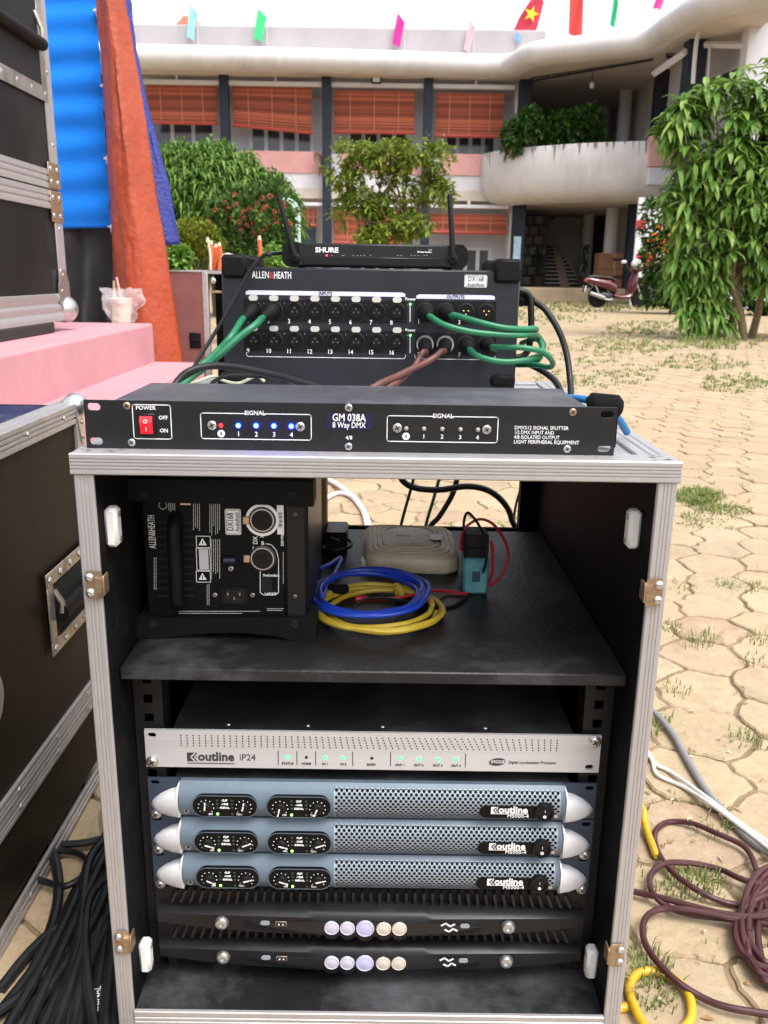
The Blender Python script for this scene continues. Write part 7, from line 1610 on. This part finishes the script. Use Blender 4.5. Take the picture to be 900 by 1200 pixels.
mb = MB(); mb.box(b.x-.02, e.x+.3, ry+.30, ry+.31, .02, zt6-.02, 0, BOARD); mb.box(a.x-.06, e.x+.3, ry+.04, ry+.6, 0, .02, 0, BOARD); mb.box(e.x+.29, e.x+.3, ry+.03, ry+.29, .02, zt6-.02, 0, BOARD); mb.box(b.x+.0, e.x+.29, ry+.031, ry+.6, zt6-.02, zt6-.013, 0, BOARD); mb.build('interior', None, r3)
c = at(229, 399, y=ry); mb = MB(); mb.box(c.x-.032, c.x+.032, ry-.005, ry-.0004, c.z-.042, c.z+.042, .003, PLAST); mb.box(c.x-.02, c.x+.02, ry-.014, ry-.005, c.z-.008, c.z+.006, .003, RUBBER); mb.build('recessed_handle', None, r3)
mb = MB(); c = at(249, 329, y=ry-.01); mb.lathe([(.017, 0), (.017, .008), (.008, .012), (.006, .006)], 14, fmat(c.x, ry-.001, c.z), STEEL); c = at(250, 342, y=ry); mb.box(c.x-.04, c.x+.045, ry-.004, ry, c.z-.006, c.z+.006, .001, BRASS); mb.build('latch', None, r3)
c = at(271, 299, y=3.3); bagm = mat('white carrier film', (.72, .70, .70), .4, alpha=.9)
q = MB(); g = random.Random(4); pr = [(.0, .0), (.042, .0), (.05, .035), (.035, .06), (.01, .083), (-.012, .092), (-.03, .085), (-.045, .03)]
for k in range(3):
    yy = ry+.10+k*.04; c = at(270, 300, y=yy); q.prism([(c.x+x*1.15+g.uniform(-.006, .006), zt6+.007+z*(1-.12*k)+g.uniform(0, .01)) for x, z in pr], yy-.012, yy+.012, 'y')
tag1(q, 'carrier_bag', bagm, 'crumpled white carrier bag on top of the red-brown rack case', 'bag', (at(270, 300, y=ry+.14).x, ry+.14, zt6+.007), None, 30)
ORC = mat('orange cord', (.62, .13, .05), .5); CRM = mat('cream plug', (.62, .55, .42), .5)
for i, (u, vt, vb, lean) in enumerate(((243, 278, 318, -4), (247.5, 282, 318, 1), (253, 286, 318, 3), (257, 284, 318, 0), (304, 276, 300, 1))):
    yy = ry+.05+.02*(i % 3) if i < 4 else ry+.2; q = MB(); p0 = at(u-lean, vb, y=yy); p0.z = zt6+.008; p1 = at(u, vt, y=yy)
    q.tube(cat_([p0, p0.lerp(p1, .5)+Vector((.006, 0, 0)), p1.lerp(p0, .12)], 5), .012 if i != 0 else .007, 8, ORC if i != 0 else CRM); q.tube([p1.lerp(p0, .15), p1], [.012, .006], 8, CRM)
    tag1(q, 'cord_plug', None, ('thin cream stick poking up beside the white bag, outermost of its bunch', 'orange cord end second in the bunch beside the white bag', 'orange cord end third in the bunch beside the white bag', 'orange cord end touching the white carrier bag', 'single orange cord end standing between white bag and receiver')[i], 'cord', p0, 'orange cord ends on the red-brown case')

# ================================================================ CABLES ON THE GROUND
MAR = mat('maroon cable jacket', (.052, .014, .016), .4, spec=.35, var=.2, scale=30, dirt=(.15, .09, .06), dirt_amt=.22)
def g3(x, y, z): return at(700+x/3, 800+y/3, z=z)
g = random.Random(6)
def strand(pts, r, z0=.006, amp_=.008): return [g3(x, y, z0+amp_*abs(math.sin(i*1.7+x*.01))) for i, (x, y) in enumerate(pts)]
o = thing('speaker_cable', g3(560, 860, 0), 'long maroon cable lying in loose loops on the paving beside the rack', 'cable')
runs = [[(700, 900), (600, 800), (560, 660), (520, 580), (420, 530), (330, 494), (250, 490), (206, 520), (206, 575), (245, 645), (320, 710), (400, 755), (470, 778), (560, 790), (680, 800)],
 [(720, 760), (600, 720), (500, 688), (430, 656), (330, 635), (240, 636), (190, 672), (190, 730), (240, 782), (330, 815), (480, 832), (600, 850), (700, 900)],
 [(80, 715), (130, 735), (220, 755), (330, 785), (440, 812), (560, 822), (700, 800)],
 [(700, 760), (520, 830), (400, 812), (300, 796), (220, 797), (168, 830), (163, 900), (205, 975), (280, 1050), (370, 1108), (460, 1142), (600, 1166), (760, 1190)]]
for k in range(9):
    cx, cy, rx, ry_ = 640+g.uniform(-25, 25), 860+g.uniform(-30, 30), 150-g.uniform(-25, 75), 215-g.uniform(-20, 110)
    runs.append([(cx+rx*math.cos(t*.45+k), cy+ry_*math.sin(t*.45+k)) for t in range(16)])
for k, rr in enumerate(runs):
    q = MB(); q.tube(cat_(strand(rr, 0, .005+.002*(k % 4), .009), 6), .0042, 9); q.build('loop', MAR, o)
YC = mat('yellow cable jacket', (.52, .30, .015), .38, var=.15, scale=30)
q = MB(); q.tube(cat_([g3(100, 400, .05), g3(157, 440, .03), g3(166, 490, .016), g3(185, 550, .009), g3(208, 612, .008)], 6), [.0058]*24+[.004], 10)
tag1(q, 'extension_cable', YC, 'end of a yellow cable sticking out behind the rack onto the paving', 'cable', g3(185, 550, 0))
q = MB(); q.tube(cat_([g3(60, 1150, .006), g3(118, 1130, .007), g3(112, 1075, .008), g3(135, 1028, .008), g3(190, 1014, .008), g3(260, 1034, .009), g3(315, 1085, .01), g3(332, 1150, .009), g3(318, 1200, .008), g3(260, 1240, .008), g3(190, 1230, .012), g3(150, 1180, .012), g3(118, 1110, .014)], 6), .0055, 10)
tag1(q, 'extension_cable', YC, 'yellow cable curled into a small loop beside the foot of the rack', 'cable', g3(220, 1120, 0))
q = MB(); q.tube(cat_([g3(120, 60, .012), g3(200, 105, .01), g3(265, 180, .009), g3(325, 285, .009), g3(380, 375, .009), g3(450, 460, .009), g3(530, 545, .009), g3(640, 620, .009), g3(760, 690, .009), g3(960, 760, .009), g3(1250, 740, .009), g3(1600, 640, .009)], 6), .0062, 10)
tag1(q, 'power_cable', mat('grey cable jacket', (.20, .20, .21), .45, var=.1, scale=40, dirt=(.3, .24, .16), dirt_amt=.4), 'thick grey cable running across the paving from behind the rack', 'cable', g3(325, 285, 0))
for j, (pth, lab) in enumerate((([(90, 190), (170, 235), (205, 285), (260, 315), (380, 400), (480, 478), (600, 562), (760, 670), (980, 740), (1300, 700), (1650, 560)], 'upper of the two white cords crossing the grey cable on the paving'),
        ([(100, 215), (185, 262), (210, 322), (300, 365), (400, 428), (500, 502), (600, 580), (760, 700), (960, 790), (1300, 780), (1650, 660)], 'lower of the two white cords crossing the grey cable on the paving'))):
    q = MB(); q.tube(cat_([g3(x, y, .007 if i < 4 else .017) for i, (x, y) in enumerate(pth)], 6), .0033, 8); tag1(q, 'white_cord', WC, lab, 'cable', g3(*pth[3], 0))
# bundle of black cables between the brown case and the rack
o = thing('cable_bundle', (-.36, -.05, 0), 'bundle of thick black cables lying on the ground between brown case and rack', 'cables')
g = random.Random(9)
def L5(x, y, z): return at(x/3.75, 880+y/3.75, z=z)
BC = [[(470, 400), (420, 470), (330, 620), (210, 900), (100, 1250)], [(480, 430), (400, 560), (320, 720), (260, 950), (220, 1300)], [(480, 520), (430, 620), (380, 760), (330, 950), (290, 1300)],
      [(490, 600), (450, 720), (400, 900), (370, 1100), (350, 1320)], [(490, 660), (470, 800), (440, 950), (420, 1100), (405, 1320)], [(500, 720), (490, 860), (475, 1000), (460, 1150), (455, 1320)],
      [(440, 750), (330, 770), (240, 790), (120, 900), (0, 1050)], [(190, 400), (235, 460), (258, 600), (230, 760), (150, 950), (0, 1150)], [(480, 580), (380, 800), (230, 950), (90, 1080), (-60, 1180)], [(500, 800), (400, 900), (250, 1040), (110, 1180), (0, 1300)],
      [(180, 440), (290, 440), (360, 460), (420, 520), (470, 560)], [(150, 560), (250, 590), (300, 590), (380, 540), (480, 440)], [(510, 900), (500, 1000), (495, 1150), (500, 1320)]]
for k in range(16):
    x0_ = g.uniform(380, 500); y0_ = g.uniform(480, 900); x1_ = g.uniform(-80, 480); BC.append([(x0_+60, y0_-110), (x0_, y0_), ((x0_*.6+x1_*.4)+g.uniform(-30, 30), y0_*.55+1320*.45), (x1_, 1330)])
for k, pth in enumerate(BC):
    q = MB(); q.tube(cat_([L5(x, y, .009+.006*(k % 3)+.004*math.sin(i+k)+(.004 if k > 12 else 0)) for i, (x, y) in enumerate(pth)], 7), .0068 if k not in (10, 11) else .0045, 9); q.build('cable', CABLE, o)
q = MB(); q.tube(cat_([L5(200, 408, .012), L5(290, 410, .01), L5(380, 402, .01), L5(470, 380, .01), L5(560, 350, .01)], 6), .0052, 9); q.build('cable', CABLE, o)

# printing along one of the black cables
q = MB(); q.text('CABLE-SIGNAL', .011, 0, 0, 0, 0, INK)
pa_, pb_ = L5(425, 1085, .0235), L5(412, 1210, .0235); dx_ = (pb_-pa_).normalized()*-1; up_ = Vector((0, 0, 1)); sx_ = dx_.cross(up_)
Mt = Matrix((dx_, -up_, -sx_)).transposed().to_4x4(); mid = pa_.lerp(pb_, .5)
q.v = [mid+Mt.to_3x3() @ v for v in q.v]; q.build('lettering', mat('faded cable print', (.3, .3, .3), .6), o, 0)
